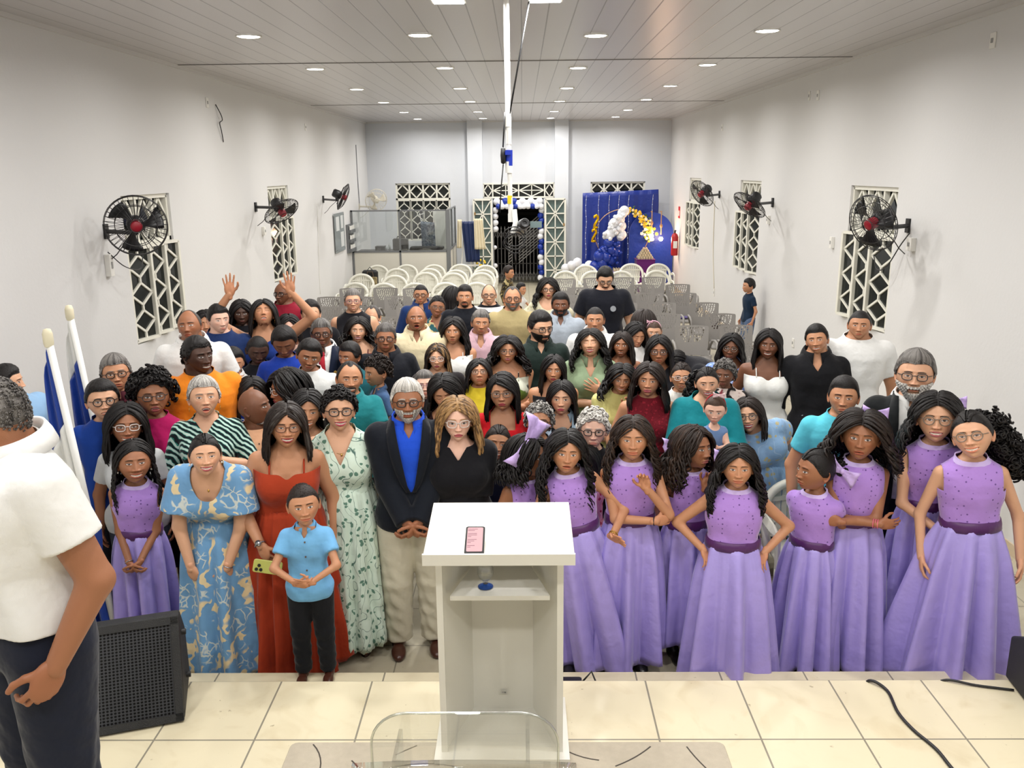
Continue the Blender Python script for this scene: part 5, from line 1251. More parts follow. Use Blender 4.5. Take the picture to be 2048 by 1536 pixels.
# phone on the desk
tilt = math.atan2(.045, .43); P_ph = np.array([-.1-.095, 3.3-.235, STAGE_Z+.982+.034+.045*(.065/.43)+.003])
r = empty('smartphone', P_ph, 0, 'black smartphone with pink text screen standing on the lectern desk', 'phone'); Rp = rotm('X', tilt+.22)
m = MB(); m.rbox(Rp@np.array([0, 0, 0])+[0, .015, .018], (.076, .154, .009), .008, Rp); m.build('case', M_black, r)
m = MB(); m.rbox(Rp@np.array([0, 0, .0052])+[0, .015, .018], (.062, .136, .001), .005, Rp); sc_m = mat('phone_screen_pink', rgb(196,160,166), .25); m.build('screen', sc_m, r)
txt = ['Abertura do culto', 'Hino inicial', '', 'Leitura e oracao', 'Louvor da igreja', 'Avisos', '', 'Palavra pastoral', 'Oracao final', 'Bencao', '', 'Participacoes', 'Dancas']
for i, t in enumerate(txt):
    if not t: continue
    m = MB()
    n_ = len(t); m.box(Rp@np.array([-.028+.0011*n_, .058-.0085*i, .0059])+[0, .015, .018], (.0022*n_, .0022, .0004), Rp); m.build('text_line', mat('screen_text', rgb(120,70,90), .5), r)
# cup upside down on the shelf: clear bowl, blue foot
r = empty('glass_cup', (-.165, 3.25, STAGE_Z+.755), 0, 'clear goblet with bright blue round base on the lectern shelf', 'cup')
m = MB(); m.lathe([(0, 0), (.03, 0), (.032, .004), (.014, .012), (.010, .016)], n=24); m.build('blue_foot', mat('cup_blue', rgb(40,100,210), .3), r, True)
m = MB(); m.lathe([(.010, .014), (.012, .022), (.008, .026), (.012, .03), (.026, .042), (.034, .062), (.034, .085), (.028, .1)], n=24); m.build('bowl', glass('cup_glass', (.94,.96,.97), .5), r, True)
# carpet, acrylic pulpit, monitors, cables, flags
m = MB(); m.rbox((0, 0, 0), (1.9, 1.0, .008), .03); o = m.build('rug', mat('rug_beige', rgb(186,176,158), .95, noise=.12, nscale=30, bump=.3, bscale=300)); o.location = (-.085, 2.745, STAGE_Z+.004); tag(o, 'beige rug with thin dark scribbled lines under the lectern', 'rug')
m = MB(); rnd = random.Random(12)
for k in range(15):
    x0, y0 = (rnd.uniform(-.9, -.5) if k % 2 else rnd.uniform(.4, .9)), rnd.uniform(-.1, .42); a0 = rnd.random()*6; cv = rnd.uniform(-4, 4); pts = []
    for t in np.linspace(0, .5, 14):
        a = a0+cv*t; x0 += math.cos(a)*.035; y0 += math.sin(a)*.035
        if abs(x0) < .93 and abs(y0) < .49: pts.append((x0, y0, .0045))
    if len(pts) > 3: sweep(m, pts, .006, .001)
m.build('woven_line', mat('rug_line', rgb(74,68,62), .9), o)
M_acr = glass('clear_acrylic', (.975,.98,.975), .42, .02)
r = empty('acrylic_pulpit', (-.2, 2.35, STAGE_Z), 0, 'transparent acrylic pulpit with rounded top edge nearest the camera', 'pulpit')
m = MB(); w2, zt, rr = .305, .755, .12; pts = [(-w2, .25)]+[(-w2+rr-rr*math.cos(a), zt-rr+rr*math.sin(a)) for a in np.linspace(0, math.pi/2, 8)]+[(w2-rr+rr*math.sin(a), zt-rr+rr*math.cos(a)) for a in np.linspace(0, math.pi/2, 8)]+[(w2, .25)]
m.prism(pts, .04, .05); m.build('front_sheet', M_acr, r)
m = MB(); m.tube([(x, .045, z+.0) for x, z in pts], .0045, 5); m.build('sheet_edge', glass('acrylic_edge', (.9,.94,.9), 1.3, .2), r, True)
m = MB(); P = np.zeros((8, 20, 3))
for i in range(8):
    for j in range(20): s_ = j/19*2-1; P[i, j] = (s_*.36, .0-.34*(i/7), .60-.05*(i/7)+.03*(1-s_*s_)*.4)
m.grid(P); s = m.build('desk_sheet', M_acr, r, True); solidify(s, .008)
for sx in (-1, 1): m = MB(); m.bbox((sx*.205-.006, -.12, 0), (sx*.205+.006, .04, .70)); m.build('upright', M_acr, r)
m = MB(); m.bbox((-.32, -.25, 0), (.32, .2, .012)); m.build('foot_plate', M_acr, r)
# stage monitor: wedge seen from its grille side
def hex_grille():
    m_, nt, b = _mat('monitor_grille'); tc = nd(nt, 'TexCoord'); mp = nd(nt, 'Mapping'); mp.inputs['Scale'].default_value = (62, 62*1.1547, 62); nt.links.new(tc.outputs['Object'], mp.inputs[0])
    vo = nd(nt, 'TexVoronoi', i={'Scale': 1., 'Randomness': .0}); nt.links.new(mp.outputs[0], vo.inputs['Vector'])
    k = ramp(nt, vo.outputs['Distance'], [(0,(0,0,0)),(.36,(0,0,0)),(.42,(1,1,1)),(1,(1,1,1))]); nt.links.new(mix(nt, k, rgb(10,10,12), rgb(74,76,80)), b.inputs['Base Color'])
    b.inputs['Metallic'].default_value = .5; b.inputs['Roughness'].default_value = .38; bp = nd(nt, 'Bump', i={'Strength': .8, 'Distance': .004}); nt.links.new(k, bp.inputs['Height']); nt.links.new(bp.outputs[0], b.inputs['Normal']); return m_
def monitor(loc, rz, W, D, Hh, label, gang=62):
    """wedge: local x along the long side, grille on the -y side leaning back"""
    r = empty('stage_monitor', loc, rz, label, 'speaker'); M_cab = mat('monitor_cabinet', rgb(30,31,33), .55, bump=.5, bscale=260); t = Hh/math.tan(math.radians(gang)); pr = [(0, 0), (D, 0), (D, Hh*.62), (t+.06, Hh), (t, Hh)]
    m = MB(); V = np.array([[x, y, z] for x in (0, W) for y, z in pr]); n = len(pr)
    m.add(V, [np.array([[i, (i+1) % n, n+(i+1) % n, n+i] for i in range(n)]), np.array([list(range(n))[::-1], list(range(n, 2*n))])]); bevel(m.build('cabinet', M_cab, r), .012)
    a = math.radians(gang); u = np.array([0, math.cos(a), math.sin(a)]); nn = np.array([0, -math.sin(a), math.cos(a)]); L = Hh/math.sin(a); R = np.stack([[1, 0, 0], u, nn], 1)
    m = MB(); m.box((0, 0, 0), (W-.07, L-.07, .006)); g_ = m.build('grille', hex_grille(), r); g_.matrix_local = Matrix.Translation([float(x) for x in np.array([W/2, 0, 0])+u*L/2+nn*.006])@Matrix([list(map(float, q))+[0] for q in R]+[[0, 0, 0, 1]])
    m = MB()
    for c, s_ in ((np.array([W/2, 0, 0])+u*.02, (W-.01, .035, .02)), (np.array([W/2, 0, 0])+u*(L-.02), (W-.01, .035, .02)), (np.array([.02, 0, 0])+u*L/2, (.035, L-.01, .02)), (np.array([W-.02, 0, 0])+u*L/2, (.035, L-.01, .02))): m.box(c+nn*.008, s_, R)
    m.build('grille_frame', M_cab, r)
    m = MB(); m.lathe([(0, -.0), (.06, .004), (.1, .010), (.105, .0)], np.array([W*.62, 0, 0])+u*L*.52+nn*.004, R, 24); m.build('woofer_dome', mat('woofer', rgb(26,26,28), .5), g_) if False else None
    m = MB()
    for z in (.08, .3): m = MB(); m.cyl((W, D*.6, z*Hh/.4), (W+.02, D*.6, z*Hh/.4), .014); m.build('corner_knob', M_black, r)
    return r
monitor((-2.22, 3.20, STAGE_Z), math.radians(18), .68, .42, .42, 'black wedge stage monitor with perforated grille at the left of the platform')
monitor((2.33, 3.40, STAGE_Z), math.radians(-6), .5, .35, .36, 'edge of a second black stage monitor at the far right of the platform', 85)
zc = STAGE_Z+.008
cable('stage_cable', [(1.66, STAGE_Y+.012, .24), (1.68, STAGE_Y-.02, zc), (1.735, 3.62, zc), (1.715, 3.45, zc), (1.73, 3.32, zc), (1.77, 3.19, zc), (1.79, 3.0, zc), (1.9, 2.7, zc), (2.1, 2.4, zc)], .0075, M_black, 'long black cable snaking across the platform tiles on the right')
cable('stage_cable', [(2.0, STAGE_Y+.01, .3), (2.06, STAGE_Y-.015, zc), (2.18, 3.66, zc), (2.34, 3.62, zc)], .006, M_black, 'short black cable running into the monitor at the right edge')
r = empty('power_adapter', (.21, 3.86, STEP_Z), 0, 'black power strip with cable on the step beside the lectern', 'power strip'); m = MB(); m.rbox((0, 0, .04), (.16, .1, .08), .01); m.build('housing', M_black, r)
m = MB()
for i in range(4): m.cyl((-.055+.035*i, -.01, .08), (-.055+.035*i, -.01, .084), .012)
m.build('socket', mat('socket_dark', rgb(60,60,64), .4), r); m = MB(); m.tube([(.07, .02, .05), (.13, .03, .12), (.17, .02, .02), (.2, -.06, .01)], .006, 6); m.build('cord', M_black, r, True)
# flags
M_fw, M_fb, M_fl = cloth('flag_white', rgb(226,226,222), satin=1), cloth('flag_blue', rgb(22,58,146), satin=1), cloth('flag_light_blue', rgb(72,150,216), satin=1)
def flag(base, tipp, parts, label, plabel, cut=None, drop=1.3, wd=.2, sgn=-1, mts=None):
    b, t = np.array(base, float), np.array(tipp, float); r = empty('flag', b, 0, label, 'flag', 'flags on poles at the left')
    m = MB(); m.cyl((0, 0, 0), t-b, .021, .019, 12); m.build('pole', M_pvc, r, True); m = MB(); m.lathe([(0, .05), (.018, .045), (.026, .02), (.026, -.03), (.021, -.05)], t-b, None, 12); m.build('finial_tape', mat('cream_tape', rgb(222,214,186), .7), r, True)
    m = MB(); m.lathe([(0, 0), (.14, 0), (.14, .02), (.03, .05), (.03, .2)], (0, 0, -.0), None, 20); m.build('foot', M_black, r, True)
    for (s0, s1, z0, z1, mt, nm) in parts:
        P = np.zeros((16, 20, 3)); m = MB()
        for i in range(16):
            for j in range(20):
                f_ = s0+(s1-s0)*j/19; z_ = z0+(z1-z0)*i/15; a = (t-b)*(1-z_*.86)     # point on the pole
                P[i, j] = a+np.array([sgn*wd*f_*(.25+.75*z_**.7), .03*math.sin(f_*14+z_*2)*(.3+z_)+.01*f_, -.22*f_*(1-.3*z_)-.05*f_*math.sin(z_*3)])
        m.grid(P); s = m.build(nm, mt, r, True); solidify(s, .003)
    return r
flag((-2.36, 4.42, 0), (-2.53, 4.42, 1.96), [(0, 1, .0, .26, M_fb, 'blue_panel'), (0, 1, .26, .60, M_fw, 'white_panel'), (0, 1, .60, 1., M_fb, 'blue_panel')], 'blue and white flag on a leaning white pole, nearer and lower of the two', '', wd=.22)
flag((-2.73, 5.35, 0), (-2.90, 5.35, 1.945), [(0, 1, .0, .16, M_fw, 'white_panel'), (.0, 1, .16, .42, M_fb, 'blue_panel'), (0, 1, .42, .9, M_fw, 'white_panel')], 'blue and white flag on the taller white pole behind the first', '', wd=.22)
flag((-2.42, 3.42, STAGE_Z), (-2.52, 3.42, 2.3), [(0, 1, .0, .52, M_fl, 'blue_panel')], 'light blue flag at the far left edge behind the person in white polo', '', wd=.78, sgn=1)
r = link('flag_drape', None) if False else None
m = MB(); P = np.zeros((10, 14, 3))
for i in range(10):
    for j in range(14): P[i, j] = (-2.62+.26*j/13*(1-.35*(i/9)**2), 4.36+.02*math.sin(j*1.1), .92-.5*i/9+.05*math.sin(j*.5))
m.grid(P); o = m.build('folded_banner', M_fb, None, True); solidify(o, .004); tag(o, 'folded blue cloth hanging low beside the leftmost lilac dress', 'cloth')
# ------------------------------------------------------------------ people
SKIN = dict(p=rgb(232,186,164), l=rgb(216,166,134), t=rgb(192,138,104), b=rgb(158,106,76), d=rgb(118,76,54), v=rgb(78,52,40))
HC = dict(k=rgb(20,16,16), n=rgb(34,24,20), br=rgb(62,42,30), bl=rgb(168,130,84), g=rgb(128,124,120), w=rgb(206,202,196), dg=rgb(72,68,66))
M_skin = attr_mat('skin', .48, .4, .08, 220)
M_hair = attr_mat('hair', .45, .3, .5, 260)
TZ = np.array([.44,.48,.52,.56,.60,.64,.68,.72,.76,.785,.805,.822,.84])
TM = (np.array([.060,.092,.097,.094,.089,.088,.094,.102,.108,.107,.094,.066,.043]), np.array([.040,.062,.066,.064,.060,.060,.064,.069,.068,.060,.050,.042,.036]))
TF = (np.array([.060,.097,.104,.096,.081,.074,.080,.089,.095,.096,.086,.060,.037]), np.array([.040,.064,.069,.063,.055,.052,.058,.063,.061,.053,.044,.038,.032]))
ARMS = {  # wrist, pole, hand pose, finger dir (None: along the forearm), thumb dir; x is outward for each side
 'down': ((.150,-.02,.485), (.5,.6,0), 'relax', None, (0,-1,0)),
 'front': ((.018,-.130,.520), (.40,.7,0), 'clasp', (-.6,-.25,-.7), (0,-.6,.8)),
 'low': ((.05,-.13,.475), (.4,.6,0), 'relax', None, (-.5,-.6,.2)),
 'back': ((.02,.115,.53), (1,.2,0), 'relax', None, (0,0,1)),
 'hip': ((.115,-.045,.585), (1,.45,0), 'relax', (-.3,-.4,-.8), (-.3,.8,.3)),
 'cross': ((-.075,-.125,.655), (.7,.1,-.6), 'relax', (-1,.1,0), (0,0,1)),
 'under': ((-.07,-.115,.635), (.8,.1,-.6), 'relax', (-1,.15,.0), (0,0,1)),
 'chin': ((.03,-.115,.765), (.5,-.2,-.9), 'clasp', (-.25,.1,1), (-.8,.3,.2)),
 'chest': ((.045,-.125,.70), (.8,.1,-.7), 'open', (-.8,-.05,.45), (0,-.1,1)),
 'up': ((.13,-.06,1.0), (.9,0,-.4), 'open', (0,0,1), (-1,.2,0)),
 'fwd': ((.10,-.22,.66), (.5,.4,-.6), 'open', (-.3,-.8,.15), (0,0,1)),
 'hold': ((.0,-.16,.66), (.9,.2,-.5), 'hold', (-1,-.2,.1), (0,0,1)),
 'wave': ((.21,-.13,.66), (.7,.3,-.7), 'open', (.6,-.4,.5), (-.5,-.2,.8)),
}
def ik(S, W, L1, L2, pole):
    d = W-S; L = np.linalg.norm(d)
    if L > (L1+L2)*.985: W = S+d/L*(L1+L2)*.985; d = W-S; L = np.linalg.norm(d)
    L = max(L, abs(L1-L2)+.01); a = (L1*L1-L2*L2+L*L)/(2*L); hh = math.sqrt(max(L1*L1-a*a, 0)); u = d/np.linalg.norm(d)
    p = pole-u*pole.dot(u); p /= np.linalg.norm(p)+1e-9
    return S+u*a+p*hh, W
def torso_prim(J, infl=0, zlo=None, zhi=None, k=.03, fold=0, ph=0., flare=0.):
    q, U, piv, A, B = J['q'], J['U'], J['piv'], J['A']*J['q']+infl, J['B']*J['q']+infl
    zz = TZ*q; lo_, hi_ = (TZ[0]*q if zlo is None else zlo*q), (TZ[-1]*q if zhi is None else zhi*q)
    def f(x, y, z):
        px, py, pz = x-piv[0], y-piv[1], z-piv[2]
        X = px*U[0, 0]+py*U[1, 0]+pz*U[2, 0]; Y = px*U[0, 1]+py*U[1, 1]+pz*U[2, 1]; Z = px*U[0, 2]+py*U[1, 2]+pz*U[2, 2]+piv[2]
        a = np.interp(Z, zz, A); b = np.interp(Z, zz, B); e = 2.25
        if flare: fl_ = flare*ss(.60*q, .50*q, Z); a = a+fl_; b = b+fl_
        r = (np.abs(X/a)**e+np.abs(Y/b)**e)**(1/e); D = (r-1)*np.minimum(a, b)*(.8)
        if fold:
            D = D+fold*(np.sin(Z/q*52+X/q*34+ph)*np.sin(X/q*24-Z/q*16+ph*2)*.6+.5*np.sin(X/q*75+Y/q*30+np.sin(Z/q*22+ph)*1.4))*ss(.8*q, .66*q, Z)
        return np.maximum(D, np.maximum(lo_-Z, Z-hi_))
    c = [J['T'](np.array([sx*.14*q, sy*.12*q, z])) for sx in (-1, 1) for sy in (-1, 1) for z in (lo_, hi_)]
    return (np.min(c, 0)-infl, np.max(c, 0)+infl, f, k)
PEOPLE = {}; FY = {}; INFO = {}
def person(name, x, yt, s, h, g='m', skin='t', hair=('short', 'k'), face=None, hd=(0, -10, 0), yaw=None, lean=(0, 0), arms=('down', 'down'),
           top=None, bot=None, shoes='k', glasses=None, beard=None, fat=0, z0=0, label='', group=None, extras=(), res=None, hhk=1., fy=None):
    seed = sum(ord(c)*(i+3) for i, c in enumerate(name)) % 9973; rnd = random.Random(seed); rs = np.random.RandomState(seed)
    fy = FY.get(name)
    # place the head on its ray at the height this person's posture gives
    HH = .235; Rw = None; lf, lsd = [math.radians(a) for a in lean]; cl = math.cos(lf)*math.cos(lsd)
    yc = yt+s/2; r = ray(x, yc)
    for it_ in range(40 if fy else 6):
        piv_z = .53/.805*(h-1.2*HH)*.985 if h > 1.2 else .62*(h-1.2*HH)
        zc = z0+piv_z+(h-HH/2-piv_z)*cl; d = (zc-CAM_H)/r[2]; HH = .5*HH+.5*(s*hhk*d/F_PX)
        if fy and it_ < 36: h += np.clip(((r[1]*d)+(h*.4)*math.sin(lf)-fy)*.12, -.03, .03)
    Hc = CP+r*d; q = (h-1.2*HH)/.805; sc_ = (HH-.008)/.225
    cam_az = math.atan2(-Hc[0], Hc[1]); byaw = cam_az*.6 if yaw is None else math.radians(yaw)
    byaw_deg = math.degrees(byaw)
    Rb = rotm('Z', byaw); U = rotm('Y', lsd)@rotm('X', lf); piv = np.array([0, 0, piv_z])
    T = lambda p: U@(np.asarray(p, float)-piv)+piv
    hl = T([0, -.012*q, h-HH/2]); root = Hc-Rb@hl; root[2] = z0
    Rh = Rb.T@rotm('Z', cam_az+math.radians(hd[0]))@rotm('X', math.radians(hd[1]))@rotm('Y', math.radians(hd[2]))
    PEOPLE[name] = (root, h, HH)
    if res is None: res = 2 if s > 62 else (1 if s > 40 else 0)
    hs = {2: .0085, 1: .012, 0: .016}[res]
    fem = g in 'fg'; tab = TF if g == 'f' else TM; tw = {'m': 1., 'f': 1., 'b': .92, 'g': .93, 'y': 1.05}[g]
    if g == 'g': tab = ((TM[0]+TF[0])/2, (TM[1]+TF[1])/2)
    wt = np.interp(TZ, [.44, .52, .62, .74, .80, .84], [.7, .9, 1.3, .7, .35, .15]); J = dict(q=q, U=U, piv=piv, T=T, A=tab[0]*tw*(1+.75*fat*wt), B=tab[1]*tw*(1+1.25*fat*wt))
    sw = {'m': .098, 'f': .091, 'b': .094, 'g': .090, 'y': .095}[g]*(1+.18*fat); ar = {'m': 1.08, 'f': .92, 'b': .80, 'g': .76, 'y': 1.1}[g]*(1+.5*fat)
    face = dict(face or {}); face['fem'] = fem
    for k_, a_, b_ in (('wide', .96, 1.05), ('nwide', .92, 1.18), ('browz', -.0012, .0012)): face.setdefault(k_, rnd.uniform(a_, b_))
    if skin in 'bdv': face['nwide'] = face['nwide']*1.12; face.setdefault('lip', 1.3)
    if fem: face.setdefault('jaw', .36); face.setdefault('brow', .8); face.setdefault('lip', 1.15); face.setdefault('eye', 1.15); face.setdefault('nose', .9)
    if g in 'bgy': face.setdefault('jaw', .33); face.setdefault('nose', .75); face['wide'] = 1.06; face.setdefault('eye', 1.3)
    if fat: face.setdefault('fat', fat*2); face.setdefault('wide', 1.07); face.setdefault('jaw', .22)
    sk = np.array(SKIN[skin]); hcol = HC[hair[1]]
    o = empty('person', root, byaw, label, 'person', group)
    # ---- body
    P = [torso_prim(J, 0, None, None)]
    if g == 'f':
        for sx in (-1, 1): P.append(ell(T(np.array([sx*.042, -.052-.03*fat, .712])*q), np.array([.040, .036, .040])*q*(1+.5*fat), U, .03))
    nb = T(np.array([0, .008, .825])*q); nt = hl+Rh@np.array([0, .018, -.045])*sc_; nr = {'m': .036, 'f': .029, 'b': .028, 'g': .027, 'y': .03}[g]*q*(1+.5*fat)
    P.append(seg(nb, nt, nr*1.1, nr, .025))
    hands = []; A_ = {}
    for sx, nm in ((-1, arms[0]), (1, arms[1])):
        w_, pole, hp, fd, tdv = ARMS[nm] if isinstance(nm, str) else nm
        mv = lambda v: np.array([v[0]*sx, v[1], v[2]])
        S = T(np.array([sx*sw, .004, .782])*q); W = T(mv(w_)*q); E, W = ik(S, W, .168*q, .148*q, U@mv(pole)); A_[sx] = (S, E, W)
        P += [seg(S, E, .031*q*ar, .024*q*ar, .022), seg(E, W, .0245*q*ar, .0155*q*ar**.5, .015)]
        fdir = (W-E)/np.linalg.norm(W-E) if fd is None else U@mv(fd); hsz = q*.585*(1.0 if g in 'mf' else .95)*(.94 if fem else 1.04)
        hands.append((W, fdir, U@mv(tdv), sx, hsz, hp))
    fs = .062 if g != 'y' else .05; ank = {}
    seatd = bot is not None and bot.get('seat')
    lg = .62 if bot and bot['k'] == 'skirt' and not bot.get('seat') else 1.
    for sx in (-1, 1):
        Hp = np.array([sx*.052, .0, .49])*q; K_ = np.array([sx*.060*lg, -.012*lg, .27])*q; An = np.array([sx*fs*lg, .008, .045])*q
        if seatd: K_ = Hp+np.array([sx*.03, -.16, -.02])*q; An = K_+np.array([0, .01, -.2])*q
        lw = (1+.5*fat)*(.72 if lg < 1 else 1); Hp = Hp*np.array([.8 if lg < 1 else 1, 1, 1]); P += [seg(Hp, K_, .056*q*lw, .037*q*lw, .03), seg(K_, An, .036*q*lw, .022*q, .015)]; ank[sx] = (Hp, K_, An)
        if shoes == 'skin' or seatd: P += [ell(An+np.array([sx*.008, -.045, -.024])*q, np.array([.027, .066, .019])*q, k=.02)]
    V, F = sdf_mesh(P, hs); C = np.repeat(sk[None], len(V), 0); FF = [F]; VV = [V]; CC = [C]; n = len(V)
    res_h = {2: .0042, 1: .0042, 0: .0042}[res]
    for hd_ in hands:
        v, f = build_hand(*hd_[:3], hd_[3], hd_[4], hd_[5]); VV.append(v); FF.append(f+n); n += len(v); c = np.repeat((sk*np.array([1, .93, .9]))[None], len(v), 0); CC.append(c)
    hv, hf, hcC, _ = make_head(face, res, sk, hcol, rnd)
    hv = hv@Rh.T*sc_+hl; VV.append(hv); FF.append(hf+n); CC.append(hcC)
    me = mk_mesh('body', np.vstack(VV), [np.vstack(FF)], M_skin, True, np.vstack(CC)); b = link('body', me, o)
    # ---- hair
    kind = hair[0]; c2 = HC[hair[2]] if len(hair) > 2 and hair[2] else None; amt = hair[3] if len(hair) > 3 else .5
    def put(name, lst, m_, cols=None):
        Vs, Fs, k = [], [], 0
        for v, f in lst: Vs.append(v); Fs.append(tris(f)+k); k += len(v)
        Vs = np.vstack(Vs); me = mk_mesh(name, Vs, [np.vstack(Fs)], m_, True, hair_col(Vs, hcol, c2, amt, seed, hl) if cols is None else cols); return link(name, me, o)
    def cap(kd='short', th=.009, nz=.0015, tp=1.5, bt=False):
        v, f, c = cap_hair(None, kd, th, nz, rnd, tp, face, res, bt); return (v@Rh.T*sc_+hl, f)
    shz = .80*q if not lean[0] else T(np.array([0, 0, .80])*q)[2]
    LN = dict(long=dict(k='l', n=90, len=.36, vol=.014), mid=dict(k='l', n=80, len=.20, vol=.016, flare=.02), bob=dict(k='l', n=70, len=.12, vol=.016, flare=.012, seg=18),
              longcurl=dict(k='l', n=100, len=.34, vol=.028, curl=.013, r=.0085, seg=40, flare=.05), midcurl=dict(k='l', n=100, len=.20, vol=.034, curl=.013, r=.0085, seg=34, flare=.05),
              bigcurl=dict(k='l', n=130, len=.20, vol=.045, curl=.016, r=.009, seg=34, flare=.06), wavy=dict(k='l', n=90, len=.32, vol=.024, curl=.008, r=.0105, freq=14, seg=30, flare=.035),
              straight=dict(k='l', n=90, len=.40, vol=.010, flare=.015), braids=dict(k='l', n=46, len=.30, vol=.012, curl=.004, r=.0075, freq=60, seg=40, flare=.03, amin=70))
    if kind in LN:
        sp = dict(LN[kind]); sp.update(hair[4] if len(hair) > 4 else {}); sp['seed'] = seed
        if g in 'gby': sp['len'] *= .9
        if res == 2: sp['dens'] = 1.7; sp['r'] = sp.get('r', .0105)*.72
        if res == 0: sp['n'] = int(sp['n']*.6); sp['seg'] = min(sp.get('seg', 22), 20); sp['r'] = sp.get('r', .0105)*1.35
        put('hair', [cap('fem', .010, .001, 1.25), locks(hl, Rh, sc_, sp, rnd, q, shz)], M_hair)
    elif kind in ('short', 'buzz', 'recede', 'bald', 'thin'):
        th = {'short': .012, 'buzz': .004, 'recede': .006, 'bald': .004, 'thin': .005}[kind]
        if True:
            lst = [cap({'buzz': 'short', 'thin': 'recede'}.get(kind, kind), th, {'short': .0016}.get(kind, .0005), {'short': 1.7}.get(kind, 1.1))]
            if kind in ('short', 'buzz') and res == 2: lst.append(scalp_curls(hl, Rh, sc_, rs, .012 if kind == 'short' else .003, 'short', 620 if kind == 'short' else 900, .005 if kind == 'short' else .003, .0032 if kind == 'short' else .0024, 5))
            if not (kind == 'bald' and c2 is None and len(hair) > 2): put('hair', lst, M_hair)
    elif kind == 'fade': put('hair', [cap('short', .006, .0008, 3.2)], M_hair)
    elif kind == 'curlytop': put('hair', [cap('short', .006, .001, 1.5), scalp_curls(hl, Rh, sc_, rs, .022, 'short', 230, .011)], M_hair)
    elif kind == 'curls': put('hair', [cap('fem', .008, .001, 1.3), scalp_curls(hl, Rh, sc_, rs, .022, 'fem', 300, .012, .0052)], M_hair)
    elif kind == 'afro': put('hair', [cap('fem', .02, .001, 1.3), scalp_curls(hl, Rh, sc_, rs, .055, 'fem', 420, .013, .0055)], M_hair)
    elif kind in ('tied', 'bun', 'ponycurl', 'pony'):
        sp = dict(k='tied', n=90, seg=12, seed=seed, amin=18, tz=hair[4].get('tz', .03) if len(hair) > 4 else .03)
        lst = [cap('fem', .007, .0006, 1.1), locks(hl, Rh, sc_, sp, rnd, q, shz)]; tie = hl+Rh@np.array([0, .115, sp['tz']])*sc_
        if kind == 'bun': lst.append(bun(tie, (.045*sc_,)*3, Rh, rs, 1, 50))
        if kind == 'ponycurl':
            px_, pw_ = (hair[4].get('px', 0), hair[4].get('pw', 1)) if len(hair) > 4 else (0, 1)
            for k_ in range(4): lst.append(bun(tie+Rh@np.array([px_*(.5+.2*k_), .035+.015*k_, -.05*k_*pw_])*sc_, (.068*sc_*pw_, .06*sc_*pw_, .06*sc_*pw_), Rh, rs, 1, int(70*pw_**2), .014, .0058))
        if kind == 'pony': lst.append(tubes(np.stack([np.stack([tie[0]+.018*math.cos(a)*(1-.3*t)+.0*t, tie[1]+.02*math.sin(a)+.03*np.sin(t*3), tie[2]-.26*t*sc_+0*t], 1) for a in np.linspace(0, 6.28, 14, False) for t in [np.linspace(0, 1, 16)]]), np.full((14, 16), .011)*(1-.6*np.linspace(0, 1, 16)), 5))
        put('hair', lst, M_hair)
    if beard:
        bk, bc = beard[0], HC[beard[1]]; th_, u_, F_ = head_grid(min(res, 2) if res else 1); q2 = {**face}; X, Y, Z, m_ = head_shape(th_, u_, q2)
        bm = beard_mask(np.abs(X), Z, Y, m_['zc'], bk); Vb = np.stack([X, Y, Z], 1); nn = Vb-np.array([0, -.01, -.02]); nn /= np.linalg.norm(nn, axis=1)[:, None]; tk = beard[2] if len(beard) > 2 else .006
        Vb = Vb+nn*((bm*tk*(1+.25*np.sin(X*500)*np.sin(Z*400)))-.0006)[:, None]; Vb[:, 2] -= tk*1.3*bm*ss(-.085, -.105, Z)
        v, f = clip_mesh(Vb, F_, .42-bm); cc = hair_col(v, bc, HC[beard[3]] if len(beard) > 3 else None, .4, seed)
        if len(v): put('beard', [(v@Rh.T*sc_+hl, f)], M_hair, cc)
    # ---- glasses
    if glasses:
        gc, shp = glasses[0], glasses[1] if len(glasses) > 1 else 'r'; m = MB(); ml = MB(); gw, gh, ex = {'r': (.0225, .0165, 3.), 'o': (.0225, .0205, 2.), 'c': (.0245, .0185, 2.6)}[shp]
        for sx in (-1, 1):
            a = np.linspace(0, 2*math.pi, 28, False); cx, cz = np.cos(a), np.sin(a)
            X = np.sign(cx)*np.abs(cx)**(2/ex)*gw+sx*.0335; Z = np.sign(cz)*np.abs(cz)**(2/ex)*gh-.002+(.004*np.clip(np.sign(sx)*cx, 0, 1)*(cz > 0) if shp == 'c' else 0)
            Y = -.1035+.02*(np.abs(X)/.06)**2.2; p_ = np.stack([X, Y, Z], 1)
            m.tube(p_@Rh.T*sc_+hl, (.0022 if gc != 'k' else .0027)*sc_, 5, closed=True)
            c0 = p_.mean(0); ml.add(np.vstack([p_, c0])@Rh.T*sc_+hl, np.array([[i, (i+1) % 28, 28] for i in range(28)]))
            tp = [(sx*.0565, -.087, .004), (sx*.074, -.06, .006), (sx*.079, .0, .002), (sx*.080, .02, -.012)]
            m.tube(np.array(tp)@Rh.T*sc_+hl, .0019*sc_, 5)
        m.tube(np.array([(-.0115, -.1035, .003), (0, -.106, .0055), (.0115, -.1035, .003)])@Rh.T*sc_+hl, .002*sc_, 5)
        gcol = {'k': rgb(18,18,22), 'w': rgb(220,214,210), 'm': rgb(120,110,100), 'b': rgb(96,58,40), 'p': rgb(150,110,130), 'g': rgb(60,60,62)}[gc]
        go = m.build('glasses', mat('glasses_'+gc, gcol, .3), o, True)
        ml.build('lens', glass('lens', (.96,.97,.98), .05), go, True)
    # ---- clothes
    def cloth_obj(nm, V, F, mt, trim=None):
        c = np.zeros((len(V), 3)) if trim is None else np.repeat(trim[:, None], 3, 1)
        return link(nm, mk_mesh(nm, V, [F], mt, True, c), o)
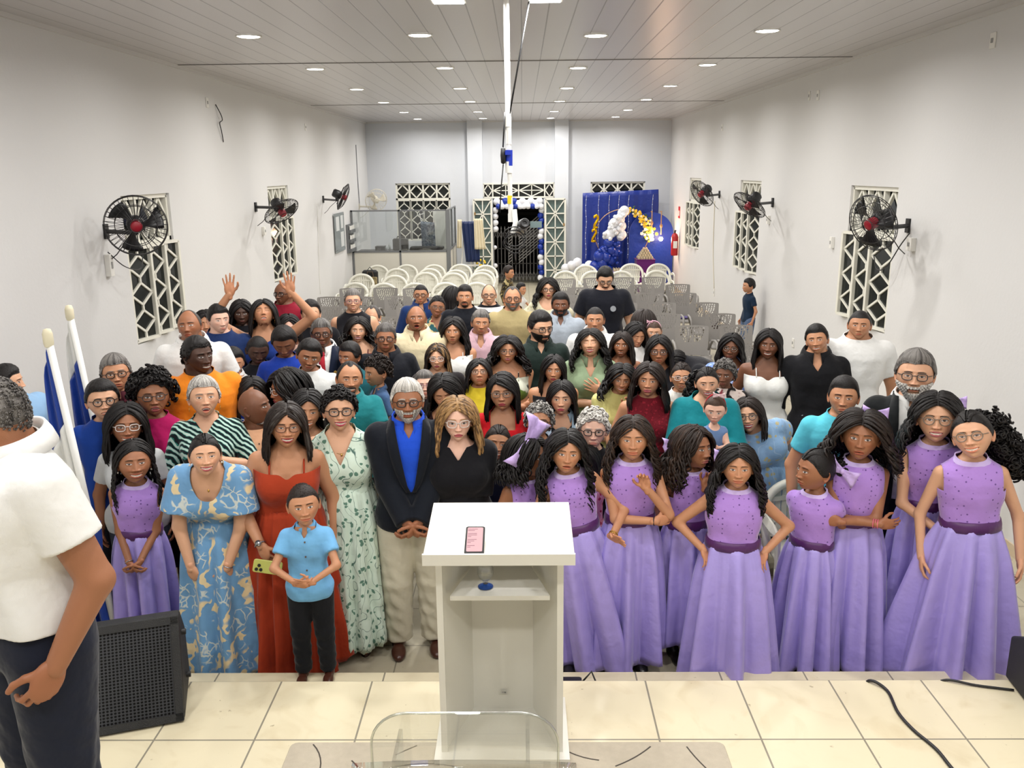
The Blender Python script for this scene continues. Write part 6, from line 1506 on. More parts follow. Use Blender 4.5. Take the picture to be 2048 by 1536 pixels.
    def ucoord(V):
        L = (V-piv)@U+piv; return L[:, 0]/q, L[:, 1]/q, L[:, 2]/q
    def make_top(t, infl=0., nm='shirt'):
        e = (t.get('e', .009)+infl); sl = t.get('sl', 'short'); hem = t.get('hem', .475); nk = t.get('neck', 'crew'); zv = t.get('zv', .77); mt = t['m']
        Pp = [torso_prim(J, e*q, hem, .852, .02, t.get('fold', .0035)*q, rnd.random()*6, (t.get('flare', .012) if hem < .55 else 0)*q)]
        if g == 'f':
            for sx in (-1, 1): Pp.append(ell(T(np.array([sx*.042, -.053-.03*fat, .712])*q), (np.array([.040, .036, .040])*(1+.5*fat)+e*.9)*q, U, .04))
        Pp.append(seg(nb, nb+(nt-nb)*.4, nr*1.1+e*.35*q, nr*1.05+e*.25*q, .015))
        for sx in (-1, 1):
            S, E, W = A_[sx]; S2 = S+(S-T(np.array([0, 0, .782])*q))*.02
            if sl == 'none': continue
            if sl == 'puff':
                c = S*.55+E*.45; Pp += [seg(S, c, .031*q*ar+e*q, .03*q*ar+e*q, .02), ell(S*.62+E*.38+(S-T(np.array([0, 0, .76])*q))*.12, (.052*q*ar, .048*q*ar, .058*q*ar), k=.03)]; continue
            if sl == 'flutter': Pp.append(seg(S, S*.35+E*.65, .034*q*ar+e*q, .056*q*ar+e*q, .03, fb=True)); continue
            fr_ = {'cap': .22, 'short': .58, 'half': .92, 'long': 1, 'roll': 1}[sl]
            r0, r1 = .031*q*ar+e*1.05*q, (.031-.007*fr_)*q*ar+e*q*(1.25 if sl in ('short', 'half') else 1.)
            Pp.append(seg(S, S+(E-S)*fr_, r0, r1, .014, fb=sl not in ('long', 'roll')))
            if sl in ('long', 'roll'): Pp.append(seg(E, E+(W-E)*(.97 if sl == 'long' else .3), .0245*q*ar+e*q, (.018*q*ar+e*q if sl == 'long' else .0235*q*ar+e*q), .012, fb=True))
        V, F = sdf_mesh(Pp, hs*1.0); X, Y, Z = ucoord(V); fw = Y < .0
        f1 = Z-((.850 if nk == 'crew' else .842)+.31*Y) if nk != 'high' else Z-(.858+.2*Y)
        f2 = np.full(len(V), -.05)
        if nk in ('vee', 'polo'): f2 = np.where(fw, Z-(zv+np.abs(X)*(.845-zv)/t.get('vw', .045)), -.05)
        if nk == 'scoop': f2 = np.where(fw, (1-np.sqrt((X/t.get('vw', .062))**2+((Z-.85)/(.85-zv))**2))*.04, -.05)
        if nk == 'square': f2 = np.where(fw, np.minimum(t.get('vw', .055)-np.abs(X), Z-zv), -.05)
        if nk in ('strap', 'off'): f2 = Z-(zv+.012-.016*np.exp(-(X/.018)**2)*fw-.02*(~fw))
        ff = np.maximum(f1, f2); fn = ff.copy()
        if sl == 'none' and nk not in ('strap', 'off'): ff = np.maximum(ff, np.minimum(np.abs(X)-t.get('aw', .088), Z-.735))
        if t.get('open'):
            w_ = np.interp(Z, [t['open'], t['open']+.03, .84], [-.002, .012, .05]); 
            if t['open'] < .5: w_ = np.interp(Z, [.4, .6, .84], [.05, .045, .05])
            ff = np.maximum(ff, np.where(Y < -.01, np.minimum(w_-np.abs(X), .02), -.05))
        V, F, TC = clip_mesh(V, F, ff, np.stack([fn, Z], 1))
        tr = ss(-t.get('tw', .011)-.003, -t.get('tw', .011)+.003, TC[:, 0])*(TC[:, 1] > .72)
        so = cloth_obj(nm, V, F, mt, tr); solidify(so, .003, -1)
        return so
    def collar(t, mt, sc=1., par=None, oz=0.):
        phi = np.radians(np.linspace(t.get('c0', 14), 360-t.get('c0', 14), 36)); rx, ry = nr*1.22*sc+.004*q, nr*1.18*sc+.004*q; P_ = []
        fr = np.cos(phi); dz = -.013*fr; edge = ss(60, 20, np.degrees(np.minimum(phi, 2*math.pi-phi)))
        for k_, (rr, z_) in enumerate(((1., -.006), (1.0, .012), (1.07, .014), (1.24, .000), (1.38, -.018))):
            R1 = rr+(.16*edge if k_ == 4 else .06*edge if k_ == 3 else 0); P_.append(np.stack([np.sin(phi)*rx*R1, -np.cos(phi)*ry*R1+.008*q, (.840+oz+dz+z_-(.012*edge if k_ == 4 else 0))*q], 1))
        P_ = np.stack(P_); P_ = (P_.reshape(-1, 3)-piv)@U.T+piv; m = MB(); m.grid(P_.reshape(5, 36, 3)); c = m.build('collar', mt, par or o, True); solidify(c, .0035); return c
    if top:
        t = dict(top)
        if t.get('blazer'):
            inner = make_top(dict(m=t['in'], sl='none', neck='polo', zv=t.get('zv', .79), hem=.50, e=.010, vw=.03, fold=.002, aw=.2), 0, 'shirt'); collar(t, t['in'], 1., inner)
            bz = make_top(dict(m=t['m'], sl='long', neck='crew', hem=t.get('hem', .455), e=.016, open=t.get('open', .60), fold=.002), 0, 'blazer')
            for sx in (-1, 1):      # lapels
                zz = np.linspace(t.get('open', .60)+.01 if t.get('open', .6) > .5 else .5, .846, 9); m = MB(); P_ = np.zeros((9, 3, 3))
                for i, zq in enumerate(zz):
                    xi = float(np.interp(zq, [.60, .63, .84], [.0, .012, .047])) if t.get('open', .6) > .5 else float(np.interp(zq, [.5, .6, .84], [.045, .045, .047]))
                    wd = .034*math.sin(math.pi*min(1, (i/8)*.62+.12))*(1 if i < 8 else .6)
                    for j in range(3):
                        xx = xi+wd*j/2; a = np.interp(zq, TZ, J['A'])+.019; bb = np.interp(zq, TZ, J['B'])+.019; yy = -bb*max(0, 1-(xx/a)**2.25)**(1/2.25)
                        if g == 'f': yy -= .02*math.exp(-((zq-.712)/.04)**2)
                        P_[i, j] = (sx*xx, yy-.003, zq)
                m.grid((((P_*q).reshape(-1, 3)-piv)@U.T+piv).reshape(9, 3, 3)); lp = m.build('lapel', t['m'], bz, True); solidify(lp, .004)
            if t.get('tie'):
                m = MB(); 
                for z0_, z1_, w0, w1 in ((.822, .806, .010, .016), (.806, .58, .012, .024)):
                    P_ = np.array([[(x_*w_*q, -(np.interp(z_, TZ, J['B'])+.015+.004*(1-abs(x_)))*q, z_*q) for x_ in (-1, 0, 1)] for z_, w_ in zip(np.linspace(z0_, z1_, 6), np.linspace(w0, w1, 6))]); m.grid(((P_.reshape(-1, 3)-piv)@U.T+piv).reshape(6, 3, 3))
                solidify(m.build('necktie', t['tie'], inner, True), .004)
        else:
            so = make_top(t, 0, t.get('n', 'shirt'))
            if t.get('collar'): collar(t, t.get('cm', t['m']), 1., so)
            if t.get('over'):
                ov = t['over']; oo = make_top(dict(m=ov, sl=t.get('osl', 'long'), neck='crew', hem=.50, e=.02, open=.3), 0, 'jacket'); collar(dict(c0=40), ov, 1.15, oo)
            if t.get('straps'):
                for sx in (-1, 1):
                    m = MB(); pts = []
                    for zq, k_ in ((t.get('zv', .76)-.002, -1), (.775, -1), (.80, -.8), (.818, -.2), (.81, .4), (.78, 1), (.745, 1)):
                        xx = t.get('sx', .050); a = np.interp(zq, TZ, J['A'])+.006; bb = np.interp(zq, TZ, J['B'])+.006; yy = bb*max(0, 1-min(1, xx/a)**2.25)**(1/2.25)*k_
                        if g == 'f' and k_ == -1 and zq < .79: yy -= .012
                        pts.append(T(np.array([sx*xx, yy, zq])*q))
                    m.tube(pts, t['straps'], 5); m.build('strap', t['m'], so, True)
            if t.get('buttons'):
                m = MB(); n_ = t['buttons']
                for i in range(n_):
                    zq = .80-i*(.80-.50)/n_-.02; bb = np.interp(zq, TZ, J['B'])+t.get('e', .012)+.003; m.cyl(T(np.array([.003, -bb, zq])*q), T(np.array([.003, -bb-.004, zq])*q), .0045, n=10)
                m.build('buttons', mat('button_brown', rgb(90,70,60), .4), so)
            if t.get('print'):
                pr = t['print']; bb = np.interp(pr[2], TZ, J['B'])+t.get('e', .012)+.004
                for i, ln in enumerate(pr[0].split('|')):
                    to = text_mesh('printed_text', ln, pr[3]*(pr[4] if len(pr) > 4 and i else 1), .001, pr[5] if len(pr) > 5 else M_white, so)
                    to.location = [float(a) for a in T(np.array([pr[1], -bb, pr[2]])*q-np.array([0, .002, i*pr[3]*.85]))]; to.rotation_euler = (math.radians(90)+lf*1, lsd, 0)
    if bot:
        bk = bot['k']; mt = bot['m']
        if bk in ('pants', 'shorts'):
            e = bot.get('e', .011)*q; Pp = [torso_prim(dict(J, U=np.eye(3), T=lambda p: np.asarray(p, float)), e*.8, .45, bot.get('zw', .585), .03)]
            for sx in (-1, 1):
                Hp, K_, An = ank[sx]; lw = 1+.5*fat
                if bk == 'shorts': Pp.append(seg(Hp, K_*.9+Hp*.1, .058*q*lw+e, .042*q*lw+e*1.6, .02, fb=True))
                else: Pp += [seg(Hp, K_, .057*q*lw+e, .040*q*lw+e, .02), seg(K_, An+(K_-An)*.02+np.array([0, 0, -.01*q]), .040*q*lw+e, .034*q+e*.9, .012, fb=True)]
            V, F = sdf_mesh(Pp, hs*1.05); no = np.sin(V[:, 2]/q*90+V[:, 0]*60)*np.sin(V[:, 2]/q*41+V[:, 1]*70)*.0028*q*ss(.5*q, .1*q, V[:, 2]); V = V+np.stack([no, no, 0*no], 1)
            po = cloth_obj({'pants': 'trousers', 'shorts': 'shorts'}[bk], V, F, mt)
        if bk == 'skirt':
            nt_, nr_ = 26, (108 if res == 2 else 60); zw, hem = bot.get('zw', .60), bot.get('hem', .03); ph = rs.rand(6)*6.28; th = np.linspace(0, 2*math.pi, nr_, False); nf = bot.get('nf', 13); am = bot.get('amp', .085)
            a0 = (np.interp(zw, TZ, J['A'])+.012)*q; b0 = (np.interp(zw, TZ, J['B'])+.014)*q; a1, b1 = bot.get('ra', .22)*q, bot.get('rb', .19)*q
            Wc = T(np.array([0, 0, zw])*q); ht = np.maximum(.012, hem*q+bot.get('asym', 0)*q*np.cos(th-bot.get('aph', 0))+.006*np.cos(th*5+ph[0])); P_ = np.zeros((nt_, nr_, 3)); hipb = .018*q
            off = np.array(bot.get('off', (0, 0)))
            for i in range(nt_):
                t_ = i/(nt_-1); zz = Wc[2]*(1-t_)+ht*t_; rr = t_**bot.get('pw', .8)
                fold = am*t_**.55*(np.cos(nf*th+ph[1]+.8*np.sin(2*th+ph[2]))+.45*np.cos((nf*2-3)*th+ph[3])+.35*np.cos(3*th+ph[4])); 
                if t_ < .35: fold = fold+.02*np.cos(46*th)*np.sin(min(1, t_/.1)*math.pi/2)*(1-t_/.35)
                hb = hipb*math.sin(min(1, t_/.3)*math.pi/2)*(1-t_)
                A1 = a0+(a1-a0)*rr+hb; B1 = b0+(b1-b0)*rr+hb; kn = 1.
                if bot.get('tiers'):
                    tt = (t_*bot['tiers']) % 1; fold = fold*(.5+.8*tt)+.03*np.cos(40*th+ph[0])*(1-tt); A1 *= 1+.0*tt
                P_[i, :, 0] = Wc[0]*(1-t_)+off[0]*t_*q+A1*np.sin(th)*(1+fold); P_[i, :, 1] = Wc[1]*(1-t_)+off[1]*t_*q-B1*np.cos(th)*(1+fold*1.2); P_[i, :, 2] = zz
            m = MB(); m.grid(P_, closed=True); so = m.build('skirt', mt, o, True); solidify(so, .003)
            if bot.get('belt'):
                m = MB(); bw = bot.get('bw', .020); P2 = []
                for dz, e2 in ((bw, .012), (bw*.9, .017), (0, .019), (-bw*.9, .017), (-bw, .012)):
                    zq = zw+dz; A1 = (np.interp(zq, TZ, J['A'])+e2)*q; B1 = (np.interp(zq, TZ, J['B'])+e2+.002)*q; P2.append(np.stack([A1*np.sin(th), -B1*np.cos(th), np.full(nr_, zq*q)], 1))
                P2 = np.stack(P2); m.grid((((P2).reshape(-1, 3)-piv)@U.T+piv).reshape(P2.shape), closed=True); m.build('belt', bot['belt'], o, True)
    # ---- shoes
    if not seatd:
        for sx in (-1, 1):
            An = ank[sx][2]; c = {'k': rgb(24,22,22), 'br': rgb(72,40,30), 'w': rgb(226,224,220), 'skin': rgb(60,40,30), 'dk': rgb(40,28,24), 'n': rgb(30,34,60)}[shoes]; key = 'shoe_'+shoes
            m = MB()
            if shoes == 'skin':
                P_ = [(sx*.008+.024*math.sin(a)*(1+.15*math.cos(a)), -.045-.062*math.cos(a)*-1, 0) for a in np.linspace(0, 2*math.pi, 20, False)]
                m.add(np.array([[x_, y_, z_] for z_ in (-.045, -.036) for x_, y_, _ in P_])*q+An, [np.array([[i, (i+1) % 20, 20+(i+1) % 20, 20+i] for i in range(20)]), np.array([list(range(20))[::-1], list(range(20, 40))])])
                m.tube(np.array([(sx*.008-.03, -.05, -.03), (sx*.008-.015, -.062, -.008), (sx*.008+.015, -.062, -.008), (sx*.008+.03, -.05, -.03)])*q+An, .006*q, 5)
                m.build('sandal', mat(key, c, .4), o, True)
            else:
                if key not in _hand: _hand[key] = sdf_mesh([ell((0, -.105, -.005), (.043, .085, .036), k=.02), ell((0, -.0, .012), (.037, .055, .05), k=.02), seg((0, 0, 0), (0, 0, .05), .038, .036, .02)], .006)
                v, f = _hand[key]; v = v.copy(); v[:, 2] = np.maximum(v[:, 2], -.028); m.add(v*q*.60*(1 if g in 'mf' else 1.05)*np.array([1, 1, .95])+An+np.array([sx*.004*q, 0, -.029*q]), f); m.build('shoe', mat(key, c, .28 if shoes in ('br', 'dk', 'k') else .5), o, True)
    # ---- extras
    def sphc(p_, r_, mt, nm, par=None):
        m = MB(); 
        for pp in (p_ if isinstance(p_, list) else [p_]): m.sph(pp, r_, 8)
        return m.build(nm, mt, par or o, True)
    M_g = mat('gold_jewel', rgb(212,170,90), .25, metal=.9); M_pearl = mat('pearl', rgb(232,228,218), .25)
    for ex in extras:
        k_ = ex[0]
        if k_ in ('necklace', 'pearls'):
            L_ = ex[1] if len(ex) > 1 else .045; a = np.linspace(-2.2, 2.2, 26); pts = []
            for t_ in a:
                dr = L_*q*(1-(t_/2.2)**2)**.7 if abs(t_) < 2.2 else 0; xx = .047*math.sin(t_)*1.05; zq = .842-.012*math.cos(t_)-dr/q; yy = -(np.interp(zq, TZ, J['B'])+.004)*max(.0, math.cos(t_))-(.0 if g != 'f' else .010*max(0, math.cos(t_))*ss(.80, .76, zq))+.01
                pts.append(T(np.array([xx*.95, yy, zq])*q))
            if k_ == 'pearls': sphc(pts, ex[2] if len(ex) > 2 else .0065, M_pearl, 'pearl_necklace')
            else:
                m = MB(); m.tube(pts, .0013, 4); no_ = m.build('necklace', M_g, o, True); sphc(pts[13]+np.array([0, -.004, -.008]), (.006, .004, .008), M_g, 'pendant', no_)
        if k_ == 'earrings': 
            for sx in (-1, 1): sphc(hl+Rh@np.array([sx*.083, .0, -.045])*sc_, .0055, M_pearl, 'earring')
        if k_ in ('watch', 'bracelet'):
            sx = ex[1]; S, E, W = A_[sx]; d_ = (W-E)/np.linalg.norm(W-E); R_ = frame_to(d_); c = W-d_*.012; rr = .0165*q*ar**.5+.002; mt = {'g': M_g, 's': mat('steel_band', rgb(170,172,176), .25, metal=.9), 'p': M_pearl, 'k': M_black, 'r': mat('pink_beads', rgb(220,110,130), .4)}[ex[2]]
            m = MB(); w_ = .007 if k_ == 'watch' else .003
            for kk in range(ex[3] if len(ex) > 3 else 1): m.tube([c-d_*kk*.011+R_@np.array([math.cos(a)*rr, math.sin(a)*rr, 0]) for a in np.linspace(0, 6.28, 20, False)], w_*.6 if k_ == 'watch' else .003, 6, closed=True)
            if k_ == 'watch':
                dd = np.array([0, -1, .1]); dd -= d_*dd.dot(d_); dd /= np.linalg.norm(dd); m.cyl(c+dd*rr*.9, c+dd*(rr+.008), .0165, n=16)
            m.build(k_, mt, o, True)
        if k_ == 'ring': sphc(hands[0 if ex[1] < 0 else 1][0]+U@np.array([0, -.03, -.09]), .001, M_g, 'ring')
        if k_ == 'bow':
            c = hl+Rh@np.array(ex[1])*sc_; m = MB(); sz = ex[2]*sc_; Rz_ = Rh@rotm('Z', math.radians(ex[3]))@rotm('Y', math.radians(ex[5] if len(ex) > 5 else 0))
            for sx in (-1, 1):
                P_ = np.zeros((7, 6, 3))
                for i in range(7):
                    t_ = i/6
                    for j in range(6): v_ = j/5*2-1; P_[i, j] = (sx*t_*1.0, -.12*math.sin(v_*5+i)*t_-.1*math.sin(t_*3), v_*(.16+.42*t_))
                m.grid(((P_*sz).reshape(-1, 3)@Rz_.T+c).reshape(7, 6, 3))
            m.sph(c, sz*.18, 8); bo = m.build('hair_bow', ex[4], o, True); solidify(bo, .002)
        if k_ == 'band':
            m = MB(); P_ = [hl+Rh@np.array([.083*math.sin(a), .012, .004+.118*math.cos(a)])*sc_ for a in np.linspace(-1.55, 1.55, 24)]; m.tube(P_, .006*sc_, 6); m.build('headband', ex[1], o, True)
        if k_ == 'hoop':
            m = MB()
            for sx in (-1, 1): c = hl+Rh@np.array([sx*.083, .0, -.06])*sc_; m.tube([c+Rh@np.array([0, .012*math.cos(a), .014*math.sin(a)]) for a in np.linspace(0, 6.28, 14, False)], .0014, 4, closed=True)
            m.build('hoop_earrings', M_g, o, True)
        if k_ == 'badge': 
            m = MB(); m.cyl(T(np.array([ex[1], -(np.interp(ex[2], TZ, J['B'])+.026), ex[2]])*q), T(np.array([ex[1], -(np.interp(ex[2], TZ, J['B'])+.031), ex[2]])*q), ex[3], n=16); m.build('badge', ex[4], o)
    INFO[name] = dict(o=o, T=T, q=q, J=J, arms=A_, hl=hl, Rh=Rh, root=root, Rb=Rb, sc=sc_, h=h)
    return o
FY.update({'whitebeh': 7.3, 'behind11': 7.55, 'blacktee': 7.7, 'sing': 6.95, 'boyblack': 6.65, 'greyprof': 8.3, 'w35': 9.6, 'm50': 7.4, 'boyblue2': 6.45, 'g98': 4.85, 'greenpat': 4.98, 'w91': 5.05, 'peach': 5.12, 'eld81': 4.95, 'w82': 5.2, 'g80': 5, 'red84': 5.4, 'w83': 5.55, 'w86': 5.35, 'yellow': 6.05, 'w47': 6.25, 'w46': 6.35, 'w85': 6, 'burg': 5.5, 'w58': 5.85, 'w56': 5.95, 'w55': 6.3, 'teal62': 5.4, 'eld61': 6.15, 'w59': 6.7, 'old87': 5.75, 'w51': 6.45, 'dgreen': 6.85, 'w52': 7.05, 'curly94': 5.6, 'w95': 5.6, 'tealpolo': 5.55, 'orange': 5.5, 'boy96': 5.9, 'polo31': 6.75, 'lilacL': 4.52, 'bluedress': 4.42, 'rust': 4.42, 'mint': 4.62, 'blazer89': 4.6, 'blonde': 4.62, 'greytee': 4.88, 'boyblue': 5.05, 'maroon': 5.5, 'magenta': 5.15, 'w70': 5.6, 'leftman': 2.5, 'g79': 4.55, 'g78': 4.38, 'g77': 4.42, 'g76': 4.5, 'g75': 4.25, 'g74': 4.38, 'g71': 4.4, 'g72': 4.5, 'g73': 4.22, 'boy97': 4.03, 'blazer68': 4.85})
# ------------------------------------------------------------------ the congregation
K = lambda n, h, **k: cloth(n, hx(h), **{a: (hx(b) if isinstance(b, str) and a in ('c2','c3','trim') else b) for a, b in k.items()})
lil = K('lilac_top', 'AD86D6', pat='dots', c2='6A4A92', trim='CDB8EE'); lsk = K('lilac_skirt', 'A899E2', satin=1); plum = K('plum_satin', '4C1A5C', satin=1); lbow = K('lilac_bow', 'C9AEEA', satin=1)
bkc, wh, navy = K('black_cloth', '14141A'), K('white_cloth', 'E4E4E2'), K('navy_cloth', '161C34')
jean = K('blue_jeans', '4A5E80', pat='denim', c2='6B7F9E'); gjean = K('grey_jeans', '6E7074', pat='denim', c2='95979B'); khk = K('khaki_cloth', 'CDC7B2'); dkp = K('dark_trousers', '1C1E28')
SM, BS, OP = dict(smile=.9), dict(smile=.7), dict(open=.8, age=.4)
def T_(m, sl='short', neck='crew', **k): return dict(m=m, sl=sl, neck=neck, **k)
def polo(m, **k): return T_(m, 'short', 'polo', collar=1, zv=.79, vw=.03, **k)
def pants(m=None, **k): return dict(k='pants', m=m or dkp, **k)
def skirt(m, **k): return dict(k='skirt', m=m, **k)
def lilac(name, x, yt, s, h, label, hair, skin='t', sk=None, tp=None, **k):
    k.setdefault('shoes', 'k'); k.setdefault('g', 'g')
    return person(name, x, yt, s, h, skin=skin, hair=hair, label=label, group='girls in matching lilac dresses', top={**T_(lil, 'none', 'crew', hem=.602, n='bodice', e=.012, fold=.003, tw=.013), **(tp or {})},
                  bot={**skirt(lsk, zw=.612, hem=.03, ra=.135, rb=.135, belt=plum, nf=10, amp=.26, pw=.9), **(sk or {})}, **k)
# front row, left to right
person('leftman', -14, 762, 131, 1.80, 'm', 'b', ('buzz', 'dg', 'g', .5), dict(age=.5), hd=(-112, 0, 0), yaw=-38, z0=STAGE_Z, arms=('down', ((.135, -.03, .50), (.4, .8, 0), 'clasp', None, (-.1, -1, 0))), fat=.10,
       top=polo(K('white_pique', 'E6E6E4'), hem=.545, e=.013), bot=pants(K('dark_navy_trousers', '1B2030')), shoes='k', label='person in white polo shirt on the platform, cut off by the left edge', res=2)
lilac('lilacL', 268, 885, 79, 1.50, 'girl in lilac dress with thin braids, leftmost of the lilac dresses, hands joined low', ('braids', 'k'), 'b', dict(hem=.05, ra=.12, rb=.12), face=dict(smile=1, open=0), hd=(4, -12, 3), lean=(6, 4), yaw=12, arms=('front', 'front'), extras=(('earrings',), ('necklace', .05), ('bracelet', -1, 's')))
bdr = K('blue_leaf_dress', '6E9CC6', pat='floral', c2='E4CFA4', c3='C8CFCB', scale=1.25)
person('bluedress', 410, 868, 80, 1.63, 'f', 'l', ('pony', 'k', None, 0, dict(tz=-.02)), dict(smile=1, lipc=hx('B05058')), hd=(2, -12, 2), lean=(26, 4), yaw=8, arms=(((.06, -.17, .50), (.8, .3, 0), 'relax', (-.1, -.2, -1), (-.8, -.4, 0)), ((.05, -.17, .50), (.8, .3, 0), 'relax', (-.1, -.2, -1), (-.8, -.4, 0))),
       top=T_(bdr, 'flutter', 'scoop', zv=.755, vw=.055, hem=.60, n='bodice', e=.012), bot=skirt(bdr, zw=.61, hem=.03, ra=.155, rb=.15, nf=9, amp=.14, off=(0, -.02)), shoes='skin', extras=(('earrings',), ('necklace',), ('bracelet', 1, 's')), label='person in pale blue leaf print dress bending forward with hands on knees')
rust = K('rust_dress', 'A63A1E')
person('rust', 572, 809, 86, 1.68, 'f', 't', ('mid', 'n', 'g', .05, dict(len=.17, n=100)), dict(smile=1, lipc=hx('8E1A28')), hd=(4, -10, 4), yaw=14, fat=.16, lean=(6, 3), arms=(((.085, -.13, .535), (.7, .6, 0), 'hold', (-.35, -.4, -.8), (-.7, -.5, .3)), 'down'),
       top=T_(rust, 'none', 'strap', zv=.755, straps=.006, sx=.055, hem=.60, n='bodice', e=.012), bot=skirt(rust, zw=.62, hem=.03, ra=.165, rb=.16, tiers=2, nf=13, amp=.14), shoes='skin', glasses=('b', 'c'), extras=(('watch', -1, 's'),), label='person in rust red strappy long dress with tortoiseshell glasses holding a phone')
mint = K('mint_floral_dress', 'CFE0D2', pat='sprig', c2='5E8272', c3='4F6E66', scale=1.)
person('mint', 678, 779, 84, 1.67, 'f', 'l', ('curls', 'k'), dict(smile=1, lipc=hx('B23A54')), hd=(4, -10, 2), yaw=8, fat=.2, arms=('down', 'down'), top=T_(mint, 'none', 'vee', zv=.735, vw=.055, hem=.62, n='bodice', e=.014, aw=.1), bot=skirt(mint, zw=.64, hem=.05, ra=.15, rb=.15, tiers=4, nf=15, amp=.10), shoes='skin', glasses=('k', 'c'),
       extras=(('necklace', .06), ('watch', 1, 's'), ('earrings',)), label='person in mint green floral tiered long dress with short curly dark hair and glasses')
lb = K('sky_linen', '74B2E2')
person('boy97', 607, 968, 82, 1.16, 'b', 't', ('buzz', 'n'), dict(smile=.45, eye=1.4), hd=(2, -8, -3), yaw=6, z0=STEP_Z, arms=(((.03, -.16, .60), (1, .1, 0), 'clasp', (-.9, -.3, 0), (0, -.4, .9)), ((.03, -.16, .605), (1, .1, 0), 'open', (-.9, -.3, .2), (0, -.5, .9))),
       top=T_(lb, 'short', 'polo', collar=1, hem=.46, e=.014, zv=.79, vw=.03, buttons=4, flare=.02), bot=pants(K('black_jeans', '14161C'), e=.009), shoes='br', label='small boy in sky blue linen shirt standing on the step at the front')
person('blazer89', 815, 760, 85, 1.73, 'm', 'b', ('short', 'w', 'g', .3), dict(age=.9), hd=(0, -8, 0), yaw=8, arms=('front', 'front'), top=dict(blazer=1, m=K('navy_blazer', '10151F'), **{'in': K('cobalt_shirt', '1E4FD0')}, hem=.46),
       bot=pants(K('cream_trousers', 'CBC5B0'), e=.014), shoes='br', glasses=('k', 'r'), beard=('full', 'g', .006, 'w'), label='grey bearded person in navy blazer over bright blue shirt and cream trousers')
bk2 = K('black_blouse', '0E0E14')
person('blonde', 915, 797, 86, 1.63, 'f', 'p', ('wavy', 'bl', 'br', .35, dict(len=.31, n=120)), dict(age=.8, lipc=hx('B04A54')), hd=(2, -4, 0), yaw=4, fat=.18, arms=('front', 'front'), top=T_(bk2, 'half', 'vee', zv=.78, e=.02, hem=.47), bot=pants(K('beige_trousers', 'B9AC9C')), shoes='skin', glasses=('w', 'c'),
       extras=(('necklace', .055),), label='long haired blonde person in black blouse with white rimmed glasses behind the lectern')
gry = K('light_grey_tee', 'C9CBCC')
person('greytee', 253, 812, 80, 1.60, 'f', 'b', ('mid', 'k', None, 0, dict(len=.22)), dict(smile=1, age=.6), hd=(2, -10, 4), yaw=14, fat=.2, top=T_(gry, 'short', 'scoop', zv=.79), bot=pants(K('dkj', '3A4252')), shoes='skin', glasses=('w', 'r'), label='person in light grey tee with straight black hair and clear glasses, left side')
# right lilac group
lilac('g79', 1056, 872, 84, 1.45, 'girl in lilac dress with big satin bow turning her head away, left of the pair', ('midcurl', 'k', None, 0, dict(len=.12)), 'b', face=dict(), hd=(62, -6, 4), yaw=25, arms=('down', 'down'), extras=(('bow', (-.05, -.03, .09), .15, -25, lbow, -55),))
lilac('g78', 1132, 862, 84, 1.52, 'girl in lilac dress with pearl necklace and raised open hand beside the lectern', ('longcurl', 'k', None, 0, dict(len=.34)), 't', dict(ra=.16, rb=.14, hem=.025, off=(.10, 0), nf=8, amp=.22), face=dict(open=.35, teeth=0), hd=(6, -8, 5), yaw=10, lean=(4, -8), arms=('down', ((.10, -.17, .62), (.8, .3, -.3), 'open', (.3, -.8, .1), (-.4, 0, 1))), extras=(('pearls', .03, .0055), ('bracelet', 1, 'g', 2)))
lilac('g77', 1265, 835, 86, 1.60, 'girl in lilac dress resting her hand on her chin, arms half crossed', ('longcurl', 'n', 'br', .3, dict(len=.33, vol=.022)), 't', dict(hem=.08, asym=.05, aph=2.6, nf=9, ra=.13, rb=.12), face=dict(smile=.5), hd=(2, -10, 0), yaw=6, arms=('under', 'chin'), extras=(('bracelet', -1, 'k'), ('necklace', .05)))
lilac('g76', 1385, 855, 84, 1.52, 'girl in lilac dress with gold watch gazing right with fingers at her chin', ('longcurl', 'n', 'br', .2, dict(len=.26)), 'b', dict(hem=.07, asym=-.05, aph=1.5, nf=9, ra=.125, rb=.12), face=dict(lipc=hx('A85A56')), hd=(52, -10, 4), yaw=14, arms=('back', ((.02, -.10, .795), (.6, -.2, -.9), 'clasp', (.35, -.1, .9), (-.6, .5, .2))), extras=(('watch', 1, 'g'), ('bow', (-.06, .09, .03), .07, 0, lbow)))
lilac('g75', 1475, 893, 82, 1.45, 'girl in lilac dress at the centre right with both hands on her hips', ('longcurl', 'k', None, 0, dict(len=.30, vol=.022)), 't', dict(ra=.165, hem=.02, asym=.03, aph=3.1, nf=8, amp=.26, off=(0, -.05)), face=dict(smile=.5), hd=(5, -8, 0), yaw=-6, fat=.16, arms=('hip', 'hip'), extras=(('bow', (-.065, .07, .05), .06, 10, lbow),))
lilac('g74', 1632, 900, 82, 1.42, 'girl in lilac dress with her hair tied back looking left, hands behind her', ('ponycurl', 'k', None, 0, dict(tz=.01)), 'b', dict(ra=.145, nf=10), face=dict(), hd=(-55, -6, 0), yaw=-42, arms=('back', 'back'), tp=dict(sl='cap'), extras=(('bow', (.07, .11, .02), .085, 30, lbow, 20),))
lilac('g71', 1722, 830, 88, 1.62, 'girl in lilac dress with very full curly hair and pink bead bracelets', ('bigcurl', 'n', 'k', .5, dict(len=.17, vol=.05)), 'b', dict(ra=.13, hem=.03, nf=9), face=dict(open=.15, teeth=0), hd=(0, -9, 2), yaw=-10, arms=('under', 'under'), extras=(('bracelet', -1, 'r', 3), ('bow', (.05, .05, .12), .06, 0, lbow)))
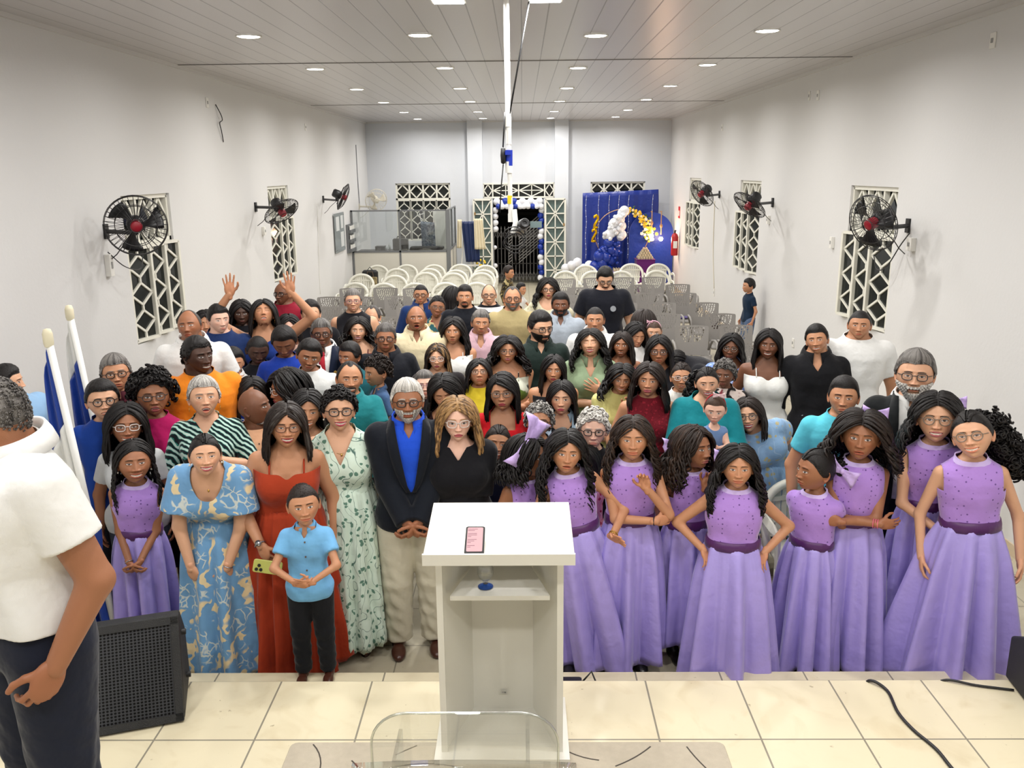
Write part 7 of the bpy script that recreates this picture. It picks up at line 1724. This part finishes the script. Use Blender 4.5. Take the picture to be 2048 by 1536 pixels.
lilac('g72', 1873, 793, 88, 1.74, 'girl in lilac dress and round glasses holding a dark phone, second from the right edge', ('longcurl', 'k', None, 0, dict(len=.24)), 'l', dict(ra=.13, hem=.12, nf=10), face=dict(smile=.6, lipc=hx('B05C62')), hd=(2, -10, -2), yaw=-12, lean=(2, -3), arms=(((.0, -.14, .56), (.9, .3, 0), 'hold', (-.8, -.5, -.1), (0, -.3, 1)), ((.06, -.15, .555), (.9, .3, 0), 'hold', (-.8, -.5, -.1), (0, -.3, 1))), glasses=('m', 'o'), shoes='skin', extras=(('bow', (.07, .06, .08), .055, 0, lbow),))
lilac('g73', 1945, 828, 86, 1.67, 'girl in lilac dress tilting her head, rightmost of the lilac dresses, big curly ponytail', ('ponycurl', 'k', None, 0, dict(tz=.04, px=.11, pw=1.35)), 'l', dict(ra=.19, rb=.15, hem=.02, nf=10, off=(-.02, 0)), face=dict(smile=.95), hd=(-8, -12, -17), yaw=-16, lean=(0, -5), arms=('down', 'down'), glasses=('m', 'o'))
# second rows, left
person('wallman', 14, 735, 58, 1.70, 'm', 'l', ('short', 'k'), hd=(70, 0, 0), yaw=60, top=T_(K('ltbl', '8FB4D8')), bot=pants(), label='person glimpsed in profile at the far left edge behind the light blue flag')
person('maroon', 232, 713, 68, 1.73, 'm', 't', ('short', 'g', 'dg', .4), dict(age=.7, open=.15, teeth=0), hd=(0, -8, -3), top=T_(K('maroon_shirt', '54202C'), 'short', 'polo', collar=1, zv=.79, vw=.03), bot=pants(), glasses=('k', 'r'), label='grey haired person in maroon shirt and dark glasses near the flags')
person('boyblue', 205, 765, 72, 1.62, 'b', 'l', ('short', 'k'), dict(open=.35), hd=(4, -8, 0), fat=.1, top=T_(K('royal_tee', '163E96'), print=('Fi|DIG', .028, .715, .065, .7)), bot=pants(), glasses=('k', 'o'), label='boy in royal blue tee with round glasses and white lettering beside the flags')
person('magenta', 306, 752, 78, 1.65, 'f', 'b', ('afro', 'k'), dict(open=.7, age=.6, lipc=hx('9A4A4A')), hd=(2, -8, 0), top=T_(K('magenta_top', 'B0145C'), 'none', 'crew', e=.013), bot=skirt(bkc, hem=.2, ra=.12, rb=.1), glasses=('g', 'r'), shoes='skin', extras=(('necklace', .04),), label='person in sleeveless magenta top with black curly hair and glasses, mouth open')
person('baldpolo', 380, 622, 61, 1.83, 'm', 'b', ('bald', 'dg'), dict(age=.5, stubble=.3), hd=(-16, -12, -5), top=polo(K('white_polo', 'E8E8E6')), bot=pants(khk), label='bald person in white polo shirt looking up to the left by the wall')
person('orange', 395, 677, 70, 1.72, 'm', 'v', ('short', 'k'), dict(smile=.7), hd=(32, -4, 0), fat=.38, yaw=20, top=T_(K('orange_tee', 'E8841E')), bot=pants(), label='large person in orange tee turning the head to the right')
person('navytee', 437, 612, 54, 1.76, 'm', 'p', ('short', 'k'), dict(), hd=(18, -2, 0), top=T_(K('navy_tee', '1A2F5E')), bot=pants(), label='dark haired person in navy tee glancing aside, behind the bleached curls')
person('behind11', 411, 624, 48, 1.64, 'f', 't', ('bob', 'k'), dict(open=.4), hd=(0, -8, 0), top=T_(navy), bot=pants(), label='person mostly hidden behind the navy tee, singing, next to the left wall')
person('blond', 443, 647, 51, 1.56, 'f', 't', ('curlytop', 'bl', 'k', .4), dict(closed=1, smile=.5), hd=(4, 12, 4), top=T_(K('purple_tee', '452E78')), bot=pants(), label='person with short bleached blond curls and purple tee looking down')
person('boywhite', 466, 697, 54, 1.50, 'b', 't', ('short', 'k'), dict(smile=1, closed=1), hd=(6, 6, 3), top=T_(wh, 'short', 'polo', collar=1, zv=.79, vw=.03), bot=pants(), label='smiling boy in white collared shirt looking down, left crowd')
person('greenpat', 408, 757, 77, 1.66, 'f', 'l', ('short', 'g', 'w', .5), dict(open=1, age=1), hd=(4, -14, 2), fat=.2, arms=('down', 'chest'), top=T_(K('green_zig', '0E1A20', pat='zig', c2='2E8476', c3='BFD8CE', scale=.9), 'half', 'vee', zv=.78), bot=pants(bkc), extras=(('hoop',), ('necklace', .04)), label='grey haired laughing person in green and black patterned blouse, hand on chest')
person('darkw', 483, 603, 48, 1.66, 'f', 'v', ('mid', 'k'), dict(), hd=(0, -4, 0), top=T_(bkc), bot=pants(), label='dark skinned person with shoulder length black hair behind the raised hand')
person('sing', 527, 602, 55, 1.76, 'f', 't', ('mid', 'k', None, 0, dict(len=.18)), dict(open=.8, closed=1), hd=(0, -32, 0), arms=('up', 'up'), top=T_(K('cobalt_halter', '1E3A86'), 'none', 'strap', zv=.775, straps=.004, sx=.04), bot=pants(), extras=(('hoop',),), label='person in blue halter top singing with both arms raised')
person('maroontee', 567, 565, 45, 1.80, 'm', 'd', ('bald', 'k', None), dict(age=.4, open=.4, teeth=0), hd=(-34, -4, 0), yaw=-10, top=T_(K('crimson_tee', '86142A')), bot=pants(), glasses=('k', 'r'), label='bald dark skinned person in crimson tee and glasses by the left wall')
person('blacktee', 622, 602, 51, 1.72, 'm', 'l', ('short', 'k'), dict(smile=.4), hd=(0, -8, 0), fat=.1, top=T_(bkc), bot=pants(), beard=('goatee', 'k', .003), label='person with black goatee and black tee left of the grey chairs')
person('whitebeh', 577, 632, 50, 1.60, 'f', 'p', ('mid', 'k'), dict(), hd=(6, -6, 3), top=T_(wh, 'cap', 'scoop'), bot=pants(), extras=(('earrings',),), label='person in white top with long black hair, half hidden by a boy')
person('boyblue2', 569, 653, 61, 1.70, 'b', 'd', ('short', 'k'), dict(closed=1), hd=(-6, 22, -4), top=T_(K('royal_tee2', '16379A')), bot=pants(), label='boy in plain royal blue tee bowing his head')
person('boyblack', 515, 672, 56, 1.58, 'b', 'v', ('buzz', 'k'), dict(closed=1), hd=(8, 14, 4), top=T_(bkc), bot=pants(), label='dark skinned boy in black tee bowing his head')
person('boywhite2', 618, 680, 62, 1.62, 'b', 'b', ('short', 'k'), dict(smile=.3), hd=(4, 6, 12), top=T_(wh), bot=pants(), label='boy in white tee tilting his head in front of the navy suit')
person('suit', 643, 640, 56, 1.66, 'm', 'd', ('short', 'dg', 'g', .4), dict(age=1), hd=(0, -6, 0), fat=.1, top=dict(blazer=1, m=K('navy_suit', '141D33'), tie=K('red_tie', '9C1E2C'), **{'in': wh}), bot=pants(navy), glasses=('k', 'r'), extras=(('badge', .06, .735, .014, mat('gold_jewel', rgb(212,170,90), .25, metal=.9)),), label='person in navy suit with red tie, lapel badge and glasses')
person('tealboy', 700, 685, 55, 1.50, 'b', 'b', ('short', 'k'), dict(), hd=(-40, 0, 0), top=T_(K('teal_dark', '1C5C66')), bot=pants(), label='boy with black hair facing left behind the smiling man in teal')
person('tealpolo', 699, 723, 69, 1.64, 'm', 't', ('recede', 'k'), dict(smile=1), hd=(6, -8, 4), yaw=20, arms=('down', 'hold'), top=polo(K('teal_polo', '1E7E84')), bot=pants(), beard=('goatee', 'k', .0025), label='smiling person in teal polo with receding hair holding a small boy')
person('toddler', 755, 713, 60, .98, 'b', 't', ('curlytop', 'n'), dict(smile=.4), hd=(-62, 4, 0), yaw=-60, z0=.56, arms=('hold', 'down'), top=T_(K('denim_shirt', '3A567E', pat='denim', c2='54709A'), 'half', 'polo', collar=1), bot=dict(k='shorts', m=K('sand', 'A9A08C'), seat=1), label='small curly haired boy in denim shirt carried on an arm')
person('pearls', 706, 580, 47, 1.72, 'f', 'l', ('short', 'g', 'dg', .4), dict(open=.5, age=.7), hd=(0, -10, 0), fat=.12, top=T_(bkc, 'none', 'crew'), bot=skirt(bkc, hem=.2, ra=.12, rb=.1), glasses=('p', 'c'), extras=(('pearls', .02, .011),), label='grey haired person in black sleeveless dress with chunky white necklace')
person('greyprof', 745, 611, 45, 1.56, 'm', 'l', ('thin', 'dg'), dict(age=.7), hd=(-22, -4, 6), top=T_(wh, 'short', 'polo', collar=1), bot=pants(), label='balding person with short grey hair looking left above the black polo')
person('smile30', 716, 637, 49, 1.56, 'f', 'l', ('midcurl', 'k', None, 0, dict(len=.12)), dict(smile=1, lipc=hx('A84854')), hd=(0, -8, 4), top=T_(K('wine', '5A2430'), 'none', 'strap', straps=.005), bot=pants(), extras=(('earrings',),), label='smiling person with curly black hair and bare shoulders behind the black polo')
person('polo31', 771, 649, 57, 1.62, 'm', 'b', ('short', 'dg', 'g', .3), dict(age=.5, smile=.3), hd=(0, -8, 2), fat=.26, top=polo(K('black_polo', '12141C')), bot=pants(), glasses=('k', 'r'), label='stout person in black polo and dark rimmed glasses')
person('cream', 833, 612, 53, 1.70, 'm', 'b', ('bald', 'dg'), dict(open=1, teeth=0, age=.4), hd=(0, -14, 0), fat=.06, top=polo(K('cream_polo', 'E0D2AE')), bot=pants(), arms=('front', 'front'), label='person in cream polo shirt singing with wide open mouth')
person('navy33', 842, 569, 40, 1.60, 'm', 't', ('buzz', 'k'), dict(), hd=(-6, -2, 0), top=T_(K('navy_polo', '1A3468'), 'long', 'polo', collar=1), bot=pants(), glasses=('k', 'r'), label='person in navy long sleeved polo and dark glasses in front of white chairs')
person('w34', 874, 592, 44, 1.52, 'f', 'b', ('tied', 'k', None, 0, {}), dict(open=.2), hd=(6, -4, 10), arms=('down', 'chest'), top=T_(K('tropical_wrap', '2C5A60', pat='blotch', c2='CDB98A', c3='8C3A34', scale=1.), 'short', 'vee', zv=.76), bot=pants(), glasses=('m', 'o'), label='person with tied back hair, round glasses and tropical print wrap blouse')
person('w35', 903, 574, 43, 1.56, 'f', 't', ('long', 'k'), dict(), hd=(170, 0, -14), yaw=175, lean=(8, -6), top=T_(K('blue_white_stripe', '86A8C8', pat='stripes', c2='E4E6E8', scale=2.)), bot=pants(), label='person seen from behind with long black hair and pale blue striped top')
person('m36', 930, 571, 46, 1.68, 'm', 't', ('fade', 'k'), dict(lip=1.3), hd=(-4, -6, 0), top=T_(K('black_navy_block', '10131C', pat='block', c2='16242E', c3=(.0, .2))), bot=pants(), beard=('goatee', 'k', .0015), label='young person in black tee with thin moustache, before the striped tee')
person('w37', 906, 637, 53, 1.58, 'f', 't', ('wavy', 'k', None, 0, dict(len=.22)), dict(open=.15), hd=(-4, -8, 0), fat=.1, arms=('front', 'front'), top=T_(wh, 'none', 'strap', zv=.77, straps=.004), bot=skirt(bkc, hem=.2, ra=.12, rb=.1), label='person in white strappy bodice with long black hair, behind the clear glasses')
person('pink', 961, 621, 50, 1.60, 'm', 't', ('short', 'dg', 'g', .5), dict(age=.3), hd=(6, -4, 4), arms=('front', 'front'), top=T_(K('pink_shirt', 'CDA9B4'), 'short', 'polo', collar=1, zv=.77), bot=pants(), label='person with grey cropped hair and pale pink button shirt')
person('stripe', 978, 569, 42, 1.64, 'm', 'l', ('bald', 'dg'), dict(), hd=(0, -4, 0), top=T_(K('stripe_tee', '12131B', pat='stripes', c2='DADADC', scale=1.1)), bot=pants(jean), glasses=('k', 'r'), label='bald person in black and white striped tee with glasses')
person('khaki', 1025, 573, 49, 1.74, 'm', 't', ('recede', 'dg'), dict(age=.5), hd=(2, -6, 0), top=T_(K('khaki_tee', 'A6976C')), bot=pants(jean), glasses=('k', 'o'), beard=('full', 'g', .003, 'dg'), label='bearded person in khaki tee with round glasses')
person('w43', 1096, 558, 41, 1.64, 'f', 'l', ('midcurl', 'k', None, 0, dict(len=.18)), dict(lipc=hx('B04050')), hd=(4, -4, 0), top=T_(K('cream_blouse', 'DCD6BA', pat='sprig', c2='B8B58E', c3='C9C5A4'), 'puff', 'scoop', zv=.77), bot=pants(), glasses=('k', 'r'), extras=(('necklace', .02),), label='person with long curly black hair, glasses and cream puff sleeved blouse at the back')
person('m44', 1121, 586, 48, 1.66, 'm', 'd', ('short', 'k'), dict(), hd=(0, -4, 0), top=polo(K('grey_polo', 'A4ADB8')), bot=pants(), beard=('full', 'k', .003), label='black bearded person in light grey polo')
person('dgreen', 1080, 623, 62, 1.76, 'm', 'l', ('short', 'k'), dict(), hd=(30, 4, 0), yaw=6, fat=.06, top=polo(K('bottle_green_polo', '1C2A26')), bot=pants(), glasses=('k', 'r'), beard=('full', 'k', .005), label='black bearded person in dark green polo and glasses looking right')
person('w46', 1015, 675, 54, 1.48, 'f', 't', ('bigcurl', 'k', None, 0, dict(len=.16)), dict(open=.2, lipc=hx('B0485A')), hd=(2, -8, 2), fat=.1, arms=('cross', 'cross'), top=T_(K('abstract_top', '14161A', pat='blotch', c2='D8DCCA', c3='5E7A34', scale=.55), 'none', 'strap', zv=.765, straps=.004), bot=pants(), glasses=('m', 'o'), extras=(('earrings',), ('watch', 1, 'g')), label='person with big curly hair, glasses and black and white abstract strappy top')
person('w47', 875, 690, 53, 1.44, 'f', 'l', ('long', 'n', 'bl', .25), dict(open=.1, lipc=hx('A04450')), hd=(-4, -8, 0), top=T_(K('black_sheer', '1A1518'), 'long', 'scoop'), bot=pants(), glasses=('w', 'c'), label='person with clear framed glasses and dark sheer sleeves beside the yellow tee')
person('yellow', 958, 720, 56, 1.42, 'f', 't', ('mid', 'k', None, 0, dict(len=.13)), dict(age=.8), hd=(2, -24, 0), top=T_(K('yellow_tee', 'E8D238')), bot=pants(), glasses=('m', 'r'), extras=(('earrings',),), label='person in bright yellow tee looking up through glasses')
bt2 = K('black_tee_logo', '10121C')
person('m49', 1210, 534, 45, 1.80, 'm', 'l', ('short', 'k'), dict(closed=.2), hd=(6, 22, 0), top=T_(bt2, e=.018, hem=.46), bot=pants(K('stone', '9A917E')), glasses=('k', 'o'), beard=('goatee', 'k', .002), extras=(('badge', .045, .735, .03, mat('logo_grey', rgb(150,154,160), .6)),), label='tall person in black tee with round grey chest logo looking down among grey chairs')
person('m50', 1190, 614, 52, 1.68, 'm', 't', ('buzz', 'k'), dict(age=.2), hd=(0, -4, 0), fat=.1, top=T_(wh, 'long', 'polo', collar=1), bot=pants(), label='person with cropped hair in white shirt behind the laughing curly haired woman')
sage = K('sage_shirt', '8FA383')
person('w51', 1181, 660, 57, 1.60, 'f', 'l', ('longcurl', 'k', None, 0, dict(len=.24, vol=.03)), dict(open=.5, smile=1, closed=1, lipc=hx('B03A4A')), hd=(-4, -20, -3), arms=('under', 'chest'), top=T_(sage, 'half', 'vee', zv=.75, collar=1), bot=pants(), label='laughing person in sage green shirt with long black curls')
person('w52', 1243, 666, 50, 1.46, 'f', 'b', ('mid', 'n', None, 0, dict(len=.15)), dict(open=.5, age=.4), hd=(-3, -10, 2), top=T_(K('pink_cami', 'C0508A'), 'none', 'strap', straps=.007), bot=pants(), label='person with brown hair and pink straps, singing, behind the burgundy dress')
person('w53', 1272, 647, 47, 1.44, 'f', 't', ('mid', 'k', None, 0, dict(len=.12)), dict(closed=1), hd=(24, 8, 4), yaw=40, arms=('down', 'chest'), top=T_(wh), bot=pants(), label='person looking down at food in her hand beside the baby in white')
person('hairback', 1288, 622, 48, 1.50, 'f', 't', ('wavy', 'n', None, 0, dict(len=.3)), dict(), hd=(165, 0, 0), yaw=160, top=T_(bkc), bot=pants(), label='person seen from behind with long dark hair, next to the baby with pink bow')
person('baby54', 1308, 643, 40, .66, 'y', 'l', ('buzz', 'br'), dict(eye=1.5), hd=(0, 4, 0), z0=.80, arms=('hold', 'hold'), top=T_(wh, 'long'), bot=dict(k='shorts', m=wh, seat=1), extras=(('band', K('pink_band', 'E8B4C4')), ('bow', (-.05, -.02, .12), .035, 0, K('pink_band', 'E8B4C4'))), label='baby in white with pink bow headband at the back')
person('w55', 1318, 673, 60, 1.60, 'f', 'b', ('straight', 'k', None, 0, dict(len=.3)), dict(age=.8), hd=(0, -8, 0), top=T_(bkc, 'short', 'vee', zv=.78, over=None), bot=pants(), glasses=('g', 'r'), extras=(('earrings',),), label='person with long straight black hair, square glasses and black top')
person('w56', 1363, 726, 58, 1.46, 'f', 't', ('tied', 'n', None, 0, {}), dict(open=.3, age=.5), hd=(2, -10, 0), top=T_(K('white_lace', 'E0DED8', pat='sprig', c2='F0EEE8', c3='CFCDC6'), 'short'), bot=pants(), glasses=('w', 'r'), label='person in white lace blouse with clear glasses and hair pulled back')
burg = K('burgundy_lace', '6A0F1E', pat='sprig', c2='8C1C2C', c3='4A0812', scale=1.6)
person('burg', 1298, 728, 67, 1.58, 'f', 't', ('wavy', 'n', None, 0, dict(len=.30)), dict(open=.15, smile=.4, lipc=hx('B8505C')), hd=(-4, -10, 2), fat=.08, top=T_(burg, 'none', 'crew', n='bodice', hem=.6), bot=skirt(burg, hem=.3, ra=.12, rb=.1, amp=.03), extras=(('earrings',),), label='person in burgundy lace dress with long wavy dark hair')
person('w58', 1243, 730, 58, 1.46, 'f', 't', ('midcurl', 'k', None, 0, dict(len=.14)), dict(smile=1), hd=(4, -4, 6), lean=(6, 4), arms=('under', ((.05, -.10, .79), (.6, -.2, -.9), 'clasp', (-.1, .2, 1), (-.8, .3, .2))), top=T_(K('pale_yellow', 'DCD488'), 'short'), bot=pants(), label='smiling person in pale yellow top holding a hand to her cheek')
bfl = K('blue_white_floral', '7A96D8', pat='floral', c2='DDE4F2', c3='B8C6E6', scale=1.5)
person('w59', 1462, 670, 52, 1.50, 'f', 'd', ('mid', 'k', None, 0, dict(len=.13)), dict(age=.2), hd=(-4, -6, 4), top=T_(bfl, 'puff', 'scoop', zv=.79), bot=pants(), glasses=('m', 'o'), label='dark skinned person in blue and white floral puff sleeve blouse with round glasses')
person('bent', 1352, 700, 40, 1.62, 'f', 'b', ('mid', 'k'), dict(), hd=(-60, 60, 0), yaw=-85, lean=(62, 0), top=T_(bkc, 'short'), bot=pants(), label='person in black bent over double in front of the grey chairs')
person('eld61', 1449, 722, 54, 1.46, 'f', 'd', ('curls', 'dg', 'g', .5), dict(age=1), hd=(-8, -2, 0), top=T_(K('black_floral', '1A1414', pat='blotch', c2='D8C8C0', c3='8A3A44', scale=.9), 'short'), bot=pants(), label='elderly person with grey curls peeking from behind the teal blouse')
teal = K('teal_blouse', '0F7C86')
person('teal62', 1414, 735, 62, 1.58, 'f', 'l', ('ponycurl', 'k', None, 0, dict(tz=.0, px=-.09, pw=1.2)), dict(smile=.8, lipc=hx('A84450')), hd=(4, -4, -2), arms=('hold', 'hold'), top=T_(teal, 'long', 'vee', zv=.78, e=.018), bot=pants(), label='person in teal blouse with curly ponytail holding the baby in denim')
person('baby63', 1430, 790, 57, .70, 'y', 'p', ('buzz', 'br'), dict(eye=1.5, nose=.5), hd=(0, 6, 2), yaw=4, z0=.80, arms=('fwd', 'hold'), top=T_(K('denim_dress', '5A78A8', pat='denim', c2='7A96C0'), 'cap', 'scoop', zv=.80), bot=skirt(MATS['denim_dress'], zw=.58, hem=.22, ra=.16, rb=.15, seat=1), extras=(('band', K('red_band', 'B82838')), ('bow', (.02, -.03, .13), .045, 0, K('bow_print', 'E8C8CC', pat='dots', c2='B82838', scale=2))), label='baby in denim dress with red and white bow held in front of teal blouse')
person('w64', 1537, 662, 57, 1.62, 'f', 'd', ('straight', 'k', None, 0, dict(len=.26)), dict(smile=.9), hd=(0, -8, 2), arms=('down', 'down'), top=T_(K('white_peplum', 'E6E6E2'), 'none', 'strap', zv=.755, straps=.004, hem=.53, flare=.02, n='peplum_top'), bot=pants(gjean), label='young person in white strappy peplum top and grey jeans')
person('m65', 1634, 652, 56, 1.68, 'm', 't', ('short', 'k'), dict(smile=.8, jaw=.34), hd=(-6, -8, -10), yaw=-14, lean=(0, -3), top=T_(K('black_shirt', '121216'), 'roll', 'polo', collar=1), bot=pants(gjean), label='young person in black button shirt tilting the head, right side')
person('m66', 1719, 623, 55, 1.78, 'm', 't', ('buzz', 'k'), dict(jaw=.34), hd=(0, -6, 0), top=T_(wh, e=.012), bot=pants(gjean), label='tall young person in white tee below the front right window')
person('boywall', 1498, 558, 28, 1.20, 'b', 't', ('short', 'k'), dict(), hd=(-66, 0, 0), yaw=-78, top=T_(K('navy_tee3', '14283E')), bot=pants(jean), res=1, label='small boy in navy tee and jeans walking along the right wall')
person('blazer68', 1830, 706, 86, 1.86, 'm', 'l', ('short', 'dg', 'g', .5), dict(age=1, open=.15, teeth=0), hd=(0, -6, 0), fat=.06, top=dict(blazer=1, m=K('black_blazer', '15181A'), open=.45, **{'in': wh}), bot=pants(), glasses=('g', 'r'), beard=('full', 'w', .011, 'g'), label='white bearded person in black blazer and open white shirt on the right')
person('boy69', 1687, 757, 74, 1.60, 'm', 't', ('fade', 'k'), dict(brow=1.2), hd=(0, -8, 0), top=T_(K('aqua_tee', '58C0D4')), bot=pants(), arms=('down', 'down'), label='young person in aqua blue tee behind the lilac dresses')
pb = K('powder_blue_dress', '8FB0D4', pat='sprig', c2='B9AE86', c3='A9C2DC', scale=.8)
person('w70', 1497, 797, 66, 1.62, 'f', 'l', ('mid', 'n', None, 0, dict(len=.16)), dict(smile=.9, lipc=hx('A83044')), hd=(-4, -10, -10), lean=(16, -28), yaw=-6, fat=.06, arms=('down', 'back'), top=T_(pb, 'puff', 'crew', hem=.60, n='bodice', e=.016), bot=skirt(pb, zw=.61, hem=.26, ra=.17, rb=.16, tiers=2, nf=12), shoes='skin', glasses=('g', 'o'), extras=(('earrings',),), label='person in powder blue puff sleeve knee length dress leaning forward with round glasses')
person('g80', 995, 850, 70, 1.34, 'g', 't', ('tied', 'n', None, 0, {}), dict(smile=1), hd=(2, -10, 8), lean=(4, -4), top=T_(navy, 'short'), bot=pants(), label='smiling girl peeking out between the blonde woman and the lilac bow')
person('eld81', 1187, 820, 78, 1.52, 'f', 'p', ('curls', 'w', 'g', .15), dict(age=1), hd=(0, -6, 0), top=T_(K('black_print_top', '121014'), 'short', 'crew'), bot=skirt(bkc, hem=.2, ra=.12, rb=.1), glasses=('k', 'r'), label='elderly person with white curls and dark glasses wearing black')
person('w82', 1078, 808, 70, 1.46, 'f', 't', ('curls', 'dg', 'w', .4), dict(smile=.9, age=.8), hd=(0, -12, 3), top=T_(K('print_top', '3E4450', pat='sprig', c2='A0A4B0', c3='6A7080'), 'short'), bot=pants(), glasses=('k', 'r'), label='person with short greying hair and dark glasses smiling above the bow')
person('w83', 1123, 763, 68, 1.55, 'f', 'l', ('straight', 'k', None, 0, dict(len=.2)), dict(lipc=hx('C04A5C')), hd=(-2, -8, 0), top=T_(bkc, 'none', 'scoop', over=K('denim_jacket', '8FA8BE', pat='denim', c2='AFC4D4')), bot=pants(), extras=(('necklace', .05),), label='person with straight black hair in light denim jacket over black top')
person('red84', 1005, 748, 74, 1.60, 'f', 't', ('straight', 'k', None, 0, dict(len=.24, part=-.03)), dict(lipc=hx('A83C48')), hd=(-4, -8, -2), fat=.08, top=T_(K('red_dress', 'C81420'), 'puff', 'square', zv=.765, n='bodice', hem=.6), bot=skirt(MATS['red_dress'], hem=.3, ra=.14, rb=.12), glasses=('m', 'r'), extras=(('necklace', .06),), label='person in bright red puff sleeve dress with straight black hair and glasses')
person('w85', 1107, 712, 57, 1.48, 'f', 't', ('straight', 'k', None, 0, dict(len=.22)), dict(lipc=hx('9A2C3A')), hd=(0, -8, 2), top=T_(bkc, 'none', 'off', zv=.77), bot=pants(), arms=('front', 'front'), label='person in black off shoulder top with straight black hair behind the denim jacket')
person('w86', 890, 750, 71, 1.56, 'f', 't', ('wavy', 'k', None, 0, dict(len=.24)), dict(smile=1, closed=1, lipc=hx('B05058')), hd=(-6, 8, -6), top=T_(K('dark_floral', '2A1418', pat='sprig', c2='6A2030', c3='3A1A20'), 'short', 'scoop'), bot=pants(), label='smiling person with long black hair looking down behind the blazer')
person('old87', 849, 742, 56, 1.42, 'f', 'p', ('short', 'dg', 'g', .4), dict(age=1), hd=(2, -10, 0), top=T_(K('dark_print', '2A2226'), 'short'), bot=pants(), glasses=('p', 'r'), label='elderly person with glasses and thin grey hair peering over the blazer')
person('w91', 615, 783, 77, 1.58, 'f', 't', ('mid', 'k', None, 0, dict(len=.2)), dict(smile=.9, age=.6), hd=(0, -6, 4), top=T_(K('brown_top', '6A4038'), 'none', 'scoop'), bot=pants(), label='smiling person with shoulder length black hair between the rust and mint dresses')
peach = K('peach_tee', 'EDB690')
person('peach', 508, 778, 74, 1.66, 'm', 'd', ('bald', 'dg', None), dict(smile=.3, age=.5), hd=(62, -10, 0), yaw=22, fat=.06, top=T_(peach, 'short', 'crew', buttons=3, e=.016), bot=pants(bkc), beard=('goatee', 'g', .005, 'w'), label='bald person with grey goatee in peach tee looking right')
person('curly94', 575, 742, 72, 1.62, 'f', 'b', ('longcurl', 'k', None, 0, dict(len=.16, vol=.04)), dict(lipc=hx('8E3844')), hd=(-68, 0, 0), yaw=-30, top=T_(K('mauve', '7A4A5A'), 'none', 'scoop'), bot=pants(), glasses=('w', 'r'), label='person in profile facing left with dense curly black hair')
person('w95', 505, 757, 62, 1.52, 'f', 't', ('mid', 'k'), dict(), hd=(4, -4, 0), top=T_(K('blue_swirl', '1C3A9A', pat='zig', c2='E0E4F0', c3='1C3A9A', scale=.6), 'short'), bot=pants(), glasses=('m', 'r'), label='person in blue and white swirl print behind the bald peach tee')
person('boy96', 459, 766, 54, 1.30, 'b', 'v', ('short', 'k'), dict(), hd=(150, 10, 0), yaw=140, top=T_(K('grey_tee2', '70747A')), bot=pants(), label='small boy seen from behind under the white collared shirt')
person('g98', 1172, 893, 58, 1.28, 'g', 'l', ('bob', 'k'), dict(), hd=(-30, -6, 0), top=T_(K('pink_print', 'D88AA0', pat='sprig', c2='B03050', c3='E8C0CC'), 'cap'), bot=skirt(MATS['pink_print'], hem=.3, ra=.15, rb=.13), label='small girl in pink print glimpsed behind the pearl necklace girl')
person('plaid', 1017, 532, 26, 1.18, 'b', 't', ('short', 'n'), dict(), hd=(65, 0, 0), yaw=60, top=T_(K('plaid_shirt', '6A5A34', pat='blotch', c2='2A2620', c3='B0A070', scale=1.3), 'long'), bot=pants(khk), res=1, label='small boy in brown plaid shirt near the doorway')
person('kid42', 1042, 566, 25, .98, 'b', 't', ('short', 'k'), dict(), hd=(50, 0, 0), yaw=60, arms=('down', 'fwd'), top=T_(wh), bot=dict(k='shorts', m=wh), res=0, label='smallest child in white reaching out an arm by the doorway')
# ------------------------------------------------------------------ things held in hands
def phone(loc, R, col, label, cams=True):
    r = empty('smartphone', loc, 0, label, 'phone'); m = MB(); m.rbox((0, 0, 0), (.072, .15, .01), .012, R); m.build('case', mat('phone_'+col, hx(col), .3), r)
    if cams:
        m = MB()
        for a, b in ((-.018, .055), (-.018, .032), (.004, .044)): m.cyl(R@np.array([a, b, .005]), R@np.array([a, b, .008]), .009, n=12)
        m.build('camera_lens', M_black, r)
    return r
def hand_of(info, sx, off=.09):
    S, E, W = info['arms'][sx]; return info['root']+info['Rb']@W
def hand_at(name, sx, d=(0, 0, -.09)):
    i = INFO[name]; return np.array(i['root'])+i['Rb']@(i['arms'][sx][2])+np.array(d)
phone(hand_at('rust', -1, (.05, -.075, -.085)), rotm('Z', .15)@rotm('X', 1.45)@rotm('Z', 1.35), 'C6C86A', 'yellow green phone with three lenses held by the person in rust red dress')
phone(hand_at('g72', -1, (.08, -.06, -.02)), rotm('X', 1.3)@rotm('Z', 1.1), '101014', 'dark phone held in both hands of a girl in lilac with glasses')
m = MB(); m.sph((0, 0, 0), (.03, .022, .02), 10); o = m.build('pastry', mat('pastry', rgb(206,140,70), .7), None, True); o.location = [float(a) for a in hand_at('w53', 1, (-.03, -.05, .07))]; tag(o, 'small golden pastry held to the mouth beside the baby in white', 'food')
